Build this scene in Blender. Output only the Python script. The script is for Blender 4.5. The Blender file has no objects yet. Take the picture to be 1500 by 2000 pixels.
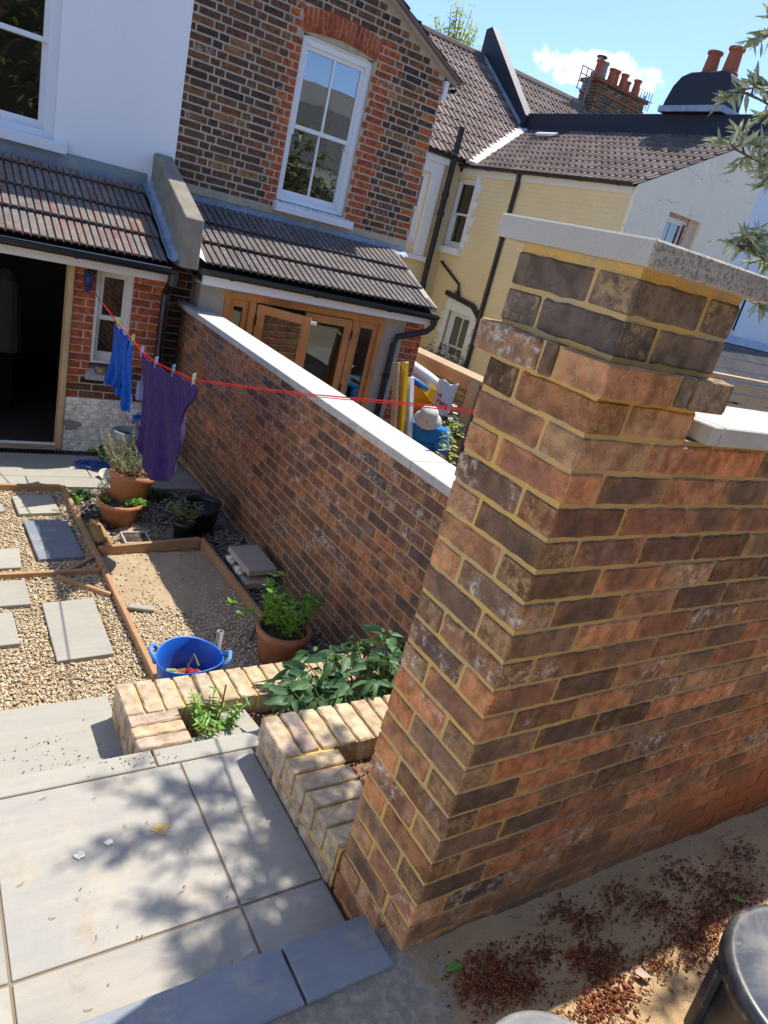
import bpy, bmesh, math, random
from mathutils import Vector, Matrix, noise as mnoise
import numpy as np
random.seed(7)
R = math.radians
SC = bpy.context.scene
COL = SC.collection

# ---------------------------------------------------------------- camera
CAM = Vector((-1.0736, -0.8743, 1.6833))
cd = bpy.data.cameras.new('camera'); cam = bpy.data.objects.new('camera', cd); COL.objects.link(cam)
cx = Vector((0.82755, -0.50954, 0.23565)); cy = Vector((0.00401, 0.42511, 0.90513)); cz = -Vector((0.56138, 0.74810, -0.35384))
cam.matrix_world = Matrix(((cx.x, cy.x, cz.x, CAM.x), (cx.y, cy.y, cz.y, CAM.y), (cx.z, cy.z, cz.z, CAM.z), (0, 0, 0, 1)))
cd.sensor_fit = 'VERTICAL'; cd.sensor_height = 36; cd.lens = 36 * 1378.1 / 2000
cd.clip_start = 0.05; cd.clip_end = 2000
SC.camera = cam

# ---------------------------------------------------------------- light
SUN = Vector((0.54, 0.175, 1.0)).normalized()          # towards the sun
EL = math.asin(SUN.z); AZ = math.atan2(SUN.x, SUN.y)
W = bpy.data.worlds.new('World'); SC.world = W; W.use_nodes = True
wt = W.node_tree; wn = wt.nodes; wl = wt.links
bg = wn['Background']
sky = wn.new('ShaderNodeTexSky'); sky.sky_type = 'NISHITA'; sky.sun_disc = False
sky.sun_elevation = EL; sky.sun_rotation = AZ; sky.air_density = 0.6; sky.dust_density = 0.6; sky.ozone_density = 6.0
bg.inputs['Strength'].default_value = 0.121
# a small fair-weather cloud low in the sky, plus a faint wisp
tc = wn.new('ShaderNodeTexCoord')
CD = Vector((0.6687, 0.7068, 0.2308)).normalized(); T1 = CD.cross(Vector((0, 0, 1))).normalized(); T2 = T1.cross(CD)
def wdot(v):
    n = wn.new('ShaderNodeVectorMath'); n.operation = 'DOT_PRODUCT'
    wl.new(tc.outputs['Generated'], n.inputs[0]); n.inputs[1].default_value = v; return n.outputs['Value']
def wm(op, a, b=0.0, c=None):
    n = wn.new('ShaderNodeMath'); n.operation = op
    for i, v in enumerate((a, b) if c is None else (a, b, c)):
        if isinstance(v, bpy.types.NodeSocket): wl.new(v, n.inputs[i])
        else: n.inputs[i].default_value = v
    return n.outputs[0]
cu = wm('DIVIDE', wdot(T1), 0.070); cv = wm('DIVIDE', wdot(T2), 0.028)
cv2 = wm('MULTIPLY', wm('MAXIMUM', cv, wm('MULTIPLY', cv, -1.7)), 1.0)
rad = wm('ADD', wm('MULTIPLY', cu, cu), wm('MULTIPLY', cv2, cv2))
cn = wn.new('ShaderNodeTexNoise'); wl.new(tc.outputs['Generated'], cn.inputs['Vector'])
cn.inputs['Scale'].default_value = 26; cn.inputs['Detail'].default_value = 7; cn.inputs['Roughness'].default_value = 0.62
front = wm('GREATER_THAN', wdot(CD), 0.5)
dens = wm('MULTIPLY', wm('SUBTRACT', wm('ADD', 0.75, wm('MULTIPLY', wm('SUBTRACT', cn.outputs['Fac'], 0.5), 3.2)), wm('MULTIPLY', rad, 0.75)), front)
cr = wn.new('ShaderNodeMapRange'); cr.interpolation_type = 'SMOOTHSTEP'; wl.new(dens, cr.inputs['Value'])
cr.inputs['From Min'].default_value = 0.05; cr.inputs['From Max'].default_value = 0.50
cmx = wn.new('ShaderNodeMix'); cmx.data_type = 'RGBA'; wl.new(cr.outputs['Result'], cmx.inputs[0])
wl.new(sky.outputs['Color'], cmx.inputs[6]); cmx.inputs[7].default_value = (4.0, 4.1, 4.2, 1)
wl.new(cmx.outputs[2], bg.inputs['Color'])

sd = bpy.data.lights.new('sun', 'SUN'); sun = bpy.data.objects.new('sun', sd); COL.objects.link(sun)
sd.energy = 2.68; sd.angle = R(0.53); sd.color = (1.0, 0.95, 0.86)
sun.rotation_euler = SUN.to_track_quat('Z', 'Y').to_euler()
SC.view_settings.view_transform = 'Standard'; SC.view_settings.look = 'None'
SC.view_settings.exposure = 1.38; SC.view_settings.gamma = 1.0; SC.view_settings.use_curve_mapping = False

# ---------------------------------------------------------------- object helpers
WL = {}                                                 # world position of every object's origin
def wloc(o): return WL.get(o.name, Vector((0, 0, 0))) if o else Vector((0, 0, 0))
def tag(o, label=None, cat=None, group=None, kind=None):
    if label: o['label'] = label
    if cat: o['category'] = cat
    if group: o['group'] = group
    if kind: o['kind'] = kind
    return o
def thing(name, label, cat, loc=(0, 0, 0), group=None, kind=None):
    o = bpy.data.objects.new(name, None); COL.objects.link(o); o.empty_display_size = 0.1
    o.location = loc; WL[o.name] = Vector(loc)
    return tag(o, label, cat, group, kind)
def put(name, me, parent=None, world=None):
    """link a mesh object; world = 4x4 matrix of its local frame"""
    o = bpy.data.objects.new(name, me); COL.objects.link(o)
    M = world or Matrix.Identity(4)
    if parent is not None:
        o.parent = parent; M = Matrix.Translation(-wloc(parent)) @ M
    o.matrix_basis = M
    WL[o.name] = (world.translation.copy() if world else Vector((0, 0, 0)))
    return o

class MB:
    """collects solids and links them as ONE mesh object"""
    def __init__(s, T=None): s.v = []; s.f = []; s.T = T or Matrix.Identity(4)
    def add(s, vs, fs):
        n = len(s.v); s.v += [s.T @ Vector(v) for v in vs]; s.f += [tuple(i + n for i in f) for f in fs]; return s
    def box(s, x0, x1, y0, y1, z0, z1):
        return s.add([(x0, y0, z0), (x1, y0, z0), (x1, y1, z0), (x0, y1, z0), (x0, y0, z1), (x1, y0, z1), (x1, y1, z1), (x0, y1, z1)],
                     [(0, 3, 2, 1), (4, 5, 6, 7), (0, 1, 5, 4), (1, 2, 6, 5), (2, 3, 7, 6), (3, 0, 4, 7)])
    def obox(s, M, sx, sy, sz):
        vs = [M @ Vector((x * sx / 2, y * sy / 2, z * sz / 2)) for z in (-1, 1) for x, y in ((-1, -1), (1, -1), (1, 1), (-1, 1))]
        return s.add(vs, [(0, 3, 2, 1), (4, 5, 6, 7), (0, 1, 5, 4), (1, 2, 6, 5), (2, 3, 7, 6), (3, 0, 4, 7)])
    def bar(s, p0, p1, w, h, up=(0, 0, 1)):
        p0 = Vector(p0); p1 = Vector(p1); d = p1 - p0; x = d.normalized(); u = Vector(up)
        y = u.cross(x).normalized(); z = x.cross(y)
        M = Matrix((x, y, z)).transposed().to_4x4(); M.translation = (p0 + p1) / 2
        return s.obox(M, d.length, w, h)
    def prism(s, poly, d):
        """polygon of 3D points extruded by vector d"""
        n = len(poly); d = Vector(d); vs = [Vector(p) for p in poly] + [Vector(p) + d for p in poly]
        return s.add(vs, [tuple(range(n))[::-1], tuple(range(n, 2 * n))] + [(i, (i + 1) % n, n + (i + 1) % n, n + i) for i in range(n)])
    def tube(s, pts, r, seg=8, cap=True, r1=None):
        pts = [Vector(p) for p in pts]; n = len(pts); vs = []; fs = []
        for i, p in enumerate(pts):
            d = (pts[min(i + 1, n - 1)] - pts[max(i - 1, 0)]).normalized()
            a = d.orthogonal().normalized() if i == 0 else (a - d * a.dot(d)).normalized()
            b = d.cross(a); rr = r if r1 is None else r + (r1 - r) * i / max(1, n - 1)
            vs += [p + (a * math.cos(t) + b * math.sin(t)) * rr for t in [2 * math.pi * k / seg for k in range(seg)]]
        for i in range(n - 1):
            for k in range(seg):
                fs.append((i * seg + k, i * seg + (k + 1) % seg, (i + 1) * seg + (k + 1) % seg, (i + 1) * seg + k))
        if cap: fs += [tuple(range(seg))[::-1], tuple(range((n - 1) * seg, n * seg))]
        return s.add(vs, fs)
    def lathe(s, c, prof, seg=24, M=None):
        c = Vector(c); vs = []; fs = []; M = M or Matrix.Identity(3)
        for r, z in prof:
            vs += [c + M @ Vector((r * math.cos(2 * math.pi * k / seg), r * math.sin(2 * math.pi * k / seg), z)) for k in range(seg)]
        for i in range(len(prof) - 1):
            for k in range(seg):
                fs.append((i * seg + k, i * seg + (k + 1) % seg, (i + 1) * seg + (k + 1) % seg, (i + 1) * seg + k))
        return s.add(vs, fs)
    def grid(s, fn, nu, nv):
        vs = [fn(i / nu, j / nv) for j in range(nv + 1) for i in range(nu + 1)]
        return s.add(vs, [(j * (nu + 1) + i, j * (nu + 1) + i + 1, (j + 1) * (nu + 1) + i + 1, (j + 1) * (nu + 1) + i) for j in range(nv) for i in range(nu)])
    def build(s, name, m, parent=None, smooth=False, bevel=0, fix=True, mod=None):
        if parent is not None: o = wloc(parent)
        else:
            xs = [v.x for v in s.v]; ys = [v.y for v in s.v]
            o = Vector(((min(xs) + max(xs)) / 2, (min(ys) + max(ys)) / 2, min(v.z for v in s.v)))
        me = bpy.data.meshes.new(name); me.from_pydata([v - o for v in s.v], [], s.f)
        if fix:
            b = bmesh.new(); b.from_mesh(me); bmesh.ops.recalc_face_normals(b, faces=b.faces); b.to_mesh(me); b.free()
        if m: me.materials.append(m)
        if smooth: me.polygons.foreach_set('use_smooth', [True] * len(me.polygons))
        ob = bpy.data.objects.new(name, me); COL.objects.link(ob)
        if parent is not None: ob.parent = parent; WL[ob.name] = o
        else: ob.location = o; WL[ob.name] = o
        if bevel:
            bv = ob.modifiers.new('bevel', 'BEVEL'); bv.width = bevel; bv.segments = 1; bv.limit_method = 'ANGLE'
        return ob
def frame(o, u, n):
    """local frame: x along u, y inwards (-n), z up, origin o"""
    u = Vector(u); y = -Vector(n); M = Matrix((u, y, Vector((0, 0, 1)))).transposed().to_4x4(); M.translation = Vector(o); return M
def join_stuff(name, items, m, parent):
    """items: (mesh, 4x4 world) joined into one mesh part of kind stuff"""
    V = []; F = []; n = 0; o = wloc(parent)
    for me, M in items:
        nv = len(me.vertices); co = np.empty(nv * 3); me.vertices.foreach_get('co', co)
        A = np.array(M); co = co.reshape(-1, 3) @ A[:3, :3].T + A[:3, 3]
        V.append(co); F += [[i + n for i in p.vertices] for p in me.polygons]; n += nv
    me = bpy.data.meshes.new(name); me.from_pydata((np.concatenate(V) - np.array(o)).tolist(), [], F); me.materials.append(m)
    ob = bpy.data.objects.new(name, me); COL.objects.link(ob); ob.parent = parent; WL[ob.name] = o; ob['kind'] = 'stuff'
    return ob
def pieces(parent, name, items, m, mstuff, limit=300):
    """items: (mesh, world matrix): the nearest `limit` become parts, the rest one stuff part"""
    items = sorted(items, key=lambda t: (t[1].translation - CAM).length)
    for me, M in items[:limit]:
        if not me.materials: me.materials.append(m)
        o = put(name, me, parent, M); 
        if me.materials[0] != m: o.material_slots[0].link = 'OBJECT'; o.material_slots[0].material = m
    if len(items) > limit: join_stuff(name + '_field', items[limit:], mstuff, parent)
# ---------------------------------------------------------------- materials
class MT:
    def __init__(s, name, rough=0.8, spec=0.3):
        s.m = bpy.data.materials.new(name); s.m.use_nodes = True; s.t = s.m.node_tree; s.p = s.t.nodes['Principled BSDF']
        s.p.inputs['Roughness'].default_value = rough; s.p.inputs['Specular IOR Level'].default_value = spec
    def set(s, k, v):
        if isinstance(v, bpy.types.NodeSocket): s.t.links.new(v, k)
        elif isinstance(v, (tuple, list)) and len(v) == 3 and k.type == 'RGBA': k.default_value = (*v, 1)
        else: k.default_value = v
    def n(s, typ, ins=None, **pr):
        nd = s.t.nodes.new('ShaderNode' + typ)
        for k, v in pr.items(): setattr(nd, k, v)
        for k, v in (ins or {}).items(): s.set(nd.inputs[k], v)
        return nd
    def co(s, k='Object'): return s.n('TexCoord').outputs[k]
    def noise(s, scale, detail=4, vec=None, rough=0.55, dist=0.0):
        return s.n('TexNoise', {'Scale': scale, 'Detail': detail, 'Roughness': rough, 'Distortion': dist, 'Vector': vec or s.co()}).outputs['Fac']
    def voro(s, scale, vec=None, feature='F1', out='Distance'):
        return s.n('TexVoronoi', {'Scale': scale, 'Vector': vec or s.co()}, feature=feature).outputs[out]
    def ramp(s, fac, stops, mode='LINEAR'):
        nd = s.n('ValToRGB', {'Fac': fac}); e = nd.color_ramp.elements; nd.color_ramp.interpolation = mode
        while len(e) < len(stops): e.new(0.5)
        for el, (p, c) in zip(e, stops): el.position = p; el.color = (*c, 1) if isinstance(c, tuple) else (c, c, c, 1)
        return nd.outputs['Color']
    def mix(s, fac, a, b, blend='MIX'):
        nd = s.n('Mix', data_type='RGBA', blend_type=blend); s.set(nd.inputs[0], fac); s.set(nd.inputs[6], a); s.set(nd.inputs[7], b); return nd.outputs[2]
    def math(s, op, a, b=0.0, c=0.0, clamp=False):
        nd = s.n('Math', operation=op, use_clamp=clamp); s.set(nd.inputs[0], a); s.set(nd.inputs[1], b); s.set(nd.inputs[2], c); return nd.outputs[0]
    def vm(s, op, a, b=(0, 0, 0)):
        nd = s.n('VectorMath', operation=op); s.set(nd.inputs[0], a); s.set(nd.inputs[1], b); return nd.outputs[0]
    def smooth(s, v, a, b):
        return s.n('MapRange', {'Value': v, 'From Min': a, 'From Max': b}, interpolation_type='SMOOTHSTEP').outputs['Result']
    def wn(s, v): return s.n('TexWhiteNoise', {'W': v}, noise_dimensions='1D').outputs['Value']
    def rand(s, island=False):
        return s.n('NewGeometry').outputs['Random Per Island'] if island else s.n('ObjectInfo').outputs['Random']
    def val(s, col, v):
        return s.n('HueSaturation', {'Value': v, 'Color': col}).outputs['Color']
    def hsv(s, col, h, sa, v):
        return s.n('HueSaturation', {'Hue': h, 'Saturation': sa, 'Value': v, 'Color': col}).outputs['Color']
    def bump(s, h, strength=0.4, dist=0.01):
        s.t.links.new(s.n('Bump', {'Height': h, 'Strength': strength, 'Distance': dist}).outputs['Normal'], s.p.inputs['Normal'])
    def col(s, c): s.set(s.p.inputs['Base Color'], c); return s
    def rough(s, c): s.set(s.p.inputs['Roughness'], c); return s

def brick_mat(name, pal, island=False, center=0.5, efflo=0.25, efcol=(0.70, 0.64, 0.55), stain=None, bump=0.8, smear=0.6):
    t = MT(name, 0.92, 0.15); r = t.rand(island); r2 = t.wn(t.math('MULTIPLY', r, 91.7)); r3 = t.wn(t.math('MULTIPLY', r, 47.3))
    oc = t.co(); off = t.n('CombineXYZ', {'X': t.math('MULTIPLY', r, 37.0), 'Y': t.math('MULTIPLY', r2, 13.0), 'Z': r3}).outputs[0]
    v = t.vm('ADD', oc, off)
    k = len(pal); c = t.ramp(r, [((i + 0.5) / k, p) for i, p in enumerate(pal)], 'CONSTANT' if False else 'LINEAR')
    n1 = t.noise(22, 6, v, 0.6); n2 = t.noise(7, 3, v); n3 = t.noise(260, 3, v)
    c = t.val(c, t.math('MULTIPLY', t.math('ADD', 0.60, t.math('MULTIPLY', t.smooth(n1, 0.3, 0.7), 0.75)), t.math('ADD', 0.72, t.math('MULTIPLY', n3, 0.56))))
    if not island:
        sp = t.n('SeparateXYZ', {'Vector': oc})
        ax = t.math('DIVIDE', t.math('ABSOLUTE', sp.outputs['X']), 0.125); az = t.math('DIVIDE', t.math('ABSOLUTE', sp.outputs['Z']), 0.045)
        ed = t.math('ADD', t.math('POWER', t.math('MAXIMUM', ax, az), 2.0), t.math('MULTIPLY', t.math('SUBTRACT', n2, 0.5), 1.6))
        m = t.math('MULTIPLY', t.smooth(ed, 0.85, 0.10), t.smooth(r2, 0.20, 0.60))
        c = t.mix(t.math('MULTIPLY', m, center), c, (0.085, 0.066, 0.062))
        # pale lime bloom on some
        e = t.math('MULTIPLY', t.math('MULTIPLY', t.smooth(t.noise(38, 8, v, 0.72), 0.47, 0.66), t.smooth(n2, 0.42, 0.62)), t.smooth(r3, 1 - efflo, 1.0 - efflo * 0.4))
        c = t.mix(t.math('MULTIPLY', e, 0.95), c, efcol)
        # sandy mortar smears along the arrises
        em = t.math('MAXIMUM', t.math('MULTIPLY', az, 1.385), t.math('ADD', t.math('MULTIPLY', t.math('SUBTRACT', t.math('MULTIPLY', ax, 1.163), 1.0), 3.3), 1.0))
        sm = t.math('MULTIPLY', t.smooth(t.math('ADD', em, t.math('MULTIPLY', t.math('SUBTRACT', t.noise(48, 6, v, 0.7), 0.5), 1.0)), 0.98, 1.14), smear)
        c = t.mix(sm, c, (0.50, 0.33, 0.145))
    else:
        e = t.math('MULTIPLY', t.smooth(t.noise(38, 8, v, 0.72), 0.5, 0.68), t.smooth(r3, 1 - efflo, 1.0 - efflo * 0.4))
        c = t.mix(t.math('MULTIPLY', e, 0.7), c, efcol)
        c = t.mix(t.math('MULTIPLY', t.smooth(n2, 0.5, 0.7), center * 0.7), c, (0.085, 0.066, 0.06))
    c = t.mix(t.smooth(t.noise(190, 2, v), 0.66, 0.72), c, (0.035, 0.028, 0.024))
    if stain: c = stain(t, c)
    t.col(c); t.bump(t.math('ADD', t.math('MULTIPLY', n1, 1.0), t.math('MULTIPLY', n3, 0.4)), bump, 0.004)
    return t.m
def mortar_mat(name, c1, c2, scale=7, c3=None):
    t = MT(name, 0.95, 0.1); n = t.noise(scale, 6, None, 0.65); f = t.noise(180, 4); cc = t.mix(t.smooth(n, 0.35, 0.65), c1, c2)
    if c3: cc = t.mix(t.smooth(t.noise(16, 6, None, 0.7), 0.48, 0.68), cc, c3)
    t.col(t.val(cc, t.math('ADD', 0.75, t.math('MULTIPLY', f, 0.5)))); t.bump(t.math('ADD', f, t.math('MULTIPLY', t.noise(40, 4), 1.5)), 0.6, 0.003); return t.m
def plain(name, c, rough=0.7, spec=0.3, var=0.25, scale=12, fine=150, bump=0.15, c2=None, bd=0.003):
    t = MT(name, rough, spec); n = t.noise(scale, 6, None, 0.62); f = t.noise(fine, 3)
    cc = t.mix(t.smooth(n, 0.35, 0.68), c, c2) if c2 else c
    t.col(t.val(t.n('RGB').outputs[0] if False else cc if isinstance(cc, bpy.types.NodeSocket) else t.mix(0.0, c, c), t.math('ADD', 1 - var / 2, t.math('MULTIPLY', n, var))))
    if bump: t.bump(t.math('ADD', f, n), bump, bd)
    return t.m
def wood_mat(name, c, c2, axis=(1, 1, 1), rough=0.6, scale=18):
    t = MT(name, rough, 0.3); v = t.n('Mapping', {'Vector': t.co(), 'Scale': axis}).outputs[0]
    n = t.noise(scale, 7, v, 0.65, 1.2); b = t.noise(3, 3)
    cc = t.mix(t.smooth(n, 0.3, 0.7), c, c2); t.col(t.val(cc, t.math('ADD', 0.7, t.math('MULTIPLY', b, 0.6)))); t.bump(n, 0.25, 0.003); return t.m
def slab_mat(name, c, c2, stains=True, fine=0.5):
    t = MT(name, 0.75, 0.25); r = t.rand(); v = t.vm('ADD', t.co(), t.n('CombineXYZ', {'X': t.math('MULTIPLY', r, 20.0), 'Y': t.math('MULTIPLY', r, 7.0), 'Z': 0.0}).outputs[0])
    n = t.noise(2.6, 8, v, 0.7, 0.6); g = t.noise(420, 3, v); s = t.noise(9, 6, v, 0.7)
    cc = t.mix(t.smooth(n, 0.32, 0.68), c, c2)
    cc = t.mix(t.math('MULTIPLY', t.smooth(s, 0.50, 0.68), 0.55), cc, (0.42, 0.37, 0.28))
    if stains:
        s2 = t.noise(6.5, 4, t.vm('ADD', v, (5.2, 1.3, 0)), 0.6)
        cc = t.mix(t.math('MULTIPLY', t.smooth(s2, 0.60, 0.74), 0.40), cc, (0.30, 0.19, 0.08))
        cc = t.mix(t.smooth(t.noise(60, 2, v), 0.76, 0.80), cc, (0.10, 0.07, 0.05))
    sc_ = t.noise(14, 5, t.n('Mapping', {'Vector': v, 'Scale': (0.25, 2.6, 1.0), 'Rotation': (0.0, 0.0, 0.7)}).outputs[0], 0.7)
    cc = t.val(cc, t.math('ADD', 0.86, t.math('MULTIPLY', sc_, 0.28)))
    cc = t.val(cc, t.math('ADD', t.math('ADD', 0.72, t.math('MULTIPLY', g, fine)), t.math('MULTIPLY', t.math('SUBTRACT', r, 0.5), 0.12)))
    t.col(cc); t.bump(t.math('ADD', g, t.math('MULTIPLY', s, 2)), 0.25, 0.002); t.rough(t.math('ADD', 0.55, t.math('MULTIPLY', s, 0.4))); return t.m
def leaf_mat(name, c, c2, rough=0.45, trans=0.35, island=False):
    t = MT(name, rough, 0.4); r = t.rand(island); n = t.noise(30, 3)
    cc = t.val(t.mix(r, c, c2), t.math('ADD', 0.65, t.math('MULTIPLY', n, 0.7)))
    if not island: cc = t.mix(t.math('MULTIPLY', t.smooth(t.math('ABSOLUTE', t.n('SeparateXYZ', {'Vector': t.co()}).outputs['Y']), 0.0022, 0.0006), 0.45), cc, t.hsv(cc, 0.49, 0.8, 2.2))
    t.col(cc); t.bump(n, 0.2, 0.002)
    tr = t.n('BsdfTranslucent', {'Color': t.hsv(cc, 0.49, 1.1, 1.6)}); mx = t.n('MixShader', {0: trans, 1: t.p.outputs[0], 2: tr.outputs[0]})
    t.t.links.new(mx.outputs[0], t.t.nodes['Material Output'].inputs[0]); return t.m
def glass_mat(name, base=0.06, k=2.2, tint=(0.75, 0.8, 0.8)):
    t = MT(name); fr = t.math('ADD', t.math('MULTIPLY', t.n('Fresnel', {'IOR': 1.5}).outputs[0], k), base, clamp=True)
    wob = t.n('Bump', {'Height': t.noise(2.2, 2), 'Strength': 0.04, 'Distance': 0.02}).outputs[0]
    gl = t.n('BsdfGlossy', {'Roughness': 0.0, 'Color': (1, 1, 1), 'Normal': wob}); tp = t.n('BsdfTransparent', {'Color': tint})
    mx = t.n('MixShader', {0: fr, 1: tp.outputs[0], 2: gl.outputs[0]}); t.t.links.new(mx.outputs[0], t.t.nodes['Material Output'].inputs[0]); return t.m

PAL_PIER = [(0.218, 0.118, 0.060), (0.557, 0.232, 0.103), (0.339, 0.180, 0.090), (0.457, 0.260, 0.134), (0.107, 0.065, 0.039), (0.621, 0.248, 0.107), (0.387, 0.203, 0.099), (0.490, 0.185, 0.086), (0.258, 0.145, 0.079), (0.509, 0.284, 0.145), (0.174, 0.103, 0.056), (0.606, 0.275, 0.127)]
PAL_NECK = [(0.206, 0.144, 0.099), (0.154, 0.112, 0.081), (0.258, 0.181, 0.122), (0.129, 0.098, 0.074), (0.232, 0.156, 0.105)]
PAL_LONG = [(0.462, 0.194, 0.094), (0.222, 0.133, 0.090), (0.503, 0.200, 0.087), (0.378, 0.169, 0.089), (0.179, 0.116, 0.086), (0.548, 0.224, 0.098), (0.325, 0.161, 0.093), (0.447, 0.184, 0.083), (0.185, 0.116, 0.084), (0.423, 0.205, 0.107)]
PAL_OLD = [(0.103, 0.059, 0.039), (0.188, 0.077, 0.042), (0.058, 0.041, 0.037), (0.227, 0.090, 0.043), (0.140, 0.070, 0.044), (0.069, 0.046, 0.037), (0.282, 0.115, 0.048), (0.162, 0.065, 0.037), (0.092, 0.057, 0.043), (0.330, 0.170, 0.066), (0.127, 0.059, 0.043), (0.053, 0.041, 0.040)]
PAL_RED = [(0.450, 0.106, 0.037), (0.375, 0.088, 0.037), (0.500, 0.138, 0.044), (0.325, 0.075, 0.037), (0.425, 0.112, 0.044)]
PAL_BUFF = [(0.52, 0.42, 0.28), (0.47, 0.36, 0.25), (0.42, 0.34, 0.27), (0.55, 0.45, 0.31), (0.36, 0.30, 0.27), (0.50, 0.37, 0.25)]
PAL_MOSS = [(0.300, 0.225, 0.120), (0.195, 0.143, 0.090), (0.360, 0.285, 0.150), (0.150, 0.120, 0.090), (0.255, 0.195, 0.112), (0.330, 0.210, 0.135)]
PAL_WHITE = [(0.82, 0.78, 0.68), (0.78, 0.74, 0.63), (0.84, 0.80, 0.71), (0.76, 0.70, 0.58)]
def m_pair(n, pal, **k): return brick_mat(n, pal, False, **k), brick_mat(n + ' field', pal, True, **k)
def low_dark(t, c):  # bricks get darker towards the bottom of the long wall
    z = t.n('SeparateXYZ', {'Vector': t.n('NewGeometry').outputs['Position']}).outputs['Z']
    f = t.math('MULTIPLY', t.smooth(t.math('ADD', z, t.math('MULTIPLY', t.noise(5, 4, t.n('NewGeometry').outputs['Position']), 0.5)), 0.05, -0.45), 0.55)
    return t.mix(f, c, (0.09, 0.072, 0.06))
M_NECK = m_pair('dark stock brick', PAL_NECK, center=0.3, efflo=0.15)
M_PIER = m_pair('stock brick, mixed', PAL_PIER, center=0.55, efflo=0.32)
def bounce_tint(t, c):  # orange bounced sunlight painted at lower right, brown tint along the foot
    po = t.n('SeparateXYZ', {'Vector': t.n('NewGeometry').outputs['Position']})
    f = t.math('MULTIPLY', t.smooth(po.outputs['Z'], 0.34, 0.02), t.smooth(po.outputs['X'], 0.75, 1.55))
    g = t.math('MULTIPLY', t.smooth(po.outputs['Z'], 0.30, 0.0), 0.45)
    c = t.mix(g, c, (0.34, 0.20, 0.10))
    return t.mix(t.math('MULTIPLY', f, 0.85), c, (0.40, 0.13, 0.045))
M_SIDE = m_pair('stock brick, right wall', PAL_PIER, center=0.55, efflo=0.28, stain=bounce_tint)
M_LONG = m_pair('stock brick, red', PAL_LONG, center=0.65, efflo=0.42, efcol=(0.70, 0.63, 0.58), stain=low_dark)
M_OLD = m_pair('old brick, sooty', PAL_OLD, center=0.3, efflo=0.1, smear=0.4)
M_RED = m_pair('rubbed red brick', PAL_RED, center=0.12, efflo=0.1, smear=0.25)
M_BUFF = m_pair('buff brick', PAL_BUFF, center=0.08, efflo=0.1, smear=0.3)
M_MOSS = m_pair('mossy brick', PAL_MOSS, center=0.3, efflo=0.2, efcol=(0.33, 0.29, 0.18))
M_WHITE = m_pair('white painted brick', PAL_WHITE, center=0.05, efflo=0.0, smear=0.0)
MO_YEL = mortar_mat('yellow mortar', (0.66, 0.42, 0.12), (0.54, 0.37, 0.16), c3=(0.44, 0.35, 0.22))
MO_SIDE = (lambda: (lambda t: (t.col(bounce_tint(t, t.val(t.mix(t.smooth(t.noise(16, 6, None, 0.7), 0.48, 0.68), t.mix(t.smooth(t.noise(7, 6), 0.35, 0.65), (0.54, 0.36, 0.13), (0.42, 0.31, 0.17)), (0.36, 0.31, 0.23)), t.math('ADD', 0.75, t.math('MULTIPLY', t.noise(180, 4), 0.5))))), t.bump(t.noise(120, 4), 0.5, 0.003), t.m)[2])(MT('yellow mortar, bounce tint', 0.95, 0.1)))()  # right wall mortar carries the same painted bounce light
MO_LONG = mortar_mat('buff mortar', (0.50, 0.33, 0.155), (0.42, 0.29, 0.17))
MO_OLD = mortar_mat('lime mortar', (0.50, 0.43, 0.31), (0.40, 0.345, 0.25))
MO_PALE = mortar_mat('pale mortar', (0.58, 0.50, 0.40), (0.46, 0.38, 0.30))
MO_WHITE = mortar_mat('painted mortar', (0.70, 0.66, 0.56), (0.62, 0.57, 0.47))
M_COPE = slab_mat('cast coping stone', (0.66, 0.63, 0.56), (0.58, 0.56, 0.50), False, 0.25)
def cap_mat():
    t = MT('blotchy cap stone', 0.85, 0.2); n = t.noise(95, 4, None, 0.6, 1.0); g = t.noise(6, 4); f = t.noise(300, 3)
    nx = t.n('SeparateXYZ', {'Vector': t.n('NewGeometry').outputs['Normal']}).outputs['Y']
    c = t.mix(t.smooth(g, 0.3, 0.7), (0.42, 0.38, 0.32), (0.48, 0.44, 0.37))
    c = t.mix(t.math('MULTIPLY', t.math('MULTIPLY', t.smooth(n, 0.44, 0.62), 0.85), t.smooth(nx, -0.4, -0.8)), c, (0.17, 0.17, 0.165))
    t.col(t.val(c, t.math('ADD', 0.8, t.math('MULTIPLY', f, 0.4)))); t.bump(f, 0.3, 0.002); return t.m
M_CAP = cap_mat()
M_SLAB = slab_mat('porcelain slab, warm grey', (0.395, 0.36, 0.295), (0.32, 0.305, 0.275))
M_SLAB_SHADE = slab_mat('slab, shade painted in', (0.23, 0.25, 0.28), (0.19, 0.21, 0.24), False)  # darker bluish slab copy, its shade painted into the colour
M_STEP = slab_mat('step slab, slate blue', (0.27, 0.285, 0.30), (0.21, 0.23, 0.255), False)
M_JOINT = plain('joint sand', (0.24, 0.19, 0.125), 0.95, 0.1)
M_SLABG = slab_mat('slab, pale grey', (0.40, 0.375, 0.31), (0.35, 0.335, 0.29), False, 0.35)
M_SLABE = slab_mat('slab, sandy edge', (0.46, 0.38, 0.28), (0.40, 0.34, 0.26), False)
M_TIMB = wood_mat('orange timber', (0.43, 0.255, 0.13), (0.34, 0.19, 0.10), (6, 0.6, 6))
M_TIMBX = wood_mat('orange timber, cross', (0.44, 0.26, 0.13), (0.35, 0.195, 0.10), (0.6, 6, 6))
M_TIMBW = wood_mat('weathered timber', (0.46, 0.33, 0.20), (0.36, 0.24, 0.14), (6, 0.6, 6))
M_OAK = wood_mat('stained oak', (0.60, 0.29, 0.10), (0.48, 0.21, 0.07), (5, 5, 0.5), 0.45, 14)
M_PINE = wood_mat('new pine', (0.58, 0.42, 0.22), (0.50, 0.33, 0.16), (5, 5, 0.5), 0.6, 14)
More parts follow.
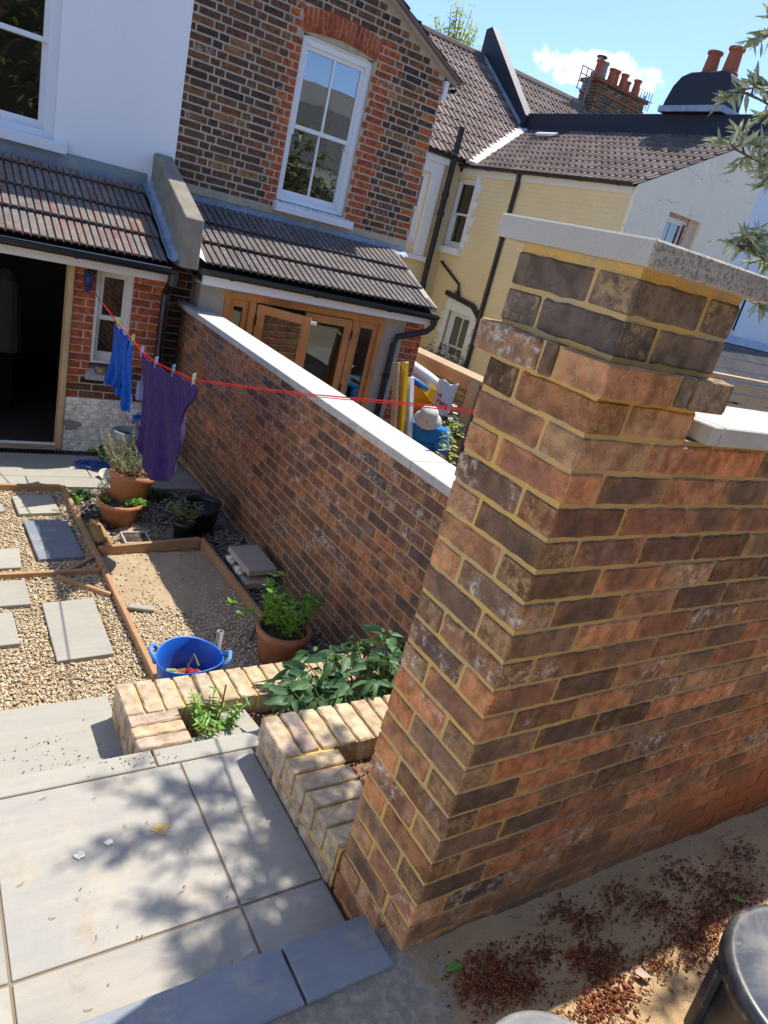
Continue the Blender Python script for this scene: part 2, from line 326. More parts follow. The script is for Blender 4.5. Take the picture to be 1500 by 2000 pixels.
M_WPAINT = plain('white paint', (0.78, 0.79, 0.80), 0.4, 0.4, 0.06, bump=0.03)
M_CREAM = plain('cream gloss paint', (0.72, 0.68, 0.58), 0.45, 0.4, 0.15, bump=0.06)
M_RENDW = plain('white render', (0.84, 0.85, 0.86), 0.85, 0.15, 0.14, 2.5, 90, 0.2, bd=0.004)
M_RENDC = plain('cream render', (0.82, 0.76, 0.62), 0.9, 0.1, 0.25, 2.2, 60, 0.15)
M_RENDB = plain('pale blue render', (0.60, 0.70, 0.80), 0.9, 0.1, 0.12, 4, 60, 0.15)
M_RENDG = plain('grey buff render', (0.46, 0.41, 0.34), 0.95, 0.1, 0.5, 3, 60, 0.3, c2=(0.36, 0.33, 0.28))
M_CONC = plain('mossy concrete', (0.30, 0.265, 0.21), 0.95, 0.1, 0.6, 6, 90, 0.5, c2=(0.20, 0.175, 0.145), bd=0.006)
def render_mat(name, c, dirt, k=0.35, crack=0.0):
    t = MT(name, 0.9, 0.12); po = t.n('NewGeometry').outputs['Position']; st = t.noise(2.4, 6, t.n('Mapping', {'Vector': po, 'Scale': (1.5, 1.5, 0.3)}).outputs[0], 0.65); n = t.noise(1.4, 7, po, 0.6); f = t.noise(70, 4, po)
    cc = t.mix(t.math('MULTIPLY', t.math('MULTIPLY', t.smooth(st, 0.46, 0.72), t.smooth(n, 0.35, 0.65)), k), c, dirt)
    if crack:
        v = t.n('TexVoronoi', {'Scale': 1.3, 'Vector': t.vm('ADD', po, t.n('CombineXYZ', {'X': t.math('MULTIPLY', n, 0.9), 'Y': 0.0, 'Z': t.math('MULTIPLY', t.noise(5, 3, po), 0.25)}).outputs[0])}, feature='DISTANCE_TO_EDGE').outputs['Distance']
        cc = t.mix(t.math('MULTIPLY', t.smooth(v, 0.006, 0.001), t.math('MULTIPLY', t.smooth(n, 0.48, 0.55), crack)), cc, (0.25, 0.22, 0.18))
    t.col(t.val(cc, t.math('ADD', 0.93, t.math('MULTIPLY', f, 0.14)))); t.bump(t.math('ADD', f, t.math('MULTIPLY', n, 3.0)), 0.3, 0.004); return t.m
M_RENDW = render_mat('white render', (0.84, 0.85, 0.86), (0.60, 0.60, 0.58), 0.16)
M_RENDC = render_mat('cream render', (0.83, 0.77, 0.63), (0.54, 0.48, 0.37), 0.32, 0.7)
M_RENDB = render_mat('pale blue render', (0.62, 0.72, 0.82), (0.48, 0.52, 0.55), 0.4)
def yellow_mat():
    t = MT('yellow painted brick', 0.85, 0.2); sp = t.n('SeparateXYZ', {'Vector': t.co()})
    v = t.n('CombineXYZ', {'X': sp.outputs['Y'], 'Y': sp.outputs['Z'], 'Z': 0.0}).outputs[0]
    b = t.n('TexBrick', {'Vector': v, 'Scale': 1.0, 'Mortar Size': 0.006, 'Brick Width': 0.225, 'Row Height': 0.075, 'Color1': (1, 1, 1), 'Color2': (0.94, 0.94, 0.94), 'Mortar': (0.82, 0.82, 0.82)})
    n = t.noise(1.6, 6); c = t.mix(t.smooth(n, 0.3, 0.7), (0.80, 0.66, 0.38), (0.76, 0.61, 0.34))
    t.col(t.mix(0.4, c, b.outputs['Color'], 'MULTIPLY')); t.bump(t.math('ADD', t.math('MULTIPLY', b.outputs['Fac'], -1.0), t.math('MULTIPLY', t.noise(60, 3), 0.3)), 0.5, 0.006); return t.m
M_YEL = yellow_mat()
M_BLACKP = plain('black plastic', (0.016, 0.016, 0.018), 0.35, 0.5, 0.3, bump=0.02)
M_BLACKR = plain('black painted render', (0.018, 0.022, 0.036), 0.6, 0.35, 0.4, 5, 60, 0.2)
M_LEAD = plain('lead flashing', (0.23, 0.29, 0.36), 0.45, 0.5, 0.35, 8, 90, 0.15, c2=(0.31, 0.38, 0.46))
M_LEADM = plain('mossy lead flashing', (0.21, 0.27, 0.33), 0.5, 0.45, 0.4, 5, 90, 0.15, c2=(0.27, 0.31, 0.27))
M_FLASHC = plain('cement flaunching', (0.62, 0.59, 0.54), 0.9, 0.1, 0.3)
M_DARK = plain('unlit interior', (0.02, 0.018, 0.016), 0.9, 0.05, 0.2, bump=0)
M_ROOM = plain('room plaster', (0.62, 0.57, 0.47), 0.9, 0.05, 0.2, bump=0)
M_GLASS = glass_mat('window glass', 0.16, 2.0)
M_GLASSR = glass_mat('door glass', 0.03, 1.3)
M_GLASSD = glass_mat('dark glass', 0.05, 2.0)
def tile_mat(name, cols, lichen, island=False, red=0.0):
    t = MT(name, 0.85, 0.25); r = t.rand(island); oc = t.co(); v = t.vm('ADD', oc, t.n('CombineXYZ', {'X': t.math('MULTIPLY', r, 31.0), 'Y': t.math('MULTIPLY', r, 17.0), 'Z': 0.0}).outputs[0])
    n = t.noise(9, 5, v, 0.65); k = len(cols); c = t.ramp(r, [((i + 0.5) / k, p) for i, p in enumerate(cols)])
    c = t.val(c, t.math('ADD', 0.55, t.math('MULTIPLY', n, 0.9)))
    if red:
        st = t.noise(11, 3, t.n('Mapping', {'Vector': v, 'Scale': (1.0, 0.12, 1.0)}).outputs[0])
        c = t.mix(t.math('MULTIPLY', t.smooth(st, 0.48, 0.6), red), c, (0.20, 0.065, 0.045))
        c = t.mix(t.math('MULTIPLY', t.smooth(t.noise(14, 5, v), 0.5, 0.66), 0.6), c, (0.24, 0.215, 0.185))
    if lichen:
        l = t.voro(55, v); c = t.mix(t.math('MULTIPLY', t.smooth(l, 0.30, 0.22), t.smooth(t.noise(5, 4, v), 0.40, 0.6)), c, (0.42, 0.40, 0.37))
    t.col(c); t.bump(t.math('ADD', n, t.noise(140, 3, v)), 0.35, 0.004); return t.m
TL_A = [tile_mat('left lean-to tile', [(0.19, 0.165, 0.145), (0.16, 0.135, 0.12), (0.20, 0.15, 0.125), (0.14, 0.125, 0.115)], False, i, 0.5) for i in (False, True)]
TL_B = [tile_mat('right lean-to tile', [(0.125, 0.10, 0.09), (0.14, 0.115, 0.103), (0.11, 0.092, 0.085)], True, i) for i in (False, True)]
TL_C = [tile_mat('brown roof tile', [(0.16, 0.115, 0.092), (0.23, 0.17, 0.14), (0.15, 0.115, 0.10), (0.20, 0.145, 0.115), (0.25, 0.19, 0.155)], False, i) for i in (False, True)]
M_TERRA = plain('terracotta', (0.40, 0.165, 0.075), 0.85, 0.2, 0.4, 9, 120, 0.15, c2=(0.44, 0.22, 0.125))
M_CHPOT = plain('chimney pot clay', (0.42, 0.115, 0.055), 0.8, 0.2, 0.4, 6, c2=(0.30, 0.11, 0.06))
M_GREY = plain('grey plastic', (0.27, 0.27, 0.26), 0.5, 0.4, 0.2)
M_BLUE = plain('blue rubber', (0.012, 0.11, 0.52), 0.42, 0.45, 0.15, 14, bump=0.03)
M_YELP = plain('yellow rubber', (0.68, 0.43, 0.008), 0.45, 0.45, 0.2, 10, bump=0.03)
M_SOIL = plain('dark soil', (0.085, 0.06, 0.042), 0.98, 0.05, 1.0, 18, 120, 1.0, c2=(0.16, 0.12, 0.085), bd=0.02)
M_BARK = plain('bark', (0.14, 0.10, 0.07), 0.95, 0.1, 0.8, 30, 120, 0.8)
M_STALK = plain('green stalk', (0.12, 0.16, 0.05), 0.7, 0.2)
M_TWIG = plain('twig', (0.16, 0.11, 0.07), 0.85, 0.1)
# ---------------------------------------------------------------- setting: ground, terraces, paving
def structure(o): o['kind'] = 'structure'; return o
def fbm(x, y, s=1.0, o=4): return mnoise.fractal(Vector((x * s, y * s, 1.7)), 0.6, 2.1, o)
m = MT('rough ground', 0.98, 0.05); m.col(m.mix(m.smooth(m.noise(0.4, 8), 0.35, 0.65), (0.24, 0.21, 0.14), (0.30, 0.26, 0.19)))
structure(MB().box(-700, 700, -700, 700, -1.6, -1.05).build('ground', m.m))
# upper sandy terrace
t = MT('trodden sand', 0.98, 0.08); n = t.noise(3.5, 7, None, 0.62); f = t.noise(150, 5, None, 0.7); g = t.noise(14, 5)
c = t.mix(t.smooth(n, 0.35, 0.62), (0.50, 0.35, 0.185), (0.42, 0.285, 0.15))
sx = t.n('SeparateXYZ', {'Vector': t.n('NewGeometry').outputs['Position']}).outputs['X']
gr = t.smooth(t.math('ADD', sx, t.math('MULTIPLY', t.math('SUBTRACT', g, 0.5), 0.5)), 0.16, -0.05)
c = t.mix(gr, c, t.mix(t.smooth(t.noise(40, 5), 0.4, 0.65), (0.29, 0.25, 0.19), (0.40, 0.345, 0.265)))
t.col(t.val(c, t.math('ADD', 0.7, t.math('MULTIPLY', f, 0.6)))); t.bump(t.math('ADD', f, t.math('MULTIPLY', g, 2.0)), 0.7, 0.008)
def sand(u, v):
    x = -3 + 7 * u; y = -5 + 5.08 * v
    z = -0.008 - 0.05 * max(0, x) + 0.012 * fbm(x, y, 3.5) + 0.006 * fbm(x, y, 14)
    if x < 0.02 and y > -0.3: z = min(z, -0.012)
    return Vector((x, y, z))
structure(MB().grid(sand, 150, 120).build('sand_ground', t.m, smooth=True))

def slab(parent, x0, x1, y0, y1, top, th, m, name='slab', tilt=0.0, bev=0.003):
    """a paving slab; tilt = fall per metre in y, zero fall at y0"""
    b = MB(); vs = [(x, y, z - tilt * (y - y0s)) for z in (top - th, top) for (x, y) in ((x0, y0), (x1, y0), (x1, y1), (x0, y1)) for y0s in (y0,)]
    b.add(vs, [(0, 3, 2, 1), (4, 5, 6, 7), (0, 1, 5, 4), (1, 2, 6, 5), (2, 3, 7, 6), (3, 0, 4, 7)])
    return b.build(name, m, parent, bevel=bev)
strip = structure(MB().box(-3.2, -0.05, -0.02, 0.112, -0.5, -0.032).build('top_step', M_RENDG))
xs = [-2.09, -1.49, -0.89, -0.293, -0.037]
for a, b in zip(xs, xs[1:]): slab(strip, a + 0.004, b - 0.004, -0.028, 0.127, 0.0, 0.03, M_STEP)
land = structure(MB().box(-3.2, -0.012, 0.113, 1.02, -0.6, -0.1545).build('landing', M_JOINT))
xs = [-2.685, -2.08, -1.475, -0.87, -0.283, -0.013]
for a, b in zip(xs, xs[1:]):
    slab(land, a + 0.004, b - 0.004, 0.113, 0.363, -0.15, 0.004, M_SLAB); slab(land, a + 0.004, b - 0.004, 0.371, 0.962, -0.15, 0.004, M_SLAB)
for a, b in ((-2.16, -1.56), (-1.56, -0.96), (-0.96, -0.36), (-0.36, 0.055)):
    slab(land, a + 0.004, b - 0.004, 0.966, 1.047, -0.1475, 0.025, M_SLABG, 'nosing')
tread = structure(MB().box(-3.2, -0.395, 1.021, 1.54, -0.82, -0.3205).build('lower_step', M_RENDG))
for a, b in ((-2.21, -1.6), (-1.6, -1.0), (-1.0, -0.385)): slab(tread, a + 0.003, b - 0.003, 1.03, 1.565, -0.30, 0.02, M_SLABG)

t = MT('gravel bed', 0.95, 0.1); n = t.noise(60, 5); t.col(t.mix(t.smooth(n, 0.3, 0.7), (0.20, 0.13, 0.065), (0.42, 0.33, 0.20))); t.bump(n, 1.0, 0.01)
structure(MB().box(-4.0, 0.02, 1.5, 4.86, -0.9, -0.812).build('gravel_base', t.m))
t = MT('sand and rubble soil', 0.98, 0.05); po = t.n('NewGeometry').outputs['Position']; sp = t.n('SeparateXYZ', {'Vector': po})
n = t.noise(5, 7, None, 0.65); f = t.noise(90, 5, None, 0.7)
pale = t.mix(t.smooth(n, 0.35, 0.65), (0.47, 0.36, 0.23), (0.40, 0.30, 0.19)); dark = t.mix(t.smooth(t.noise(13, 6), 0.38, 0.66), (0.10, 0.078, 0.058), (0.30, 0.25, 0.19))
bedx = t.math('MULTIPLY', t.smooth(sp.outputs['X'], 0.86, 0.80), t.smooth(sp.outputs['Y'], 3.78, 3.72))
pale_m = t.math('MULTIPLY', t.smooth(sp.outputs['X'], 0.75, 0.35), t.smooth(t.math('ADD', sp.outputs['Y'], t.math('MULTIPLY', n, 0.6)), 4.6, 4.35))  # paler soil away from the wall and the paving
k = t.math('MAXIMUM', bedx, t.math('MULTIPLY', pale_m, 0.85))
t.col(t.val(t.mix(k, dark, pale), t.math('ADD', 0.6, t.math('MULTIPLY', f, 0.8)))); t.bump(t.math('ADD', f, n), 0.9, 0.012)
def soil(u, v):
    x = 0.02 + 1.2 * u; y = 1.4 + 3.52 * v; ins = x < 0.83 and y < 3.72
    z = -0.806 + (0.008 if ins else 0.03) * fbm(x, y, 5) + (0.002 if ins else 0.02) * fbm(x, y, 17)
    if not ins and y > 3.7: z -= 0.02
    return Vector((x, y, z))
structure(MB().grid(soil, 60, 140).build('soil_ground', t.m, smooth=True))
# house terrace paving, falling gently to the drain
pav = structure(MB().add([(x, y, z - 0.072 * (y - 4.9)) for z in (-0.98, -0.829) for x, y in ((-4, 4.91), (1.195, 4.91), (1.195, 6.3), (-4, 6.3))],
    [(0, 3, 2, 1), (4, 5, 6, 7), (0, 1, 5, 4), (1, 2, 6, 5), (2, 3, 7, 6), (3, 0, 4, 7)]).build('house_paving', M_RENDG))
xa = [-2.7, -2.1, -1.49, -0.87, -0.25, 0.33, 0.72, 1.19]
for a, b in zip(xa, xa[1:]): slab(pav, a + 0.004, b - 0.004, 4.895, 5.145, -0.80, 0.026, M_SLABG, tilt=0.072)
xb = [-2.7, -2.0, -1.2, -0.45, 0.27, 0.75, 1.19]
for a, b in zip(xb, xb[1:]): slab(pav, a + 0.004, b - 0.004, 5.153, 5.80, -0.80 - 0.072 * 0.255, 0.026, M_SLABG, tilt=0.072)
dr = thing('channel_drain', 'black slotted channel drain along the foot of the house wall', 'drain', (-0.6, 5.86, -0.9))
b = MB(); b.box(-2.6, 0.62, 5.815, 5.83, -0.9, -0.866); b.box(-2.6, 0.62, 5.905, 5.92, -0.9, -0.869); b.box(-2.6, 0.62, 5.83, 5.905, -0.9, -0.888); b.build('channel', M_BLACKP, dr)
b = MB(); x = -2.59
while x < 0.61: b.box(x, x + 0.014, 5.831, 5.904, -0.887, -0.868); x += 0.03
g = b.build('grating', M_BLACKP, dr); g['kind'] = 'stuff'
# neighbour's yard
t = MT('yard concrete', 0.95, 0.1); t.col(t.mix(t.smooth(t.noise(2, 6), 0.35, 0.65), (0.26, 0.22, 0.17), (0.16, 0.14, 0.11))); t.bump(t.noise(80, 4), 0.5, 0.006)
structure(MB().box(1.42, 4.9, 0.3, 5.98, -1.04, -0.88).build('neighbour_yard', t.m))
structure(MB().box(5.12, 8.0, 0.3, 11.6, -1.04, -0.62).build('far_yard', M_SLABG))

# ---------------------------------------------------------------- bricks
BC = {}
def brick_mesh(L, D, H, var, near=False):
    k = (round(L * 400), round(D * 400), round(H * 1000), var, near)
    if k in BC: return BC[k]
    rnd = random.Random(hash(k) & 0xffff); bm = bmesh.new(); bmesh.ops.create_cube(bm, size=1.0)
    for v in bm.verts: v.co = Vector((v.co.x * L, v.co.y * D, v.co.z * H))
    bmesh.ops.bevel(bm, geom=bm.edges[:], offset=0.0045, segments=1, affect='EDGES')
    if near:
        bmesh.ops.subdivide_edges(bm, edges=[e for e in bm.edges if abs(e.verts[0].co.x - e.verts[1].co.x) > 0.02], cuts=max(1, int(L / 0.035)), use_grid_fill=True)
    for v in bm.verts: v.co += Vector((rnd.uniform(-1, 1) * 0.0016, rnd.uniform(-1, 1) * 0.0012, rnd.uniform(-1, 1) * (0.0023 if near else 0.0016)))
    me = bpy.data.meshes.new('brick'); bm.to_mesh(me); bm.free(); BC[k] = me; return me
def bmat(p, u, n, rot=0.0):
    """brick matrix: centre p, x along u, face normal n"""
    u = Vector(u); y = -Vector(n); z = u.cross(y)
    M = Matrix((u, y, z)).transposed().to_4x4()
    if rot: M = M @ Matrix.Rotation(rot, 4, 'Y')
    M.translation = p; return M
def rb(L, D=0.1025, H=0.065, near=False): return brick_mesh(L, D, H, random.randint(0, 4), near)
def brick_at(x0, x1, y0, y1, z0, H=0.065, near=True):
    """axis-aligned brick from its plan rectangle"""
    c = Vector(((x0 + x1) / 2, (y0 + y1) / 2, z0 + H / 2)); c += Vector((random.uniform(-1, 1), random.uniform(-1, 1), 0)) * 0.001
    if x1 - x0 >= y1 - y0: return rb(x1 - x0, y1 - y0, H, near), bmat(c, (1, 0, 0), (0, -1, 0))
    return rb(y1 - y0, x1 - x0, H, near), bmat(c, (0, -1, 0), (-1, 0, 0))
def course_spans(L, k, bond):
    out = []
    if bond == 'run':
        x = 0.0 if k % 2 == 0 else -0.1125
        while x < L: out.append((max(0, x), min(L, x + 0.215))); x += 0.225
    else:
        i = k % 2; x = 0.0 if i == 0 else -0.05625 - 0.0
        seq = [0.215, 0.1025]; j = i
        while x < L:
            w = seq[j % 2]; out.append((max(0, x), min(L, x + w))); x += w + 0.01; j += 1
    return [(a, b) for a, b in out if b - a > 0.025]
def wall_bricks(o, u, n, L, z0, courses, bond='run', pitch=0.075, depth=0.1025, test=None, jit=0.001, k0=0, gap=0.0):
    """list of (mesh, matrix) for a brick face starting at plan point o"""
    o = Vector(o); u = Vector(u); n = Vector(n); out = []
    for k in range(courses):
        for a, b in course_spans(L, k + k0, bond):
            p = o + u * ((a + b) / 2) - n * (depth / 2 + random.uniform(-1, 1) * jit); p.z = z0 + k * pitch + 0.0375
            segs = [(a, b)]
            if test: segs = test(a, b, p.z)
            for a2, b2 in segs:
                q = o + u * ((a2 + b2) / 2) - n * (depth / 2 + random.uniform(-1, 1) * jit); q.z = p.z
                out.append((rb(b2 - a2 - gap, depth, 0.065 - gap), bmat(q, u, n, random.uniform(-1, 1) * gap * 1.2)))
    return out
def cut(holes):
    """keep the parts of a brick (a, b) outside rectangular holes (x0, x1, z0, z1)"""
    def f(a, b, z):
        segs = [(a, b)]
        for x0, x1, z0, z1 in holes:
            if not z0 < z < z1: continue
            new = []
            for s, e in segs:
                if e <= x0 or s >= x1: new.append((s, e)); continue
                if s < x0: new.append((s, x0))
                if e > x1: new.append((x1, e))
            segs = new
        return [(s, e) for s, e in segs if e - s > 0.03]
    return f

# pillar
P = thing('brick_pillar', 'tall brick pillar with yellow mortar and a flat stone cap at the corner', 'pillar', (0.16, 0.16, 0))
MB().box(0.0045, 0.323, 0.0045, 0.323, -0.40, 1.742).box(-0.022, 0.376, -0.022, 0.35, 1.506, 1.572).build('mortar', MO_YEL, P)
it = []; neck = []
for k in range(-4, 23):
    z = 0.075 * k + 0.008
    if k == 20:
        for a in [(-0.03, 0.185, -0.03, 0.10), (0.196, 0.232, -0.03, 0.08), (0.243, 0.375, -0.03, 0.19), (-0.03, 0.10, 0.111, 0.145), (-0.03, 0.10, 0.156, 0.357), (0.111, 0.375, 0.20, 0.357)]:
            (neck if 0.19 < a[0] < 0.3 and a[3] < 0.2 else it).append(brick_at(*a, z))
        continue
    if k % 2 == 0: L = [(0, 0.215, 0, 0.1025), (0, 0.1025, 0.1125, 0.3275), (0.1125, 0.3275, 0.225, 0.3275)] + ([(0.225, 0.3275, 0, 0.215)] if k > 18 else [])
    else: L = [(0, 0.1025, 0, 0.215), (0, 0.215, 0.225, 0.3275), (0.225, 0.3275, 0.1125, 0.3275), (0.1125, 0.3275, 0, 0.1025)]
    (neck if k > 20 else it).extend([brick_at(*a, z) for a in L])
pieces(P, 'brick', it, *M_PIER); pieces(P, 'brick', neck, *M_NECK)
MB().box(-0.042, 0.385, -0.04, 0.368, 1.741, 1.787).build('cap_stone', M_CAP, P, bevel=0.004)

# wall running to the right from the pillar
G = thing('garden_wall', 'brick wall with yellow mortar running right from the pillar under pale coping', 'wall', (1.9, 0.1, -0.1))
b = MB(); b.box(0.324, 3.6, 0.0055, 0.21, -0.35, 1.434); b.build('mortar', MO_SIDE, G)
it = []
for k in range(-3, 19):
    x = 0.3375 if k % 2 else 0.225; z = 0.075 * k + 0.008
    while x < 3.6:
        it.append(brick_at(x, min(3.6, x + 0.215), 0, 0.1025, z)); x += 0.225
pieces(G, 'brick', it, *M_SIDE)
it = wall_bricks((3.6, 0.2145, 0), (-1, 0, 0), (0, 1, 0), 3.25, -0.24, 22); 
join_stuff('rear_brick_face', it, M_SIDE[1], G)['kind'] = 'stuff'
for a, b in ((0.372, 0.41), (0.417, 1.0), (1.007, 1.6), (1.607, 2.2), (2.207, 2.8), (2.807, 3.4)):
    MB().box(a, b, -0.022, 0.24, 1.436, 1.479).build('coping_stone', M_COPE, G, bevel=0.003)

# long boundary wall to the house
B = thing('boundary_wall', 'long red brick boundary wall with white coping between the two gardens', 'wall', (1.3, 3.2, -0.8))
MB().box(1.2055, 1.395, 0.25, 6.24, -1.0, 0.582).build('mortar', MO_LONG, B)
it = wall_bricks((1.2, 6.24, 0), (0, -1, 0), (-1, 0, 0), 5.95, -0.79 + 0.002, 18, pitch=0.0762, k0=1)
pieces(B, 'brick', it, *M_LONG)
it = wall_bricks((1.4, 0.25, 0), (0, 1, 0), (1, 0, 0), 5.95, -0.88, 19, pitch=0.0762); join_stuff('rear_brick_face', it, M_LONG[1], B)
y = 0.17
while y < 6.18:
    MB().box(1.152, 1.412, y + 0.004, min(6.245, y + 0.596), 0.586, 0.637).build('coping_stone', M_COPE, B, bevel=0.003); y += 0.6

# low brick planters with bricks laid on edge
def on_edge(x0, x1, y0, y1, z0, H): 
    c = Vector(((x0 + x1) / 2, (y0 + y1) / 2 , z0 + H / 2)); c += Vector((random.uniform(-1, 1), random.uniform(-1, 1), random.uniform(-1, 1))) * 0.0015
    if x1 - x0 >= y1 - y0: return rb(x1 - x0, y1 - y0, H, True), bmat(c, (1, 0, 0), (0, -1, 0))
    return rb(y1 - y0, x1 - x0, H, True), bmat(c, (0, -1, 0), (-1, 0, 0))
PR = thing('brick_planter', 'low buff brick planter against the foot of the tall pillar', 'planter', (0.3, 0.7, -0.15), 'low brick planters')
b = MB(); b.box(-0.003, 0.182, 0.335, 0.94, -0.5, -0.006); b.box(0.182, 1.195, 0.742, 0.936, -0.81, -0.006); b.build('mortar', MO_YEL, PR)
it = [on_edge(-0.012 + 0.0755 * i, 0.053 + 0.0755 * i, 0.738, 0.945, -0.098, 0.1025) for i in range(16)]
it += [on_edge(-0.012, 0.192, 0.345 + 0.0775 * i, 0.412 + 0.0775 * i, -0.098, 0.1025) for i in range(5)]
it += [brick_at(-0.010, 0.0925, 0.35 + 0.225 * i, 0.565 + 0.225 * i, -0.183) for i in range(2)] + [brick_at(-0.01, 0.0925, 0.80, 0.94, -0.183)]
it += [brick_at(0.20 + 0.225 * i, 0.415 + 0.225 * i, 0.738, 0.8405, -0.183) for i in range(4)]
pieces(PR, 'brick', it, *M_BUFF)
PL = thing('brick_planter', 'lower buff brick planter beside the steps, in front of the blue tub', 'planter', (0.3, 1.3, -0.3), 'low brick planters')
b = MB(); b.box(-0.392, -0.22, 1.05, 1.42, -0.8, -0.150); b.box(-0.22, 1.195, 1.243, 1.418, -0.82, -0.150); b.build('mortar', MO_YEL, PL)
it = [on_edge(-0.402 + 0.0755 * i, -0.337 + 0.0755 * i, 1.237, 1.428, -0.243, 0.1025) for i in range(21)]
it += [on_edge(-0.402, -0.213, 1.052 + 0.0625 * i, 1.108 + 0.0625 * i, -0.243, 0.1025) for i in range(3)]
for j in range(7):
    it += [brick_at(-0.40 + 0.225 * i - 0.1125 * (j % 2) * (i > 0), -0.185 + 0.225 * i - 0.1125 * (j % 2), 1.325, 1.4275, -0.33 - 0.075 * j) for i in range(7)]
it += [brick_at(-0.40, -0.2975, 1.06 , 1.275, -0.33)]
pieces(PL, 'brick', it, *M_BUFF)
t = MT('planting soil', 0.98, 0.05); n = t.noise(22, 6); t.col(t.mix(t.smooth(n, 0.35, 0.65), (0.15, 0.095, 0.06), (0.25, 0.16, 0.10))); t.bump(n, 1.0, 0.02)
structure(MB().grid(lambda u, v: Vector((-0.22 + 1.42 * u, 0.93 + 0.32 * v, -0.235 + 0.02 * fbm(u * 6, v * 2, 2.0))), 40, 12).build('planter_soil', t.m, smooth=True))
structure(MB().grid(lambda u, v: Vector((0.17 + 1.03 * u, 0.21 + 0.55 * v, -0.10 + 0.015 * fbm(u * 5, v * 3, 2.0))), 30, 16).build('planter_mulch', t.m, smooth=True))
o = MB().prism([(-0.20, 1.053, -0.232), (0.085, 1.053, -0.232), (0.085, 1.115, -0.232), (0.062, 1.27, -0.232), (-0.05, 1.25, -0.232), (-0.04, 1.13, -0.232), (-0.20, 1.12, -0.232)], (0, 0, 0.035)).build('paving_offcut', M_SLABG, bevel=0.002)
tag(o, 'pale cut L shaped slab lying in the soil beside the small leafy plant', 'slab')
# ---------------------------------------------------------------- house parts
_tm = {}
def tile_mesh(w, L, ribs, rh, flat=False):
    k = (w, L, ribs, rh, flat)
    if k in _tm: return _tm[k]
    pts = []; s = w / ribs
    for i in range(ribs):
        c = (i + 0.5) * s
        if flat: pts += [(c - s * 0.48, -0.002), (c - s * 0.40, rh), (c + s * 0.30, rh), (c + s * 0.40, -0.002)]; continue
        pts += [(c - s / 2 + 0.002, 0.0), (c - 0.24 * s, 0.001), (c - 0.13 * s, rh), (c + 0.13 * s, rh), (c + 0.24 * s, 0.001)]
    pts.append((w - 0.002, 0.0)); n = len(pts); th = 0.016
    vs = [(x - w / 2, 0, z) for x, z in pts] + [(x - w / 2, L, z) for x, z in pts] + [(x - w / 2, 0, z - th) for x, z in pts]
    fs = [(i, i + 1, n + i + 1, n + i) for i in range(n - 1)] + [(2 * n + i, 2 * n + i + 1, i + 1, i) for i in range(n - 1)]
    me = bpy.data.meshes.new('tile'); me.from_pydata(vs, [], fs); _tm[k] = me; return me
def roof_tiles(roof, o, u, s, width, length, gauge, tw, ribs, mats, rh=0.022, keep=None, limit=300, lift=0.02, flat=False):
    """tiles on a slope: o = eaves corner, u along the eaves, s up the slope"""
    o = Vector(o); u = Vector(u).normalized(); s = Vector(s).normalized(); n = u.cross(s).normalized(); it = []
    rows = int(math.ceil(length / gauge)); cols = int(math.ceil(width / tw))
    for j in range(rows):
        L = min(gauge + 0.07, length - j * gauge + 0.005)
        if L < 0.08: continue
        for i in range(cols):
            w = tw if (i + 1) * tw <= width + 0.01 else width - i * tw
            if w < 0.06: continue
            c = o + u * (i * tw + w / 2) + s * (j * gauge)
            if keep and not keep(c + s * (gauge * 0.6)): continue
            me = tile_mesh(tw, round(gauge + 0.07, 3), ribs, rh, flat) if w == tw and L > gauge + 0.06 else tile_mesh(round(w, 3), round(L, 3), max(1, round(ribs * w / tw)), rh, flat)
            tl = math.atan2(lift, gauge)
            M = Matrix((u, s * math.cos(tl) - n * math.sin(tl), n * math.cos(tl) + s * math.sin(tl))).transposed().to_4x4()
            M = M @ Matrix.Rotation(random.uniform(-1, 1) * 0.006, 4, 'Y'); M.translation = c + n * (lift + 0.012 + random.uniform(-1, 1) * 0.002)
            it.append((me, M))
    pieces(roof, 'tile', it, mats[0], mats[1], limit)
def gutter(parent, p0, p1, r=0.055, out=(0, -1, 0), brackets=1.0, name='gutter', m=None):
    p0 = Vector(p0); p1 = Vector(p1); d = (p1 - p0); L = d.length; d.normalize(); out = Vector(out); b = MB(); seg = 8; ring = []
    for k in range(seg + 1):
        a = math.pi * k / seg; ring.append(out * (-math.cos(a) * r) + Vector((0, 0, -math.sin(a) * r)))
    inner = [v * 0.9 for v in ring[::-1]]; poly = ring + inner
    b.prism([p0 + v for v in poly], d * L); g = b.build(name, m or M_BLACKP, parent)
    if brackets:
        k = 0.3
        while k < L:
            q = p0 + d * k; bb = MB(); bb.prism([q + v * 1.12 for v in ring] + [q + v for v in ring[::-1]], d * 0.03); bb.build('bracket', M_BLACKP, g); k += brackets
    return g
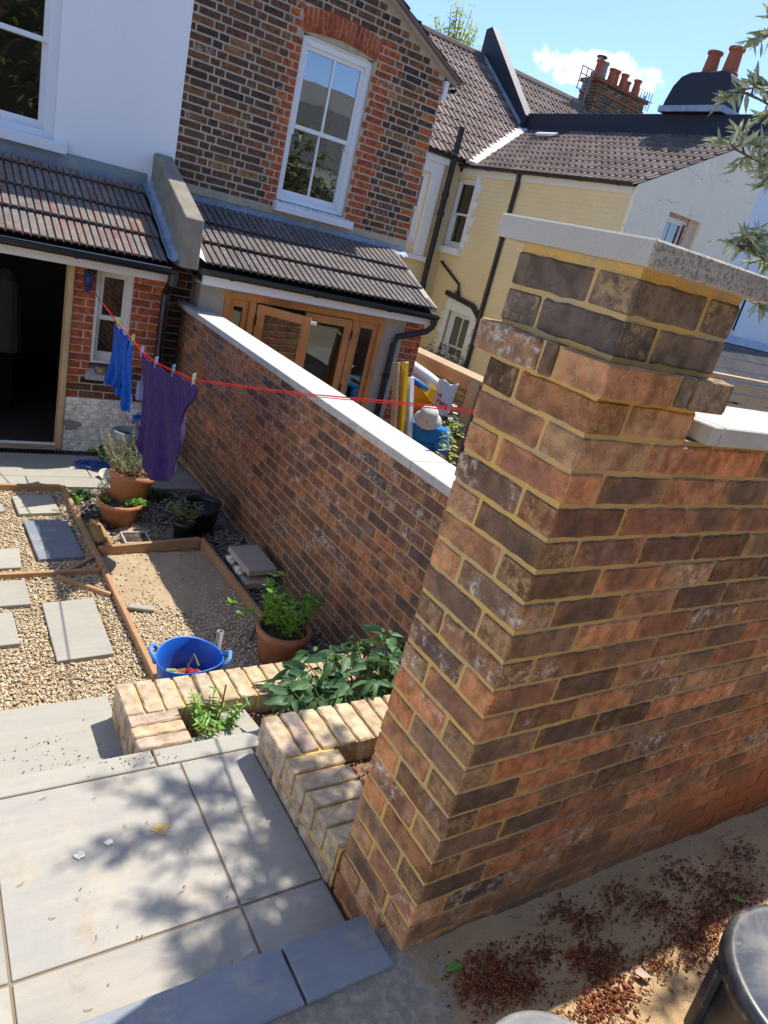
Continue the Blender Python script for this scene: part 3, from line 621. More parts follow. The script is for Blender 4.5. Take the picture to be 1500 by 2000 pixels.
def sash(parent, o, u, n, w, h, rows_cols=(1, 2), fr=0.055, depth=0.10, glass=None, frame_m=None, meet=0.5, name='window', sill=True, horns=False, pane_inset=0.0):
    """vertical sliding sash window; o = lower left outside corner of the opening, u right, n outwards"""
    T = frame(o, u, n); fm = frame_m or M_WPAINT; gm = glass or M_GLASS
    f = MB(T); f.box(0, fr, depth - 0.06, depth + 0.06, 0, h); f.box(w - fr, w, depth - 0.06, depth + 0.06, 0, h)
    f.box(fr, w - fr, depth - 0.058, depth + 0.06, h - fr * 0.9, h); f.box(fr, w - fr, depth - 0.058, depth + 0.06, 0, fr * 0.7)
    win = f.build(name, fm, parent, bevel=0.003)
    zi0 = fr * 0.7; zi1 = h - fr * 0.9; zm = zi0 + (zi1 - zi0) * meet; st = 0.042; x0 = fr; x1 = w - fr
    for nm, a, b, y in (('lower_sash', zi0, zm + 0.02, depth + 0.012), ('upper_sash', zm - 0.02, zi1, depth - 0.028)):
        s = MB(T); bot = 0.075 if nm == 'lower_sash' else 0.04; top = 0.04
        s.box(x0, x0 + st, y, y + 0.036, a, b); s.box(x1 - st, x1, y, y + 0.036, a, b)
        s.box(x0 + st, x1 - st, y + 0.001, y + 0.036, a, a + bot); s.box(x0 + st, x1 - st, y + 0.001, y + 0.036, b - top, b)
        c = rows_cols[1]
        for i in range(1, c):
            xm = x0 + (x1 - x0) * i / c; s.box(xm - 0.011, xm + 0.011, y + 0.003, y + 0.034, a + bot, b - top)
        if horns and nm == 'upper_sash':
            for xx in (x0, x1 - st): s.box(xx, xx + st, y + 0.004, y + 0.034, a - 0.06, a)
        s.build(nm, fm, win)
        g = MB(T); g.box(x0 + st - 0.004, x1 - st + 0.004, y + 0.018, y + 0.0215, a + bot - 0.004, b - top + 0.004); g.build('pane', gm, win)
    return win
def curtain(parent, o, u, n, x0, x1, z0, z1, y, m, amp=0.02, k=60):
    T = frame(o, u, n)
    MB(T).grid(lambda a, b: Vector((x0 + (x1 - x0) * a + 0.02 * math.sin(b * 2.0), y + amp * math.sin(k * (x0 + (x1 - x0) * a) + b), z0 + (z1 - z0) * b)), 40, 6).build('curtain', m, parent, smooth=True)
M_CURT = plain('ribbed curtain', (0.50, 0.44, 0.34), 0.9, 0.1, 0.2); M_NET = plain('pale curtain', (0.34, 0.40, 0.42), 0.9, 0.1, 0.2)
FR = Vector((0, -1, 0)); UX = Vector((1, 0, 0)); FY = 6.0; UY = 7.0
AX, AZ = 1.18, 4.92; VS = 0.478                                  # shared gable: apex and fall

# ---- left: white rendered house
H1 = thing('white_house', 'white rendered house with a tiled lean-to and dark open doorway at left', 'house', (-1.4, 7.0, -0.88))
def gz(x): return AZ - VS * abs(x - AX)
wx0, wx1, wz0, wz1 = -0.93, 0.075, 1.765, 3.42
b = MB(); b.box(-5.2, wx0, UY, UY + 0.3, 0.9, gz(-5.2) if gz(-5.2) > 1 else 1.8); b.box(wx0, wx1, UY, UY + 0.3, 0.9, wz0)
b.prism([(-5.2, UY, 1.75), (wx0, UY, 1.75), (wx0, UY, gz(wx0)), (-5.2, UY, gz(-5.2))], (0, 0.3, 0)) if False else None
b.prism([(wx0, UY, wz1), (wx1, UY, wz1), (wx1, UY, gz(wx1)), (wx0, UY, gz(wx0))], (0, 0.3, 0))
b.prism([(wx1, UY, 0.9), (AX, UY, 0.9), (AX, UY, AZ), (wx1, UY, gz(wx1))], (0, 0.3, 0))
b.prism([(wx0, UY + 0.001, 1.8), (wx0, UY + 0.001, gz(wx0)), (-5.2, UY + 0.001, 1.86)], (0, 0.29, 0)); b.build('upper_wall', M_RENDW, H1)
MB().box(-5.2, AX, UY + 0.31, 11.6, 0.9, 3.2).build('wing_core', M_DARK, H1) if False else None
w1 = sash(H1, (wx0, UY, wz0), UX, FR, wx1 - wx0, wz1 - wz0, (1, 1), 0.085, 0.10, M_GLASSD, meet=0.475)
MB().box(wx0 - 0.1, wx1 + 0.10, UY - 0.08, UY + 0.0, wz0 - 0.095, wz0 - 0.005).build('sill', M_WPAINT, w1, bevel=0.004)
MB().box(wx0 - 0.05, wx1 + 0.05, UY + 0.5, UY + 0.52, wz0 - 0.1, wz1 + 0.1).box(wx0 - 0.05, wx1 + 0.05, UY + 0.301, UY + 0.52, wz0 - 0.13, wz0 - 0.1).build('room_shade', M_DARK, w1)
b = MB(); b.prism([(AX, UY - 0.08, AZ + 0.02), (-5.4, UY - 0.08, gz(-5.4) + 0.02), (-5.4, UY - 0.08, gz(-5.4) + 0.10), (AX, UY - 0.08, AZ + 0.10)], (0, 4.7, 0)); b.build('main_roof', TL_C[1], H1)
# lean-to roof
ez, ty = 0.985, UY - 0.012; ey = 5.80; tz = 1.56
sl = Vector((0, ty - ey, tz - ez)); sl_len = sl.length
rf = MB().prism([(-4.2, ey + 0.03, ez - 0.065), (-4.2, ty, tz - 0.065), (-4.2, ty, tz - 0.02), (-4.2, ey + 0.03, ez - 0.02)], (5.15, 0, 0)).build('lean_to_roof', M_DARK, H1)
roof_tiles(rf, (0.875 - 16 * 0.305, ey, ez), UX, sl, 16 * 0.305, sl_len - 0.10, 0.375, 0.305, 5, TL_A, 0.014, lift=0.032, flat=True)
MB().grid(lambda u, v: Vector((-4.0 + 4.93 * u, UY - 0.004 - 0.006 - (0.17 * max(0, 1 - v * 2)) * (1), tz + 0.055 - 0.07 + 0.145 * max(0, v * 2 - 1) - 0.062 * max(0, 1 - v * 2) + 0.012 * math.sin(u * 300) * max(0, 1 - v * 3))), 250, 8).build('flashing', M_LEADM, H1)
# lead-lined valley against the party parapet
MB().grid(lambda u, v: Vector((0.868 + 0.11 * u, ey - 0.03 + (ty - ey) * v, ez + 0.045 + (tz - ez) * v + 0.03 * abs(2 * u - 0.9) + 0.006 * math.sin(v * 21))), 6, 24).build('valley_lead', M_LEAD, H1)
gl = gutter(H1, (-4.2, ey - 0.055, ez - 0.005), (0.95, ey - 0.055, ez - 0.02), 0.055)
MB().box(-4.2, 0.93, ey + 0.005, ey + 0.03, ez - 0.145, ez - 0.012).build('fascia', M_CREAM, H1)
MB().box(-4.2, 0.93, ey + 0.031, FY, ez - 0.14, ez - 0.125).build('soffit', M_CREAM, H1)
# ground floor wall: old red brick with white painted foot
dx0, dx1, dz1 = -1.75, 0.115, 0.845
sx0, sx1, sz0, sz1 = 0.345, 0.665, -0.02, 0.83
z0 = -0.93; pit = 0.0705
holes = [(dx0 - -2.2 - 0.0, dx1 + 0.05 - -2.2, -2, dz1 + 0.03), (sx0 + 2.2, sx1 + 2.2, sz0 - 0.08, sz1)]
b = MB(); b.box(-4.2, dx0, FY + 0.005, FY + 0.2, -1.0, 0.9); b.box(dx1 + 0.045, sx0, FY + 0.005, FY + 0.2, -1.0, 0.86); b.box(sx0, sx1, FY + 0.005, FY + 0.2, -1.0, sz0 - 0.06); b.box(sx1, 1.0, FY + 0.005, FY + 0.2, -1.0, 0.86)
b.box(dx0, sx1, FY + 0.006, FY + 0.2, sz1 + 0.001 if False else 0.861, 0.93); b.build('mortar', MO_PALE, H1)
allb = wall_bricks((-2.2, FY, 0), UX, FR, 3.2, z0, 25, 'run', pit, test=cut(holes), jit=0.0015, gap=0.003)
up = []; lo = []; dk = []
for me, M in allb:
    p = M.translation
    if p.z < -0.37: lo.append((me, M))
    elif p.z < 0.0 and p.x > 0.36 - 0.1 * (p.z < -0.2): dk.append((me, M))
    else: up.append((me, M))
pieces(H1, 'brick', up, *M_RED); pieces(H1, 'brick', dk, *M_OLD); pieces(H1, 'brick', lo, *M_WHITE)
MB().box(dx1 + 0.05, 1.0, FY + 0.0035, FY + 0.012, -0.97, -0.375).build('painted_joints', MO_WHITE, H1)
# a patch where the paint has spalled to the render below
b = MB(); pts = []
for i in range(14):
    a = i / 14 * 6.283; r = 0.062 + 0.010 * math.sin(3 * a + 1) + 0.007 * math.sin(5 * a); pts.append((0.235 + r * 1.25 * math.cos(a), FY - 0.006, -0.635 + r * 0.85 * math.sin(a)))
b.prism(pts, (0, 0.004, 0)); b.build('bare_patch', M_CONC, H1)
# door frame, threshold, unlit room
fr_ = MB(); fr_.box(dx1 - 0.005, dx1 + 0.042, FY - 0.02, FY + 0.12, -0.9, dz1 + 0.03); fr_.box(dx0 - 0.04, dx0 + 0.006, FY - 0.02, FY + 0.12, -0.9, dz1 + 0.03)
fr_.box(dx0 + 0.006, dx1 - 0.005, FY - 0.018, FY + 0.12, dz1 - 0.0, dz1 + 0.03); dfr = fr_.build('door_frame', M_PINE, H1, bevel=0.003)
MB().box(dx0 + 0.006, dx1 - 0.005, FY - 0.05, FY + 0.12, -0.905, -0.862).build('threshold', M_TIMBW, dfr)
MB().box(dx0 + 0.006, dx1 - 0.005, FY + 0.04, FY + 0.06, -0.861, -0.845).build('track', M_WPAINT, dfr)
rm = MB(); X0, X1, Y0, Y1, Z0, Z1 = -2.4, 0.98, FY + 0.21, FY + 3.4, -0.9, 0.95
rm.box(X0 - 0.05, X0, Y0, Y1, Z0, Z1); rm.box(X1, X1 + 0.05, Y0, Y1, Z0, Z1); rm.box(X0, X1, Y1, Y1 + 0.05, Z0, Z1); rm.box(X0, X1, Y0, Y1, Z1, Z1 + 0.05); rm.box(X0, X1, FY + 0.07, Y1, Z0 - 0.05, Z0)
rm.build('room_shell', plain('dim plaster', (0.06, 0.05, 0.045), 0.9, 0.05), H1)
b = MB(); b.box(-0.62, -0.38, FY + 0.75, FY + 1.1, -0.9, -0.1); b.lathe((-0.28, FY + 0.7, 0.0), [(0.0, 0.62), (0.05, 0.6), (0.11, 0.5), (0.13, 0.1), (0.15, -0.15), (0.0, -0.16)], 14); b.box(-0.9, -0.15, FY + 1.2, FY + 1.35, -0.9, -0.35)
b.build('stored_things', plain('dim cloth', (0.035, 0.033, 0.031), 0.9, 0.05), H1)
# narrow window beside the door
w2 = sash(H1, (sx0, FY, sz0), UX, FR, sx1 - sx0, sz1 - sz0, (1, 1), 0.03, 0.07, M_GLASSD, M_CREAM, 0.50)
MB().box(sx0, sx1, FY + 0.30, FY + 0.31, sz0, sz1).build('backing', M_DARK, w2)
b = MB(); b.add([(sx0 - 0.03, FY - 0.045, sz0 - 0.10), (sx1 + 0.02, FY - 0.045, sz0 - 0.10), (sx1 + 0.02, FY + 0.1, sz0 - 0.03), (sx0 - 0.03, FY + 0.1, sz0 - 0.03), (sx0 - 0.03, FY - 0.045, sz0 - 0.15), (sx1 + 0.02, FY - 0.045, sz0 - 0.15), (sx1 + 0.02, FY + 0.1, sz0 - 0.15), (sx0 - 0.03, FY + 0.1, sz0 - 0.15)],
    [(0, 1, 2, 3), (4, 7, 6, 5), (0, 4, 5, 1), (1, 5, 6, 2), (2, 6, 7, 3), (3, 7, 4, 0)]); b.build('sill', plain('flaking grey paint', (0.50, 0.50, 0.50), 0.8, 0.2, 0.7, 25, c2=(0.30, 0.28, 0.27)), w2)
# downpipe in the corner
b = MB(); b.tube([(0.93, ey - 0.05, ez - 0.10), (0.94, FY - 0.06, 0.72), (0.94, FY - 0.06, -0.88)], 0.037, 10); b.tube([(0.93, ey - 0.055, ez - 0.02), (0.93, ey - 0.052, ez - 0.16)], 0.045, 10); b.tube([(0.94, FY - 0.06, 0.40), (0.94, FY - 0.06, 0.33)], 0.043, 10)
b.build('downpipe', M_BLACKP, H1)

# ---- party wall parapet between the two lean-tos
PW = thing('party_wall', 'weathered concrete capped party wall stepping down between the two lean-to roofs', 'wall', (1.12, 6.4, -0.9))
b = MB(); b.prism([(0.97, 5.73, 1.0), (0.97, UY, 1.0), (0.97, UY, 1.88), (0.97, UY - 0.05, 1.90), (0.97, 5.73, 1.43)], (0.17, 0, 0)); b.build('capping', M_CONC, PW, bevel=0.008)
MB().box(1.005, 1.275, 6.26, UY, -0.95, 0.999).build('mortar', MO_OLD, PW)
it = wall_bricks((1.0, 6.255, 0), UX, FR, 0.28, -0.9, 25, 'flem'); pieces(PW, 'brick', it, *M_OLD)
join_stuff('side_brick_face', wall_bricks((1.0, 7.0, 0), (0, -1, 0), (-1, 0, 0), 0.74, -0.9, 25, 'flem'), M_OLD[1], PW)

# ---- right: brick house
H2 = thing('brick_house', 'old brick gabled house with a tall white sash window and oak garden doors', 'house', (2.7, 7.0, -0.88))
RX = 4.115
ox0, ox1, oz0, oz1 = 2.315, 3.175, 1.775, 3.35
b = MB(); b.prism([(AX, UY + 0.006, 0.9), (ox0, UY + 0.006, 0.9), (ox0, UY + 0.006, gz(ox0)), (AX, UY + 0.006, AZ)], (0, 0.28, 0)); b.box(ox0, ox1, UY + 0.006, UY + 0.286, 0.9, oz0 - 0.10)
b.prism([(ox0, UY + 0.006, oz1 + 0.11), (ox1, UY + 0.006, oz1 + 0.11), (ox1, UY + 0.006, gz(ox1)), (ox0, UY + 0.006, gz(ox0))], (0, 0.28, 0)); b.prism([(ox1, UY + 0.006, 0.9), (RX, UY + 0.006, 0.9), (RX, UY + 0.006, gz(RX)), (ox1, UY + 0.006, gz(ox1))], (0, 0.28, 0))
b.build('mortar', MO_OLD, H2)
cxw = (ox0 + ox1) / 2
def arch(x): return oz1 + 0.052 - 0.27 * (x - cxw) ** 2
CH = cut([(ox0 - AX, ox1 - AX, oz0 - 0.11, oz1 + 0.02), (ox0 - 0.03 - AX, ox1 + 0.03 - AX, oz1 - 0.03, oz1 + 0.27)])
def gtest(a, bb, z):
    out = []
    for s, e in CH(a, bb, z):
        lim = AX + (AZ - 0.05 - z) / VS - AX
        if s > lim - 0.05: continue
        out.append((s, min(e, lim)))
    return [q for q in out if q[1] - q[0] > 0.04]
allb = wall_bricks((AX, UY, 0), UX, FR, RX - AX, 1.60, 45, 'flem', test=gtest, jit=0.003, gap=0.007)
red = []; old = []
for me, M in allb:
    x = M.translation.x; k = int((M.translation.z - 1.60) / 0.075); w = 0.20 if k % 2 else 0.14
    if (ox0 - w < x < ox0 or ox1 < x < ox1 + w) and oz0 - 0.15 < M.translation.z < oz1 + 0.3 or x > RX - w + 0.03: red.append((me, M))
    else: old.append((me, M))
pieces(H2, 'brick', red, *M_RED, limit=140); pieces(H2, 'brick', old, *M_OLD, limit=160)
it = []
na = 17
for i in range(na):                                              # soldier arch over the window
    x = ox0 - 0.02 + (ox1 - ox0 + 0.04) * (i + 0.5) / na; an = (x - cxw) * 0.36
    it.append((rb(0.215, 0.1025, 0.046), bmat(Vector((x + 0.107 * math.sin(an), UY + 0.05, arch(x) + 0.03 + 0.107)), (math.sin(an), 0, math.cos(an)), FR)))
pieces(H2, 'arch_brick', it, *M_RED)
MB().box(ox0 - 0.05, ox1 + 0.05, UY + 0.012, UY + 0.1, oz1 + 0.03, oz1 + 0.29).build('arch_mortar', MO_OLD, H2)
w3 = sash(H2, (ox0, UY, oz0), UX, FR, ox1 - ox0, oz1 - oz0, (1, 2), 0.06, 0.10, M_GLASS, meet=0.485, horns=True)
b = MB(); b.prism([(ox0, UY + 0.035, oz1 - 0.002)] + [(ox0 + (ox1 - ox0) * i / 10, UY + 0.035, arch(ox0 + (ox1 - ox0) * i / 10) + 0.005) for i in range(11)] + [(ox1, UY + 0.035, oz1 - 0.002)], (0, 0.13, 0)); b.build('head', M_CREAM, w3)
b = MB(); b.add([(ox0 - 0.03, UY - 0.10, oz0 - 0.035), (ox1 + 0.10, UY - 0.10, oz0 - 0.035), (ox1 + 0.10, UY + 0.1, oz0 + 0.002), (ox0 - 0.03, UY + 0.1, oz0 + 0.002), (ox0 - 0.03, UY - 0.10, oz0 - 0.115), (ox1 + 0.10, UY - 0.10, oz0 - 0.115), (ox1 + 0.10, UY + 0.1, oz0 - 0.115), (ox0 - 0.03, UY + 0.1, oz0 - 0.115)],
    [(0, 1, 2, 3), (4, 7, 6, 5), (0, 4, 5, 1), (1, 5, 6, 2), (2, 6, 7, 3), (3, 7, 4, 0)])
t = MT('flaking white sill paint', 0.7, 0.3); fl = t.smooth(t.noise(26, 5, None, 0.7), 0.53, 0.58); top = t.smooth(t.n('SeparateXYZ', {'Vector': t.n('NewGeometry').outputs['Normal']}).outputs['Z'], 0.4, 0.8)
t.col(t.mix(t.math('MULTIPLY', fl, top), (0.78, 0.78, 0.78), (0.22, 0.21, 0.20))); t.bump(fl, 0.4, 0.004)
b.build('sill', t.m, w3, bevel=0.004)
curtain(w3, (ox0, UY, oz0), UX, FR, 0.585, 0.79, -0.02, oz1 - oz0 - 0.35, 0.24, M_CURT, 0.016, 110); curtain(w3, (ox0, UY, oz0), UX, FR, 0.06, 0.13, -0.02, 0.72, 0.2, M_NET, 0.015, 90)
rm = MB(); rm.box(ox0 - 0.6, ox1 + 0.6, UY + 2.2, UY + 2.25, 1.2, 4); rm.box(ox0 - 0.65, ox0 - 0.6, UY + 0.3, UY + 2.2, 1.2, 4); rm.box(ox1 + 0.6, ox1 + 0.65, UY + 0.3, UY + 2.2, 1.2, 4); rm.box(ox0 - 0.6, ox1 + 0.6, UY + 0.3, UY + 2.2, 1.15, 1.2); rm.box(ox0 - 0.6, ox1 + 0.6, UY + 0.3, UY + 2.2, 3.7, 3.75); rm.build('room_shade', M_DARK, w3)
# roof edge of the gable
b = MB(); b.prism([(AX, UY - 0.06, AZ + 0.0), (RX + 0.14, UY - 0.06, gz(RX + 0.14)), (RX + 0.14, UY - 0.06, gz(RX + 0.14) + 0.035), (AX, UY - 0.06, AZ + 0.035)], (0, 4.6, 0)); b.build('verge_mortar', M_RENDG, H2)
vr = MB().prism([(AX, UY - 0.10, AZ + 0.036), (RX + 0.17, UY - 0.10, gz(RX + 0.17) + 0.036), (RX + 0.17, UY - 0.10, gz(RX + 0.17) + 0.075), (AX, UY - 0.10, AZ + 0.075)], (0, 4.6, 0)).build('gable_roof', TL_C[1], H2)
roof_tiles(vr, (RX + 0.2, UY - 0.11, gz(RX + 0.2) + 0.06), (0, 1, 0), (-1, 0, VS), 4.6, 3.1, 0.34, 0.30, 2, TL_C, limit=60)
MB().box(RX + 0.005, RX + 0.055, UY - 0.03, UY + 0.12, gz(RX) - 0.24, gz(RX) - 0.04).build('fascia_end', M_WPAINT, H2)
gutter(H2, (RX + 0.115, UY - 0.03, gz(RX) - 0.08), (RX + 0.115, 11.5, gz(RX) - 0.08), 0.06, (1, 0, 0), 0)
MB().box(RX - 0.25, RX, UY + 0.29, 11.6, -0.88, 3.42).build('side_wall', M_RENDC, H2)  # unseen side made pale so it bounces sun onto the yellow wall
# lean-to roof
ez2, ey2 = 1.035, 5.80
sl2 = Vector((0, ty - ey2, 1.56 - ez2))
rf2 = MB().prism([(1.28, ey2 + 0.03, ez2 - 0.06), (1.28, ty, 1.50), (1.28, ty, 1.54), (1.28, ey2 + 0.03, ez2 - 0.02)], (2.62, 0, 0)).build('lean_to_roof', M_DARK, H2)
roof_tiles(rf2, (1.22, ey2, ez2), UX, sl2, 2.70, sl2.length - 0.06, 0.395, 0.30, 4, TL_B, 0.016, lift=0.032, flat=True)
MB().grid(lambda u, v: Vector((1.22 + 2.9 * u, UY - 0.006 - 0.15 * max(0, 1 - v * 2), 1.565 + 0.07 * max(0, v * 2 - 1) - 0.05 * max(0, 1 - v * 2) + 0.012 * math.sin(u * 180) * max(0, 1 - v * 3))), 200, 8).build('flashing', M_LEAD, H2)
MB().box(1.22, 4.1, UY - 0.02, UY - 0.001, 1.62, 1.70).build('mortar_fillet', MO_OLD, H2)
MB().prism([(3.86, 5.8, ez2 + 0.0), (3.86, ty, 1.53), (3.86, ty, 1.58), (3.86, 5.8, ez2 + 0.05)], (0.08, 0, 0)).build('verge', M_RENDG, H2)
MB().grid(lambda u, v: Vector((1.142 + 0.09 * u, 5.78 + 1.2 * v, ez2 + 0.04 + 0.53 * v + 0.05 * (1 - u))), 3, 10).build('side_flashing', M_FLASHC, H2)
gutter(H2, (1.16, ey2 - 0.055, ez2 - 0.01), (3.93, ey2 - 0.055, ez2 - 0.03), 0.055, brackets=0.9)
MB().box(1.22, 3.88, ey2 + 0.0, ey2 + 0.022, ez2 - 0.155, ez2 - 0.03).build('fascia', M_WPAINT, H2)
MB().box(1.22, 3.88, ey2 + 0.023, FY, ez2 - 0.155, ez2 - 0.14).build('soffit', M_WPAINT, H2)
# rendered ground floor and oak doors
f0, f1, ft = 1.53, 3.43, 0.84
b = MB(); b.box(1.2795, f0, FY, FY + 0.22, -0.95, 0.895); b.box(f1, 3.70, FY, FY + 0.22, -0.95, 0.895); b.box(f0, f1, FY, FY + 0.22, ft, 0.895); b.build('render', M_RENDG, H2)
it = wall_bricks((3.715, FY, 0), UX, FR, 0.26, -0.93, 25, 'flem'); pieces(H2, 'brick', it, *M_RED)
MB().box(3.701, 3.97, FY + 0.006, FY + 1.0, -0.95, 0.9).build('pier_mortar', MO_PALE, H2)
join_stuff('side_brick_face', wall_bricks((3.975, FY, 0), (0, 1, 0), UX, 1.0, -0.93, 24, 'flem'), M_RED[1], H2)
df = MB(); yf = FY - 0.01
df.box(f0, f0 + 0.065, yf, FY + 0.10, -0.9, ft); df.box(f1 - 0.065, f1, yf, FY + 0.10, -0.9, ft); df.box(f0 + 0.065, f1 - 0.065, yf + 0.002, FY + 0.10, ft - 0.065, ft); df.box(f0 + 0.065, f1 - 0.065, yf + 0.002, FY + 0.1, -0.9, -0.84)
df.box(1.80, 1.87, yf + 0.001, FY + 0.10, -0.84, ft - 0.066); df.box(3.02, 3.09, yf + 0.001, FY + 0.10, -0.84, ft - 0.066)
dfo = df.build('garden_doors', M_OAK, H2, bevel=0.003)
def leaf(name, T, w, h, parent):
    st = 0.085; b = MB(T); b.box(0, st, 0, 0.045, 0, h); b.box(w - st, w, 0, 0.045, 0, h); b.box(st, w - st, 0.001, 0.044, h - st, h); b.box(st, w - st, 0.001, 0.044, 0, 0.2)
    o = b.build(name, M_OAK, parent, bevel=0.003)
    return o, MB(T).box(st - 0.005, w - st + 0.005, 0.02, 0.024, 0.195, h - st + 0.005)
for nm, x, w in (('sidelight', f0 + 0.068, 0.20), ('sidelight', 3.093, 0.27)):
    st = 0.05; T = frame((x, FY + 0.03, -0.835), UX, FR); h = 1.605; b = MB(T); b.box(0, st, 0, 0.04, 0, h); b.box(w - st, w, 0, 0.04, 0, h); b.box(st, w - st, 0.001, 0.039, h - 0.07, h); b.box(st, w - st, 0.001, 0.039, 0, 0.2); b.build(nm, M_OAK, dfo)
    MB(T).box(st - 0.005, w - st + 0.005, 0.018, 0.022, 0.195, h - 0.065).build('pane', M_GLASSR, dfo)
o, g = leaf('door_leaf', frame((2.44, FY + 0.0, -0.835), UX, FR), 0.575, 1.60, dfo); g.build('pane', M_GLASSR, dfo)
an = R(-38); o, g = leaf('door_leaf', frame((1.875, FY - 0.02, -0.835), (math.cos(an), math.sin(an), 0), (math.sin(an), -math.cos(an), 0)), 0.56, 1.60, dfo); g.build('pane', M_GLASSR, dfo)
c_ = Vector((1.875 + 0.56 * math.cos(an), FY - 0.02 + 0.56 * math.sin(an), 0)); MB().bar(c_ + Vector((0, 0, 0.72)), c_ + Vector((0.05, -0.03, 0.72)), 0.03, 0.03).build('latch', M_WPAINT, dfo)
for z in (-0.6, 0.0, 0.6):
    MB().tube([(1.872, FY - 0.03, z - 0.05), (1.872, FY - 0.03, z + 0.05)], 0.009, 8).build('hinge', M_BLACKP, dfo); MB().tube([(3.02, FY - 0.02, z - 0.05), (3.02, FY - 0.02, z + 0.05)], 0.009, 8).build('hinge', M_BLACKP, dfo)
rm = MB(); X0, X1, Y0, Y1, Z0, Z1 = 1.3, 3.7, FY + 0.23, FY + 2.6, -0.88, 0.88
rm.box(X0 - 0.02, X0, Y0, Y1, Z0, Z1); rm.box(X1, X1 + 0.0, Y0, Y1, Z0, Z1); rm.box(X0, X1, Y1, Y1 + 0.05, Z0, Z1); rm.box(X0, X1, Y0, Y1, Z1, Z1 + 0.02); rm.box(X0, X1, FY + 0.11, Y1, Z0 - 0.05, Z0); rm.build('room_shell', M_ROOM, H2)
b = MB(); b.box(2.2, 3.4, FY + 1.1, FY + 1.7, -0.88, -0.02); b.build('kitchen_counter', plain('counter', (0.55, 0.5, 0.44), 0.5), H2)
b = MB(); b.box(1.31, 2.3, FY + 1.9, FY + 2.5, -0.88, 0.25); b.build('kitchen_units', M_DARK, H2)
# rainwater pipe with swan neck
b = MB(); b.tube([(3.90, ey2 - 0.055, ez2 - 0.04), (3.90, ey2 - 0.055, ez2 - 0.15), (3.86, ey2 - 0.02, ez2 - 0.22), (3.60, FY - 0.05, ez2 - 0.36), (3.575, FY - 0.05, ez2 - 0.46), (3.575, FY - 0.05, -0.88)], 0.036, 10)
b.tube([(3.90, ey2 - 0.055, ez2 - 0.02), (3.90, ey2 - 0.055, ez2 - 0.13)], 0.046, 10); b.tube([(3.575, FY - 0.05, 0.25), (3.575, FY - 0.05, 0.18)], 0.043, 10); b.build('downpipe', M_BLACKP, H2)
# ---- yellow painted house across the alley
H3 = thing('yellow_house', 'yellow painted brick house with white gable end and black edged tiled roofs', 'house', (9.0, 9.4, -0.62))
YX = 8.0; Y0g, Y1g = 7.2, 11.6; NX = Vector((-1, 0, 0)); UY_ = Vector((0, -1, 0))
upw = (11.66, 11.0, 1.80, 3.08); low = (10.78, 10.06, -0.28, 0.66)
b = MB()
def ybox(ya, yb, za, zb): b.box(YX, YX + 0.25, ya, yb, za, zb)
ybox(Y0g, 10.06, -0.7, 3.26); ybox(10.06, 10.78, -0.7, -0.28); ybox(10.06, 10.78, 0.66, 3.26); ybox(10.78, 11.0, -0.7, 3.26); ybox(11.0, 11.66, -0.7, 1.80); ybox(11.0, 11.66, 3.08, 3.26); ybox(11.66, 11.9, -0.7, 3.26)
b.build('side_wall', M_YEL, H3)
def quoins(ya, yb, za, zb, par):
    """white keyed blocks either side of an opening"""
    z = za; i = 0
    while z < zb:
        w = 0.21 if i % 2 else 0.13; h = min(0.146, zb - z)
        for y0 in (ya, yb - w): MB().box(YX - 0.022, YX + 0.02, y0, y0 + w, z, z + h).build('quoin_block', M_WPAINT, par)
        z += 0.15; i += 1
wy = sash(H3, (YX, upw[0], upw[2]), UY_, NX, upw[0] - upw[1], upw[3] - upw[2], (1, 1), 0.06, 0.12, glass_mat('curtained glass', 0.1, 1.5, (0.5, 0.55, 0.5)), meet=0.5)
quoins(upw[0], upw[1], upw[2] + 0.0, upw[3] + 0.14, wy); MB().box(YX - 0.09, YX + 0.10, upw[1] - 0.08, upw[0] + 0.10, upw[2] - 0.13, upw[2] - 0.005).build('sill', M_WPAINT, wy)
MB().box(YX + 0.17, YX + 0.19, upw[1] - 0.2, upw[0] + 0.2, upw[2] - 0.2, upw[3] + 0.1).build('blind', plain('pale blind', (0.62, 0.66, 0.62), 0.9, 0.1, 0.2), wy)
wz = sash(H3, (YX, low[0], low[2]), UY_, NX, low[0] - low[1], low[3] - low[2], (1, 2), 0.05, 0.12, M_GLASS, meet=0.28); quoins(low[0], low[1], low[2], low[3], wz)
hb = MB(); hb.prism([(YX - 0.022, low[0] + 0.15, low[3]), (YX - 0.022, low[1] - 0.15, low[3]), (YX - 0.022, low[1] - 0.15, low[3] + 0.20), (YX - 0.022, (low[0] + low[1]) / 2, low[3] + 0.27), (YX - 0.022, low[0] + 0.15, low[3] + 0.20)], (0.04, 0, 0)); hb.build('lintel', M_WPAINT, wz)
MB().box(YX + 0.5, YX + 0.52, low[1] - 0.3, low[0] + 0.3, low[2] - 0.3, low[3] + 0.2).build('room_shade', M_DARK, wz)
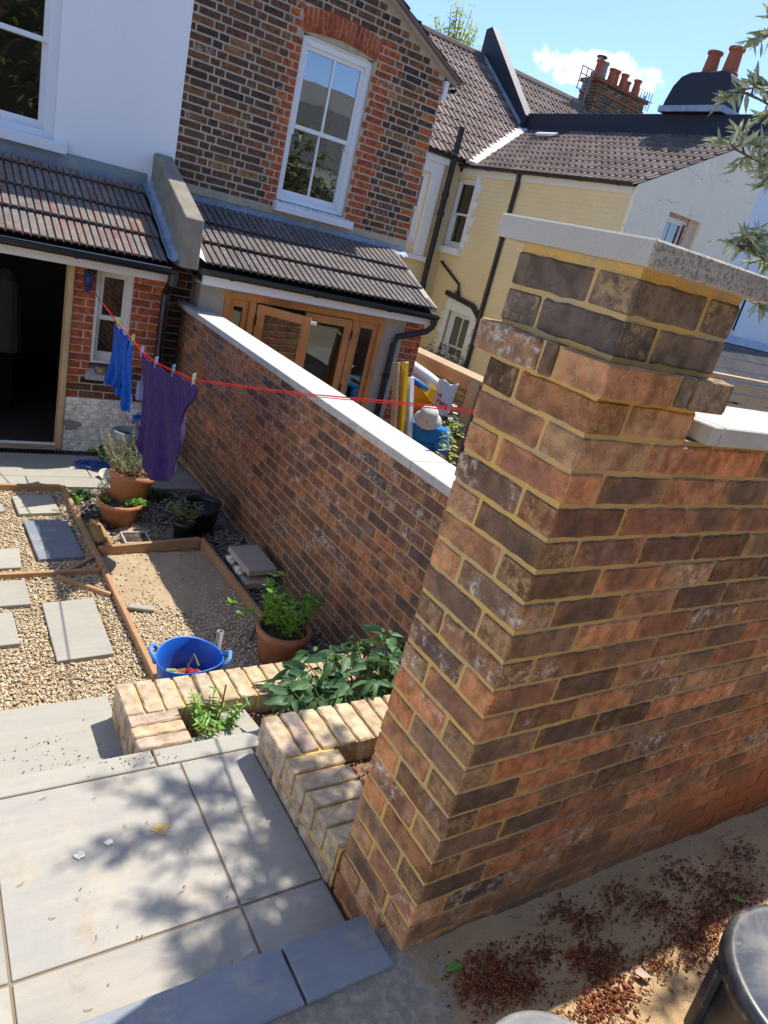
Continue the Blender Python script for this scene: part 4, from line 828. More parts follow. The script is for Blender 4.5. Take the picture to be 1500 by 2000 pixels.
# eaves, gutter, pipes
MB().box(YX - 0.03, YX - 0.001, Y0g, 11.5, 3.13, 3.262).build('frieze', M_CREAM, H3)
gutter(H3, (YX - 0.075, Y0g - 0.05, 3.285), (YX - 0.075, 11.55, 3.305), 0.06, (-1, 0, 0), 0.8)
b = MB(); b.tube([(YX - 0.08, 9.78, 3.26), (YX - 0.05, 9.78, 3.12), (YX - 0.05, 9.78, -0.7)], 0.042, 8)
for z in (2.2, 1.2, 0.72, 0.2): b.tube([(YX - 0.05, 9.78, z), (YX - 0.05, 9.78, z - 0.07)], 0.05, 8)
b.build('downpipe', M_BLACKP, H3)
b = MB(); b.tube([(7.68, 11.46, -0.7), (7.68, 11.46, 3.9)], 0.058, 10)
for z in (2.75, 2.4, 1.0): b.tube([(7.68, 11.46, z), (7.68, 11.46, z - 0.1)], 0.072, 10)
b.build('soil_pipe', M_BLACKP, H3)
b = MB(); b.tube([(YX + 0.02, 11.40, 1.50), (YX - 0.05, 11.40, 1.49), (YX - 0.05, 10.66, 1.17), (YX - 0.05, 10.60, 0.98)], 0.026, 8); b.tube([(YX - 0.06, 10.95, 0.96), (YX - 0.06, 10.05, 0.87), (YX - 0.06, 9.80, 0.72)], 0.055, 8); b.tube([(YX - 0.06, 10.62, 1.05), (YX - 0.06, 10.60, 0.93)], 0.05, 8); b.build('waste_pipe', M_BLACKP, H3)
# main rear wall with a tall white window between the houses
b = MB(); b.box(4.13, 6.75, 11.6, 11.8, -0.9, 3.36); b.box(6.75, 7.34, 11.6, 11.8, -0.9, 1.68); b.box(6.75, 7.34, 11.6, 11.8, 3.0, 3.36); b.box(7.34, 7.998, 11.6, 11.8, -0.9, 3.36); b.build('rear_wall', M_YEL, H3)
wr = sash(H3, (6.75, 11.6, 1.68), UX, FR, 0.59, 1.32, (1, 1), 0.06, 0.1, glass_mat('net curtained glass', 0.08, 1.5, (0.6, 0.65, 0.62)), meet=0.5)
b = MB(); b.box(6.52, 6.75, 11.55, 11.598, 1.5, 3.34); b.box(7.34, 7.58, 11.55, 11.598, 1.5, 3.34); b.box(6.75, 7.34, 11.55, 11.598, 3.0, 3.34); b.box(6.48, 7.62, 11.48, 11.598, 1.40, 1.5); b.box(6.48, 7.64, 11.5, 11.549, 3.2, 3.32); b.build('surround', M_WPAINT, wr, bevel=0.006)
MB().box(6.76, 7.33, 11.78, 11.79, 1.68, 3.0).build('blind', plain('pale net', (0.62, 0.66, 0.64), 0.9, 0.1, 0.2), wr)
gutter(H3, (4.2, 11.46, 3.40), (7.85, 11.46, 3.38), 0.06, brackets=0)
# roofs
def zmain(y): return 3.42 + (y - 11.45) * 0.727
def zwing(x): return 3.28 + 0.51 * (x - 8.0)
mr = MB().prism([(4.1, 11.5, zmain(11.5) - 0.10), (4.1, 15.1, zmain(15.1) - 0.10), (4.1, 15.1, zmain(15.1) - 0.03), (4.1, 11.5, zmain(11.5) - 0.03)], (16.5, 0, 0)).build('main_roof', M_DARK, H3)
roof_tiles(mr, (4.1, 11.42, zmain(11.42) - 0.02), UX, (0, 1, 0.727), 6.35, 4.55, 0.33, 0.302, 2, TL_C, keep=lambda p: p.x < 8 or p.z > zwing(p.x) - 0.05)
MB().tube([(4.1, 15.12, zmain(15.1) + 0.0), (10.45, 15.12, zmain(15.1) + 0.0)], 0.11, 8).tube([(10.75, 15.12, zmain(15.1) + 0.0), (20, 15.12, zmain(15.1))], 0.11, 8).build('ridge_tiles', TL_C[1], mr)
roof_tiles(mr, (10.8, 11.42 + 1.5, zmain(11.42 + 1.5) - 0.02), UX, (0, 1, 0.727), 8.0, 2.75, 0.33, 0.302, 2, TL_C, limit=0)
wr_ = MB().prism([(7.98, 7.25, zwing(7.98) - 0.08), (10.55, 7.25, zwing(10.55) - 0.08), (10.55, 7.25, zwing(10.55) - 0.02), (7.98, 7.25, zwing(7.98) - 0.02)], (0, 6.2, 0)).build('wing_roof', M_DARK, H3)
roof_tiles(wr_, (7.90, 13.45, zwing(7.90) - 0.0), UY_, (1, 0, 0.51), 6.32, 2.95, 0.305, 0.302, 2, TL_C, rh=0.03, keep=lambda p: p.z > zmain(p.y) - 0.05)
# roof window laid between the tiles
b = MB(); n = Vector((-0.51, 0, 1)).normalized(); s = Vector((1, 0, 0.51)).normalized()
def wp(x, y, h): return Vector((x, y, zwing(x))) + n * h
b.prism([wp(9.88, 12.05, 0.07), wp(10.38, 12.05, 0.07), wp(10.38, 11.45, 0.07), wp(9.88, 11.45, 0.07)], n * 0.02); b.build('roof_window', glass_mat('roof glass', 0.5, 1.5), wr_)
b = MB(); b.prism([wp(10.02, 12.05, 0.091), wp(10.1, 12.05, 0.091), wp(10.1, 11.45, 0.091), wp(10.02, 11.45, 0.091)], n * 0.02); b.build('roof_window_bar', M_WPAINT, wr_)
MB().bar((8.02, 11.36, zwing(8.02) + 0.075), (10.48, 13.06, zwing(10.48) + 0.075), 0.24, 0.06, (-0.3, -0.4, 1)).build('valley_fillet', M_FLASHC, H3)
MB().box(10.48, 10.72, 7.16, 13.2, 4.5, 4.93).build('wing_parapet', M_BLACKR, H3, bevel=0.01)
MB().prism([(10.36, 13.0, zmain(13.0) - 0.05), (10.36, 15.25, zmain(15.1) - 0.1), (10.36, 15.25, zmain(15.1) + 0.62), (10.36, 15.05, zmain(15.1) + 0.66), (10.36, 13.0, zmain(13.0) + 0.32)], (0.24, 0, 0)).build('main_parapet', M_BLACKR, H3, bevel=0.01)
MB().prism([(10.602, 13.2, zmain(13.2) + 0.0), (10.602, 15.2, zmain(15.1)), (10.602, 15.2, zmain(15.1) + 0.6), (10.602, 13.2, zmain(13.2) + 0.33)], (0.03, 0, 0)).build('parapet_render', M_RENDG, H3)
b = MB(); b.prism([(10.33, 13.1, zmain(13.1) + 0.04), (10.33, 15.0, zmain(15.0) + 0.04), (10.33, 15.0, zmain(15.0) + 0.12), (10.33, 13.1, zmain(13.1) + 0.12)], (0.028, 0, 0)); b.build('soaker', M_LEAD, H3)
# rendered chimney on the parapet
b = MB(); pr_ = [(8.02, 4.931), (9.32, 4.931), (9.30, 5.1), (9.22, 5.35), (9.10, 5.50), (8.92, 5.56), (8.25, 5.56), (8.12, 5.52), (8.06, 5.42)]
b.prism([(10.36, y, z) for y, z in pr_], (0.5, 0, 0)); ch = b.build('rendered_chimney', M_BLACKR, H3, bevel=0.02)
MB().box(10.34, 10.90, 8.0, 9.36, 4.932, 5.03).build('lead_apron', M_LEAD, ch)
def pot(par, c, h, r, m=M_CHPOT, cap=False):
    b = MB(); b.lathe(c, [(r * 1.15, 0), (r * 1.12, h * 0.1), (r * 0.95, h * 0.14), (r * 0.8, h * 0.86), (r * 1.0, h * 0.9), (r * 1.0, h), (r * 0.7, h), (r * 0.7, h * 0.5), (0, h * 0.5)], 12)
    o = b.build('chimney_pot', m, par)
    if cap:
        c = Vector(c); q = MB(); q.lathe(c, [(0, h + 0.12), (r * 1.2, h + 0.09), (r * 1.25, h + 0.06), (0, h + 0.06)], 10)
        for k in range(3): q.tube([c + Vector((math.cos(k * 2.1) * r * 0.85, math.sin(k * 2.1) * r * 0.85, h)), c + Vector((math.cos(k * 2.1) * r * 0.85, math.sin(k * 2.1) * r * 0.85, h + 0.08))], 0.012, 5)
        q.build('pot_cowl', M_BLACKP, o)
pot(ch, (10.6, 8.74, 5.55), 0.38, 0.135, cap=False); pot(ch, (10.6, 8.33, 5.55), 0.42, 0.14)
# gable end
b = MB(); gy = Y0g; wxa, wxb, wza, wzb = 8.90, 9.75, 2.2, 3.10
b.prism([(YX + 0.0, gy, -0.7), (wxa, gy, -0.7), (wxa, gy, zwing(wxa) + 0.0), (YX, gy, zwing(YX) + 0.0)], (0, -0.06, 0)); b.prism([(wxb, gy, -0.7), (10.95, gy, -0.7), (10.95, gy, zwing(10.6)), (10.6, gy, zwing(10.6)), (wxb, gy, zwing(wxb) + 0.0)], (0, -0.06, 0))
b.box(wxa, wxb, gy - 0.06, gy, -0.7, wza); b.prism([(wxa, gy, wzb), (wxb, gy, wzb), (wxb, gy, zwing(wxb) + 0.0), (wxa, gy, zwing(wxa) + 0.0)], (0, -0.06, 0)); b.build('gable_wall', M_RENDC, H3)
b = MB(); b.box(wxa + 0.004, wxb - 0.004, gy + 0.10, gy + 0.14, wza, wzb)
gw = sash(H3, (wxa, gy - 0.06, wza), UX, FR, wxb - wxa - 0.22, wzb - wza - 0.05, (1, 2), 0.04, 0.16, glass_mat('obscure glass', 0.12, 1.2, (0.6, 0.6, 0.6)), meet=0.06)
MB().box(wxb - 0.22, wxb, gy - 0.0, gy + 0.25, wza, wzb).build('reveal', plain('peach reveal', (0.62, 0.47, 0.33), 0.8), gw)
b = MB(); b.box(wxa - 0.02, wxb, gy + 0.02, gy + 0.10, wzb - 0.055, wzb); b.box(wxb - 0.26, wxb - 0.22, gy + 0.01, gy + 0.10, wza, wzb - 0.1); b.build('flaking_lintel', plain('flaking red paint', (0.45, 0.22, 0.18), 0.8, c2=(0.6, 0.5, 0.42), scale=30), gw)
MB().box(wxa, wxb, gy + 0.3, gy + 0.32, wza, wzb).build('blind', plain('lace', (0.5, 0.5, 0.5), 0.9, scale=70, var=0.8), gw)
# ---- neighbour: pale blue half with its extension
H4 = thing('blue_house', 'pale blue rendered house end with a grey tiled extension at right', 'house', (12.6, 7.2, -0.7))
MB().prism([(10.952, 7.14, -0.7), (15.5, 7.14, -0.7), (15.5, 7.14, 2.2), (10.952, 7.14, 4.58)], (0, 0.3, 0)).build('gable_wall', M_RENDB, H4)
xr = MB().prism([(10.0, 5.4, 0.50), (10.0, 7.13, 1.38), (10.0, 7.13, 1.42), (10.0, 5.4, 0.54)], (6, 0, 0)).build('extension_roof', M_DARK, H4)
roof_tiles(xr, (10.0, 5.35, 0.52), UX, (0, 1.73, 0.88), 6.0, 1.95, 0.34, 0.30, 3, [tile_mat('grey tile', [(0.17, 0.16, 0.155), (0.20, 0.185, 0.175)], False, i) for i in (0, 1)], limit=60)
MB().box(10.05, 16, 5.5, 5.7, -0.9, 0.5).build('extension_wall', M_RENDC, H4)
MB().grid(lambda u, v: Vector((10.0 + 6 * u, 7.10 - 0.16 * (1 - v), 1.40 + 0.12 * v)), 2, 2).build('flashing', M_LEAD, H4)
bw = sash(H4, (11.75, 7.14, 1.62), UX, FR, 1.6, 1.0, (1, 2), 0.07, 0.06, M_GLASS, meet=0.06)
# slatted fence beyond the right wall
F = thing('slatted_fence', 'timber slatted garden fence seen just right of the tall pillar', 'fence', (8.3, 4.5, -0.6))
for i in range(7):
    z = 1.0 - i * 0.13; MB().box(7.55, 11.0, 4.48, 4.50, z - 0.10, z).build('slat', M_TIMBW, F)
for x in (7.6, 9.2, 10.8): MB().box(x, x + 0.09, 4.502, 4.59, -0.65, 1.06).build('post', M_TIMBW, F)
MB().box(7.5, 11.0, 4.45, 4.6, 1.061, 1.10).build('rail', M_TIMBW, F)
# brick chimney on the far ridge, pots and aerials
S = thing('chimney_stack', 'old brick chimney stack with a row of orange clay pots on the far ridge', 'chimney', (14.9, 15.1, 5.6))
MB().box(13.95, 15.85, 14.81, 15.39, 5.2, 6.72).build('mortar', MO_OLD, S)
it = wall_bricks((13.95, 14.80, 0), UX, FR, 1.9, 5.55, 15, 'flem') + wall_bricks((13.94, 15.4, 0), UY_, NX, 0.6, 5.55, 15, 'flem'); pieces(S, 'brick', it, *M_OLD)
MB().box(13.88, 15.92, 14.74, 15.46, 6.67, 6.75).box(13.92, 15.88, 14.78, 15.42, 6.42, 6.48).build('oversailing_course', M_OLD[1], S)
for i, x in enumerate((14.08, 14.36, 14.62, 14.86, 15.10, 15.36, 15.64)): pot(S, (x, 15.1 + 0.1 * (i % 2), 6.74), (0.46, 0.50, 0.42, 0.46, 0.44, 0.34, 0.46)[i], 0.115, M_GREY if i == 1 else M_CHPOT, cap=(i == 0))
M_ALU = plain('aerial metal', (0.20, 0.20, 0.21), 0.5, 0.5)
def aerial(name, label, p, h, grid):
    a = thing(name, label, 'aerial', p, 'television aerials'); p = Vector(p); b = MB(); b.tube([p, p + Vector((-0.02, 0, h))], 0.022, 6); b.build('mast', M_ALU, a); b = MB(); q = p + Vector((0, 0, h - 0.1))
    if grid:
        for i in range(5): b.tube([q + Vector((-0.42 + 0.2 * i, -0.05, -0.40)), q + Vector((-0.42 + 0.2 * i, -0.05, 0.12))], 0.014, 4)
        for i in range(4): b.tube([q + Vector((-0.44, -0.05, -0.40 + 0.17 * i)), q + Vector((0.40, -0.05, -0.40 + 0.17 * i))], 0.014, 4)
        b.tube([q + Vector((-0.1, 0, -0.15)), q + Vector((0.75, 0.1, -0.05))], 0.015, 4)
    else:
        b.tube([q + Vector((-0.35, 0, 0)), q + Vector((0.35, 0, 0.02))], 0.014, 4)
        for i in range(6): b.tube([q + Vector((-0.3 + 0.11 * i, 0, -0.22)), q + Vector((-0.3 + 0.11 * i, 0, 0.22))], 0.011, 4)
    b.build('elements', M_ALU, a)
aerial('tv_aerial', 'grid shaped television aerial left of the orange chimney pots', (13.80, 15.0, 5.7), 1.15, True); aerial('tv_aerial', 'small spiky television aerial right of the orange chimney pots', (16.1, 15.1, 6.2), 0.75, False)
# ---- boundary wall of the next yard, timber capped
V = thing('yard_wall', 'mossy old brick yard wall with a new timber capping beyond the workman', 'wall', (5.0, 6.0, -0.9))
MB().box(4.908, 5.10, 2.5, 9.0, -1.0, 0.24).build('mortar', MO_OLD, V)
pieces(V, 'brick', [t for t in wall_bricks((4.9, 9.0, 0), UY_, NX, 6.5, -0.98, 16, 'flem', jit=0.004, gap=0.003)], *M_MOSS)
MB().box(4.84, 5.16, 2.5, 9.0, 0.29, 0.335).build('capping_board', M_TIMBW, V); MB().box(4.855, 4.89, 2.5, 8.98, 0.17, 0.289).build('fascia_board', M_TIMB, V); MB().box(4.90, 4.94, 2.5, 8.98, 0.241, 0.289).build('packing_strip', M_PINE, V)
MB().box(4.0, 4.9, 5.98, 9.0, -1.04, -0.88).build('alley_floor', M_RENDG, V) if False else structure(MB().box(3.98, 4.9, 5.981, 9.0, -1.04, -0.88).build('alley_path', M_RENDG))

# ---- behind the photographer: the row the windows mirror
LW = thing('side_wall', 'added unseen white wall at left that bounces sun onto the pillar', 'wall', (-2.8, 1.0, -0.9))  # unseen wall, added to bounce sunlight onto the pillar and long wall
MB().box(-2.92, -2.75, 1.2, 5.9, -1.0, 1.02).box(-2.92, -2.75, -4.2, 1.199, -1.0, 1.92).build('render', M_RENDW, LW); MB().box(-2.96, -2.71, 1.24, 5.9, 1.022, 1.07).box(-2.96, -2.71, -4.2, 1.235, 1.922, 1.97).build('coping', M_COPE, LW)  # render and coping of the added unseen bounce wall
H5 = thing('rear_terrace', 'slate roofed terrace behind the viewer, mirrored in the windows', 'house', (10, -17, -1))
MB().box(-4, 30, -17, -16, -1, 3.9).build('wall', M_RENDC, H5); b = MB(); b.prism([(-4, -15.8, 3.8), (-4, -18.4, 6.3), (-4, -18.4, 6.2), (-4, -15.8, 3.7)], (34, 0, 0)); b.build('roof', plain('slate', (0.055, 0.055, 0.06), 0.8, 0.2), H5)
MB().box(-4, 30, -18.7, -18.45, 6.0, 7.2).build('parapet', M_RENDG, H5)
# ---------------------------------------------------------------- things in the garden
# stepping slabs in the gravel
def loose_slab(pts, top, th, m, label, group=None):
    o = MB().prism([(x, y, top - th) for x, y in pts], (0, 0, th)).build('paving_slab', m, bevel=0.003); return tag(o, label, 'slab', group)
gs = 'slabs laid in the gravel'
loose_slab([(-0.40, 4.67), (-0.12, 4.69), (-0.10, 4.365), (-0.385, 4.345)], -0.785, 0.04, M_SLABG, 'half shaded pale slab in the gravel nearest the house', gs)
loose_slab([(-0.37, 4.235), (-0.08, 4.24), (-0.06, 3.665), (-0.345, 3.64)], -0.785, 0.04, M_SLAB_SHADE, 'slab in the gravel with its shadow painted in as dark blue grey', gs)
loose_slab([(-0.40, 3.095), (-0.105, 3.115), (-0.11, 2.515), (-0.405, 2.50)], -0.785, 0.04, M_SLABG, 'whole pale slab in the gravel nearest the blue tub', gs)
loose_slab([(-1.0, 3.81), (-0.44, 3.81), (-0.46, 3.545), (-1.02, 3.53)], -0.785, 0.04, M_SLABG, 'pale slab cut off by the left edge, beside the dark slab', gs)
loose_slab([(-1.06, 3.38), (-0.46, 3.385), (-0.455, 3.095), (-1.06, 3.09)], -0.785, 0.04, M_SLABG, 'middle of the pale slabs cut off by the left edge', gs)
loose_slab([(-1.16, 3.02), (-0.565, 3.02), (-0.56, 2.70), (-1.16, 2.68)], -0.785, 0.04, M_SLABG, 'lowest of the pale slabs cut off by the left edge', gs)
loose_slab([(-1.06, 4.53), (-0.49, 4.54), (-0.465, 4.41), (-0.5, 4.385), (-1.06, 4.38)], -0.785, 0.04, M_SLABG, 'pale slab corner at left edge, farthest from the steps', gs)
# timber edging boards
def board(p0, p1, w, h, m, label, base=-0.845):
    o = MB().bar((p0[0], p0[1], base + h / 2), (p1[0], p1[1], base + h / 2), w, h).build('timber_board', m, bevel=0.003); return tag(o, label, 'board', 'timber edging boards')
board((0.045, 2.24), (0.02, 3.44), 0.03, 0.095, M_TIMB, 'long edging board between the gravel slabs and the blue tub')
board((0.02, 3.45), (-0.015, 4.80), 0.03, 0.095, M_TIMB, 'edging board running from the upturned straw bundle towards the house')
board((-2.2, 4.815), (0.005, 4.825), 0.03, 0.09, M_TIMBX, 'edging board laid along the front of the house paving')
board((0.04, 3.70), (0.79, 3.80), 0.03, 0.11, M_TIMBX, 'orange board closing the far end of the sandy bed')
board((0.81, 3.80), (0.865, 2.35), 0.03, 0.11, M_TIMB, 'orange board along the wall side of the sandy bed')
board((-2.2, 3.425), (0.0, 3.445), 0.028, 0.085, M_TIMBX, 'edging board crossing the gravel between the slabs', -0.85)
board((-0.27, 3.40), (0.005, 3.13), 0.026, 0.08, M_TIMBX, 'lower diagonal brace board at the crossing boards', -0.85)
board((-0.22, 3.45), (-0.005, 3.64), 0.026, 0.078, M_TIMBX, 'half buried upper diagonal brace board at the crossing boards', -0.852)
o = MB().bar((0.075, 2.985, -0.785), (0.225, 2.925, -0.785), 0.05, 0.022).build('stone_offcut', M_SLABG, bevel=0.004); tag(o, 'narrow pale stone offcut lying on the sandy bed', 'stone')
# stack of slabs
o = MB().prism([(0.90, 3.50, -0.702), (1.135, 3.51, -0.702), (1.135, 3.13, -0.702), (0.915, 3.12, -0.702)], (0, 0, 0.045)).build('paving_slab', M_SLABE, bevel=0.004); tag(o, 'thick slab on top of the small stack by the red wall', 'slab', 'stacked slabs')
o = MB().prism([(0.905, 3.46, -0.785), (1.10, 3.46, -0.785), (1.09, 3.09, -0.785), (0.89, 3.08, -0.785)], (0, 0, 0.05)).build('paving_slab', M_SLABE, bevel=0.004); tag(o, 'thick slab at the bottom of the small stack by the red wall', 'slab', 'stacked slabs')
for (x, y, l) in ((0.90, 3.40, 'whitish broken spacer stone at the back of the slab stack'), (0.90, 3.24, 'pale broken spacer stone at the front of the slab stack')):
    b = MB(); b.prism([(x + 0.045 * math.cos(a) * (1 + 0.3 * math.sin(a * 2.3 + y)), y + 0.05 * math.sin(a) * (1 + 0.25 * math.cos(a * 3.1)), -0.735) for a in (0.2, 1.3, 2.1, 3.3, 4.4, 5.5)], (0, 0, 0.033)); tag(b.build('broken_stone', M_WHITE[1], bevel=0.006), l, 'stone')
# a stick and pipe pieces
tag(MB().tube([(0.70, 2.50, -0.79), (0.90, 2.78, -0.765), (0.97, 2.90, -0.745)], 0.008, 6).build('stick', M_TWIG), 'dark stick lying on the soil beside the mint pot', 'stick')
tag(MB().tube([(0.80, 3.88, -0.785), (1.0, 3.78, -0.79)], 0.012, 6).build('stick', M_TWIG), 'short dark rod on the soil behind the sandy bed', 'stick')
t = MT('clear plastic', 0.15, 0.5); t.p.inputs['Transmission Weight'].default_value = 0.6; t.col((0.75, 0.72, 0.66))
tag(MB().lathe((0.335, 2.16, -0.81), [(0.018, 0.0), (0.018, 0.35), (0.0155, 0.35), (0.0155, 0.0)], 14).build('plastic_tube', t.m, smooth=True), 'short clear plastic tube standing upright behind the blue tub', 'tube')
# blue tub
def ringtub(name, c, prof, m, T=None, seg=40): return MB(T).lathe(c, prof, seg).build(name, m, smooth=True)
TB = thing('blue_tub', 'flexible blue tub holding compost and a red flower behind the planter', 'tub', (0.15, 2.03, -0.80))
cx_, cy_ = 0.135, 2.03
def tub_pt(a, z): 
    f = (z + 0.8) / 0.30; r = 0.12 + 0.045 * f; k = 1 + 0.05 * f * math.cos(2 * a - 0.5); return Vector((cx_ + r * k * math.cos(a), cy_ + r * k * math.sin(a), z + 0.012 * f * math.cos(2 * a - 0.5 + math.pi)))
prof = [(-0.80, 1), (-0.70, 1), (-0.60, 1), (-0.508, 1), (-0.50, 1.03), (-0.496, 1.0), (-0.502, 0.965), (-0.60, 0.965), (-0.70, 0.965), (-0.785, 0.955)]
b = MB(); vs = []; fs = []; S_ = 44
for z, k in prof:
    for i in range(S_):
        p = tub_pt(i / S_ * 2 * math.pi, z); vs.append(Vector((cx_ + (p.x - cx_) * k, cy_ + (p.y - cy_) * k, p.z)))
for j in range(len(prof) - 1): fs += [(j * S_ + i, j * S_ + (i + 1) % S_, (j + 1) * S_ + (i + 1) % S_, (j + 1) * S_ + i) for i in range(S_)]
fs += [tuple(range(S_))[::-1], tuple(range((len(prof) - 1) * S_, len(prof) * S_))]
b.add(vs, fs); b.build('body', M_BLUE, TB, smooth=True)
for a in (R(160), R(-22)):
    p = tub_pt(a, -0.505); t_ = Vector((-math.sin(a), math.cos(a), 0)); o_ = Vector((math.cos(a), math.sin(a), 0))
    MB().tube([p - t_ * 0.055 - Vector((0, 0, 0.015)), p - t_ * 0.05 + o_ * 0.012 + Vector((0, 0, 0.015)), p - t_ * 0.03 + o_ * 0.03 + Vector((0, 0, 0.035)), p + t_ * 0.03 + o_ * 0.03 + Vector((0, 0, 0.035)), p + t_ * 0.05 + o_ * 0.012 + Vector((0, 0, 0.015)), p + t_ * 0.055 - Vector((0, 0, 0.015))], 0.011, 8).build('handle', plain('pale blue rubber', (0.10, 0.26, 0.58), 0.45), TB, smooth=True)
t = MT('coir compost', 0.98, 0.05); n = t.noise(70, 5); t.col(t.mix(t.smooth(n, 0.35, 0.65), (0.20, 0.075, 0.025), (0.36, 0.16, 0.06))); t.bump(n, 1.0, 0.01)
o = MB().grid(lambda u, v: Vector((cx_ + (0.02 + 0.118 * v) * math.cos(u * 6.2832), cy_ + (0.118 * v) * math.sin(u * 6.2832), -0.60 - 0.06 * v * v + 0.012 * fbm(u * 9, v * 4, 1) + 0.02 * v * math.cos(u * 6.28 + 2))), 36, 8).build('compost', t.m, smooth=True); tag(o, 'heap of orange brown compost inside the blue tub', 'compost', kind=None)
# flower in the tub
fl = thing('cut_flower', 'wilted red flower with pale green leaves lying in the blue tub', 'flower', (0.12, 1.99, -0.66))
M_REDF = leaf_mat('red petals', (0.50, 0.012, 0.02), (0.35, 0.01, 0.015), 0.5, 0.2)
for i, (x, y) in enumerate(((0.165, 1.985), (0.135, 2.005))):
    b = MB(); rr = random.Random(i)
    for k in range(9):
        a = k * 0.7; b.lathe((x + 0.011 * math.cos(a), y + 0.011 * math.sin(a), -0.585 + 0.004 * (k % 3)), [(0, -0.01), (0.009, -0.006), (0.011, 0.003), (0.006, 0.01), (0, 0.011)], 7)
    b.build('petals', M_REDF, fl)
M_PALEG = leaf_mat('pale stems', (0.34, 0.40, 0.13), (0.46, 0.46, 0.22), 0.5, 0.3)
for k in range(9):
    a = 2.6 + 0.14 * k; b = MB(); p = Vector((0.10, 2.0, -0.60)); q = p + Vector((0.085 * math.cos(a), 0.085 * math.sin(a), 0.02 + 0.004 * (k % 4)))
    b.tube([q, (p + q) / 2 + Vector((0, 0, 0.02)), p], 0.006, 5, r1=0.003); b.build('stem', M_PALEG, fl)
b = MB(); b.tube([(0.15, 2.08, -0.61), (0.18, 2.09, -0.54), (0.205, 2.07, -0.60)], 0.007, 6); b.build('stem', M_PALEG, fl)

# terracotta pots
def pot3(name, label, c, r0, r1, h, lean=(0, 0), group='terracotta pots', m=None, soil=True, rim=0.02):
    c = Vector(c); o = thing(name, label, 'pot', c, group)
    M3 = Matrix.Rotation(lean[0], 3, 'X') @ Matrix.Rotation(lean[1], 3, 'Y')
    b = MB(); b.lathe(c, [(0, 0), (r0, 0), (r0 + (r1 - r0) * 0.78, h * 0.80), (r1, h * 0.82), (r1 + rim * 0.4, h * 0.86), (r1 + rim * 0.3, h), (r1 - 0.012, h), (r1 - 0.02, h * 0.85)], 36, M3); b.build('body', m or M_TERRA, o, smooth=True)
    if soil: b = MB(); b.lathe(c, [(r1 - 0.019, h * 0.87), (r1 * 0.6, h * 0.885), (0, h * 0.895)], 24, M3); b.build('compost', M_SOIL, o)
    return o
PT_LOW = pot3('terracotta_pot', 'wide low terracotta bowl pot with green herbs round its rim', (0.30, 4.26, -0.83), 0.115, 0.165, 0.20)
PT_UP = pot3('terracotta_pot', 'leaning terracotta pot of rosemary standing in the wider bowl pot', (0.37, 4.36, -0.72), 0.125, 0.165, 0.27, (R(-6), R(7)), m=plain('terracotta, orange', (0.40, 0.175, 0.085), 0.85, 0.2, 0.3, 6))
PT_MINT = pot3('terracotta_pot', 'terracotta pot of bright green mint behind the planter', (0.80, 2.29, -0.82), 0.12, 0.160, 0.255)
o = pot3('plant_pot', 'small black plastic plant pot with a leafy seedling beside the black bucket', (0.70, 3.93, -0.815), 0.065, 0.088, 0.165, group=None, m=M_BLACKP, rim=0.006)
BK = pot3('bucket', 'large black plastic bucket standing by the foot of the red wall', (0.885, 4.07, -0.825), 0.10, 0.15, 0.265, (R(3), R(-4)), None, M_BLACKP, soil=False, rim=0.01)
BK['category'] = 'bucket'
b = MB(); b.tube([(0.885 + 0.155 * math.cos(a), 4.07 + 0.155 * math.sin(a), -0.565 + 0.012 * math.cos(a * 2)) for a in [R(-60 + 24 * i) for i in range(11)]], 0.0045, 6); b.build('handle', M_GREY, BK)
o = pot3('plant_pot', 'tall pale grey pot standing against the white painted brickwork', (0.60, 5.45, -0.87), 0.085, 0.115, 0.40, group=None, m=M_GREY)
tag(MB().lathe((0.40, 5.16, -0.828), [(0, 0), (0.045, 0.0), (0.075, 0.045), (0.078, 0.05), (0.072, 0.048), (0.04, 0.008), (0, 0.006)], 24, Matrix.Rotation(R(20), 3, 'X')).build('metal_bowl', plain('dull enamel', (0.52, 0.48, 0.38), 0.4, 0.6), smooth=True), 'small cream metal bowl tipped beside the rosemary pot', 'bowl')
tag(MB().lathe((0.50, 5.72, -0.865), [(0.05, 0), (0.062, 0.12), (0.058, 0.12), (0.045, 0.01), (0, 0.01)], 16).build('small_pot', plain('dark green plastic', (0.01, 0.05, 0.04), 0.5), smooth=True), 'small dark green pot at the foot of the white brickwork', 'pot')
# blue hose
pts = []
for i in range(60):
    a = i * 0.26; r = 0.13 - 0.0012 * i; pts.append((0.33 + r * 1.25 * math.cos(a) + 0.02 * math.sin(a * 2.3), 5.45 + r * 0.85 * math.sin(a) + 0.02 * math.cos(a * 1.7), -0.838 + 0.018 + 0.010 * (i % 23) / 23 + 0.004 * math.sin(a * 5)))
tag(MB().tube(pts, 0.011, 8).build('garden_hose', plain('blue hose', (0.02, 0.07, 0.30), 0.5, 0.4), smooth=True), 'coiled dark blue garden hose on the slabs by the house', 'hose')
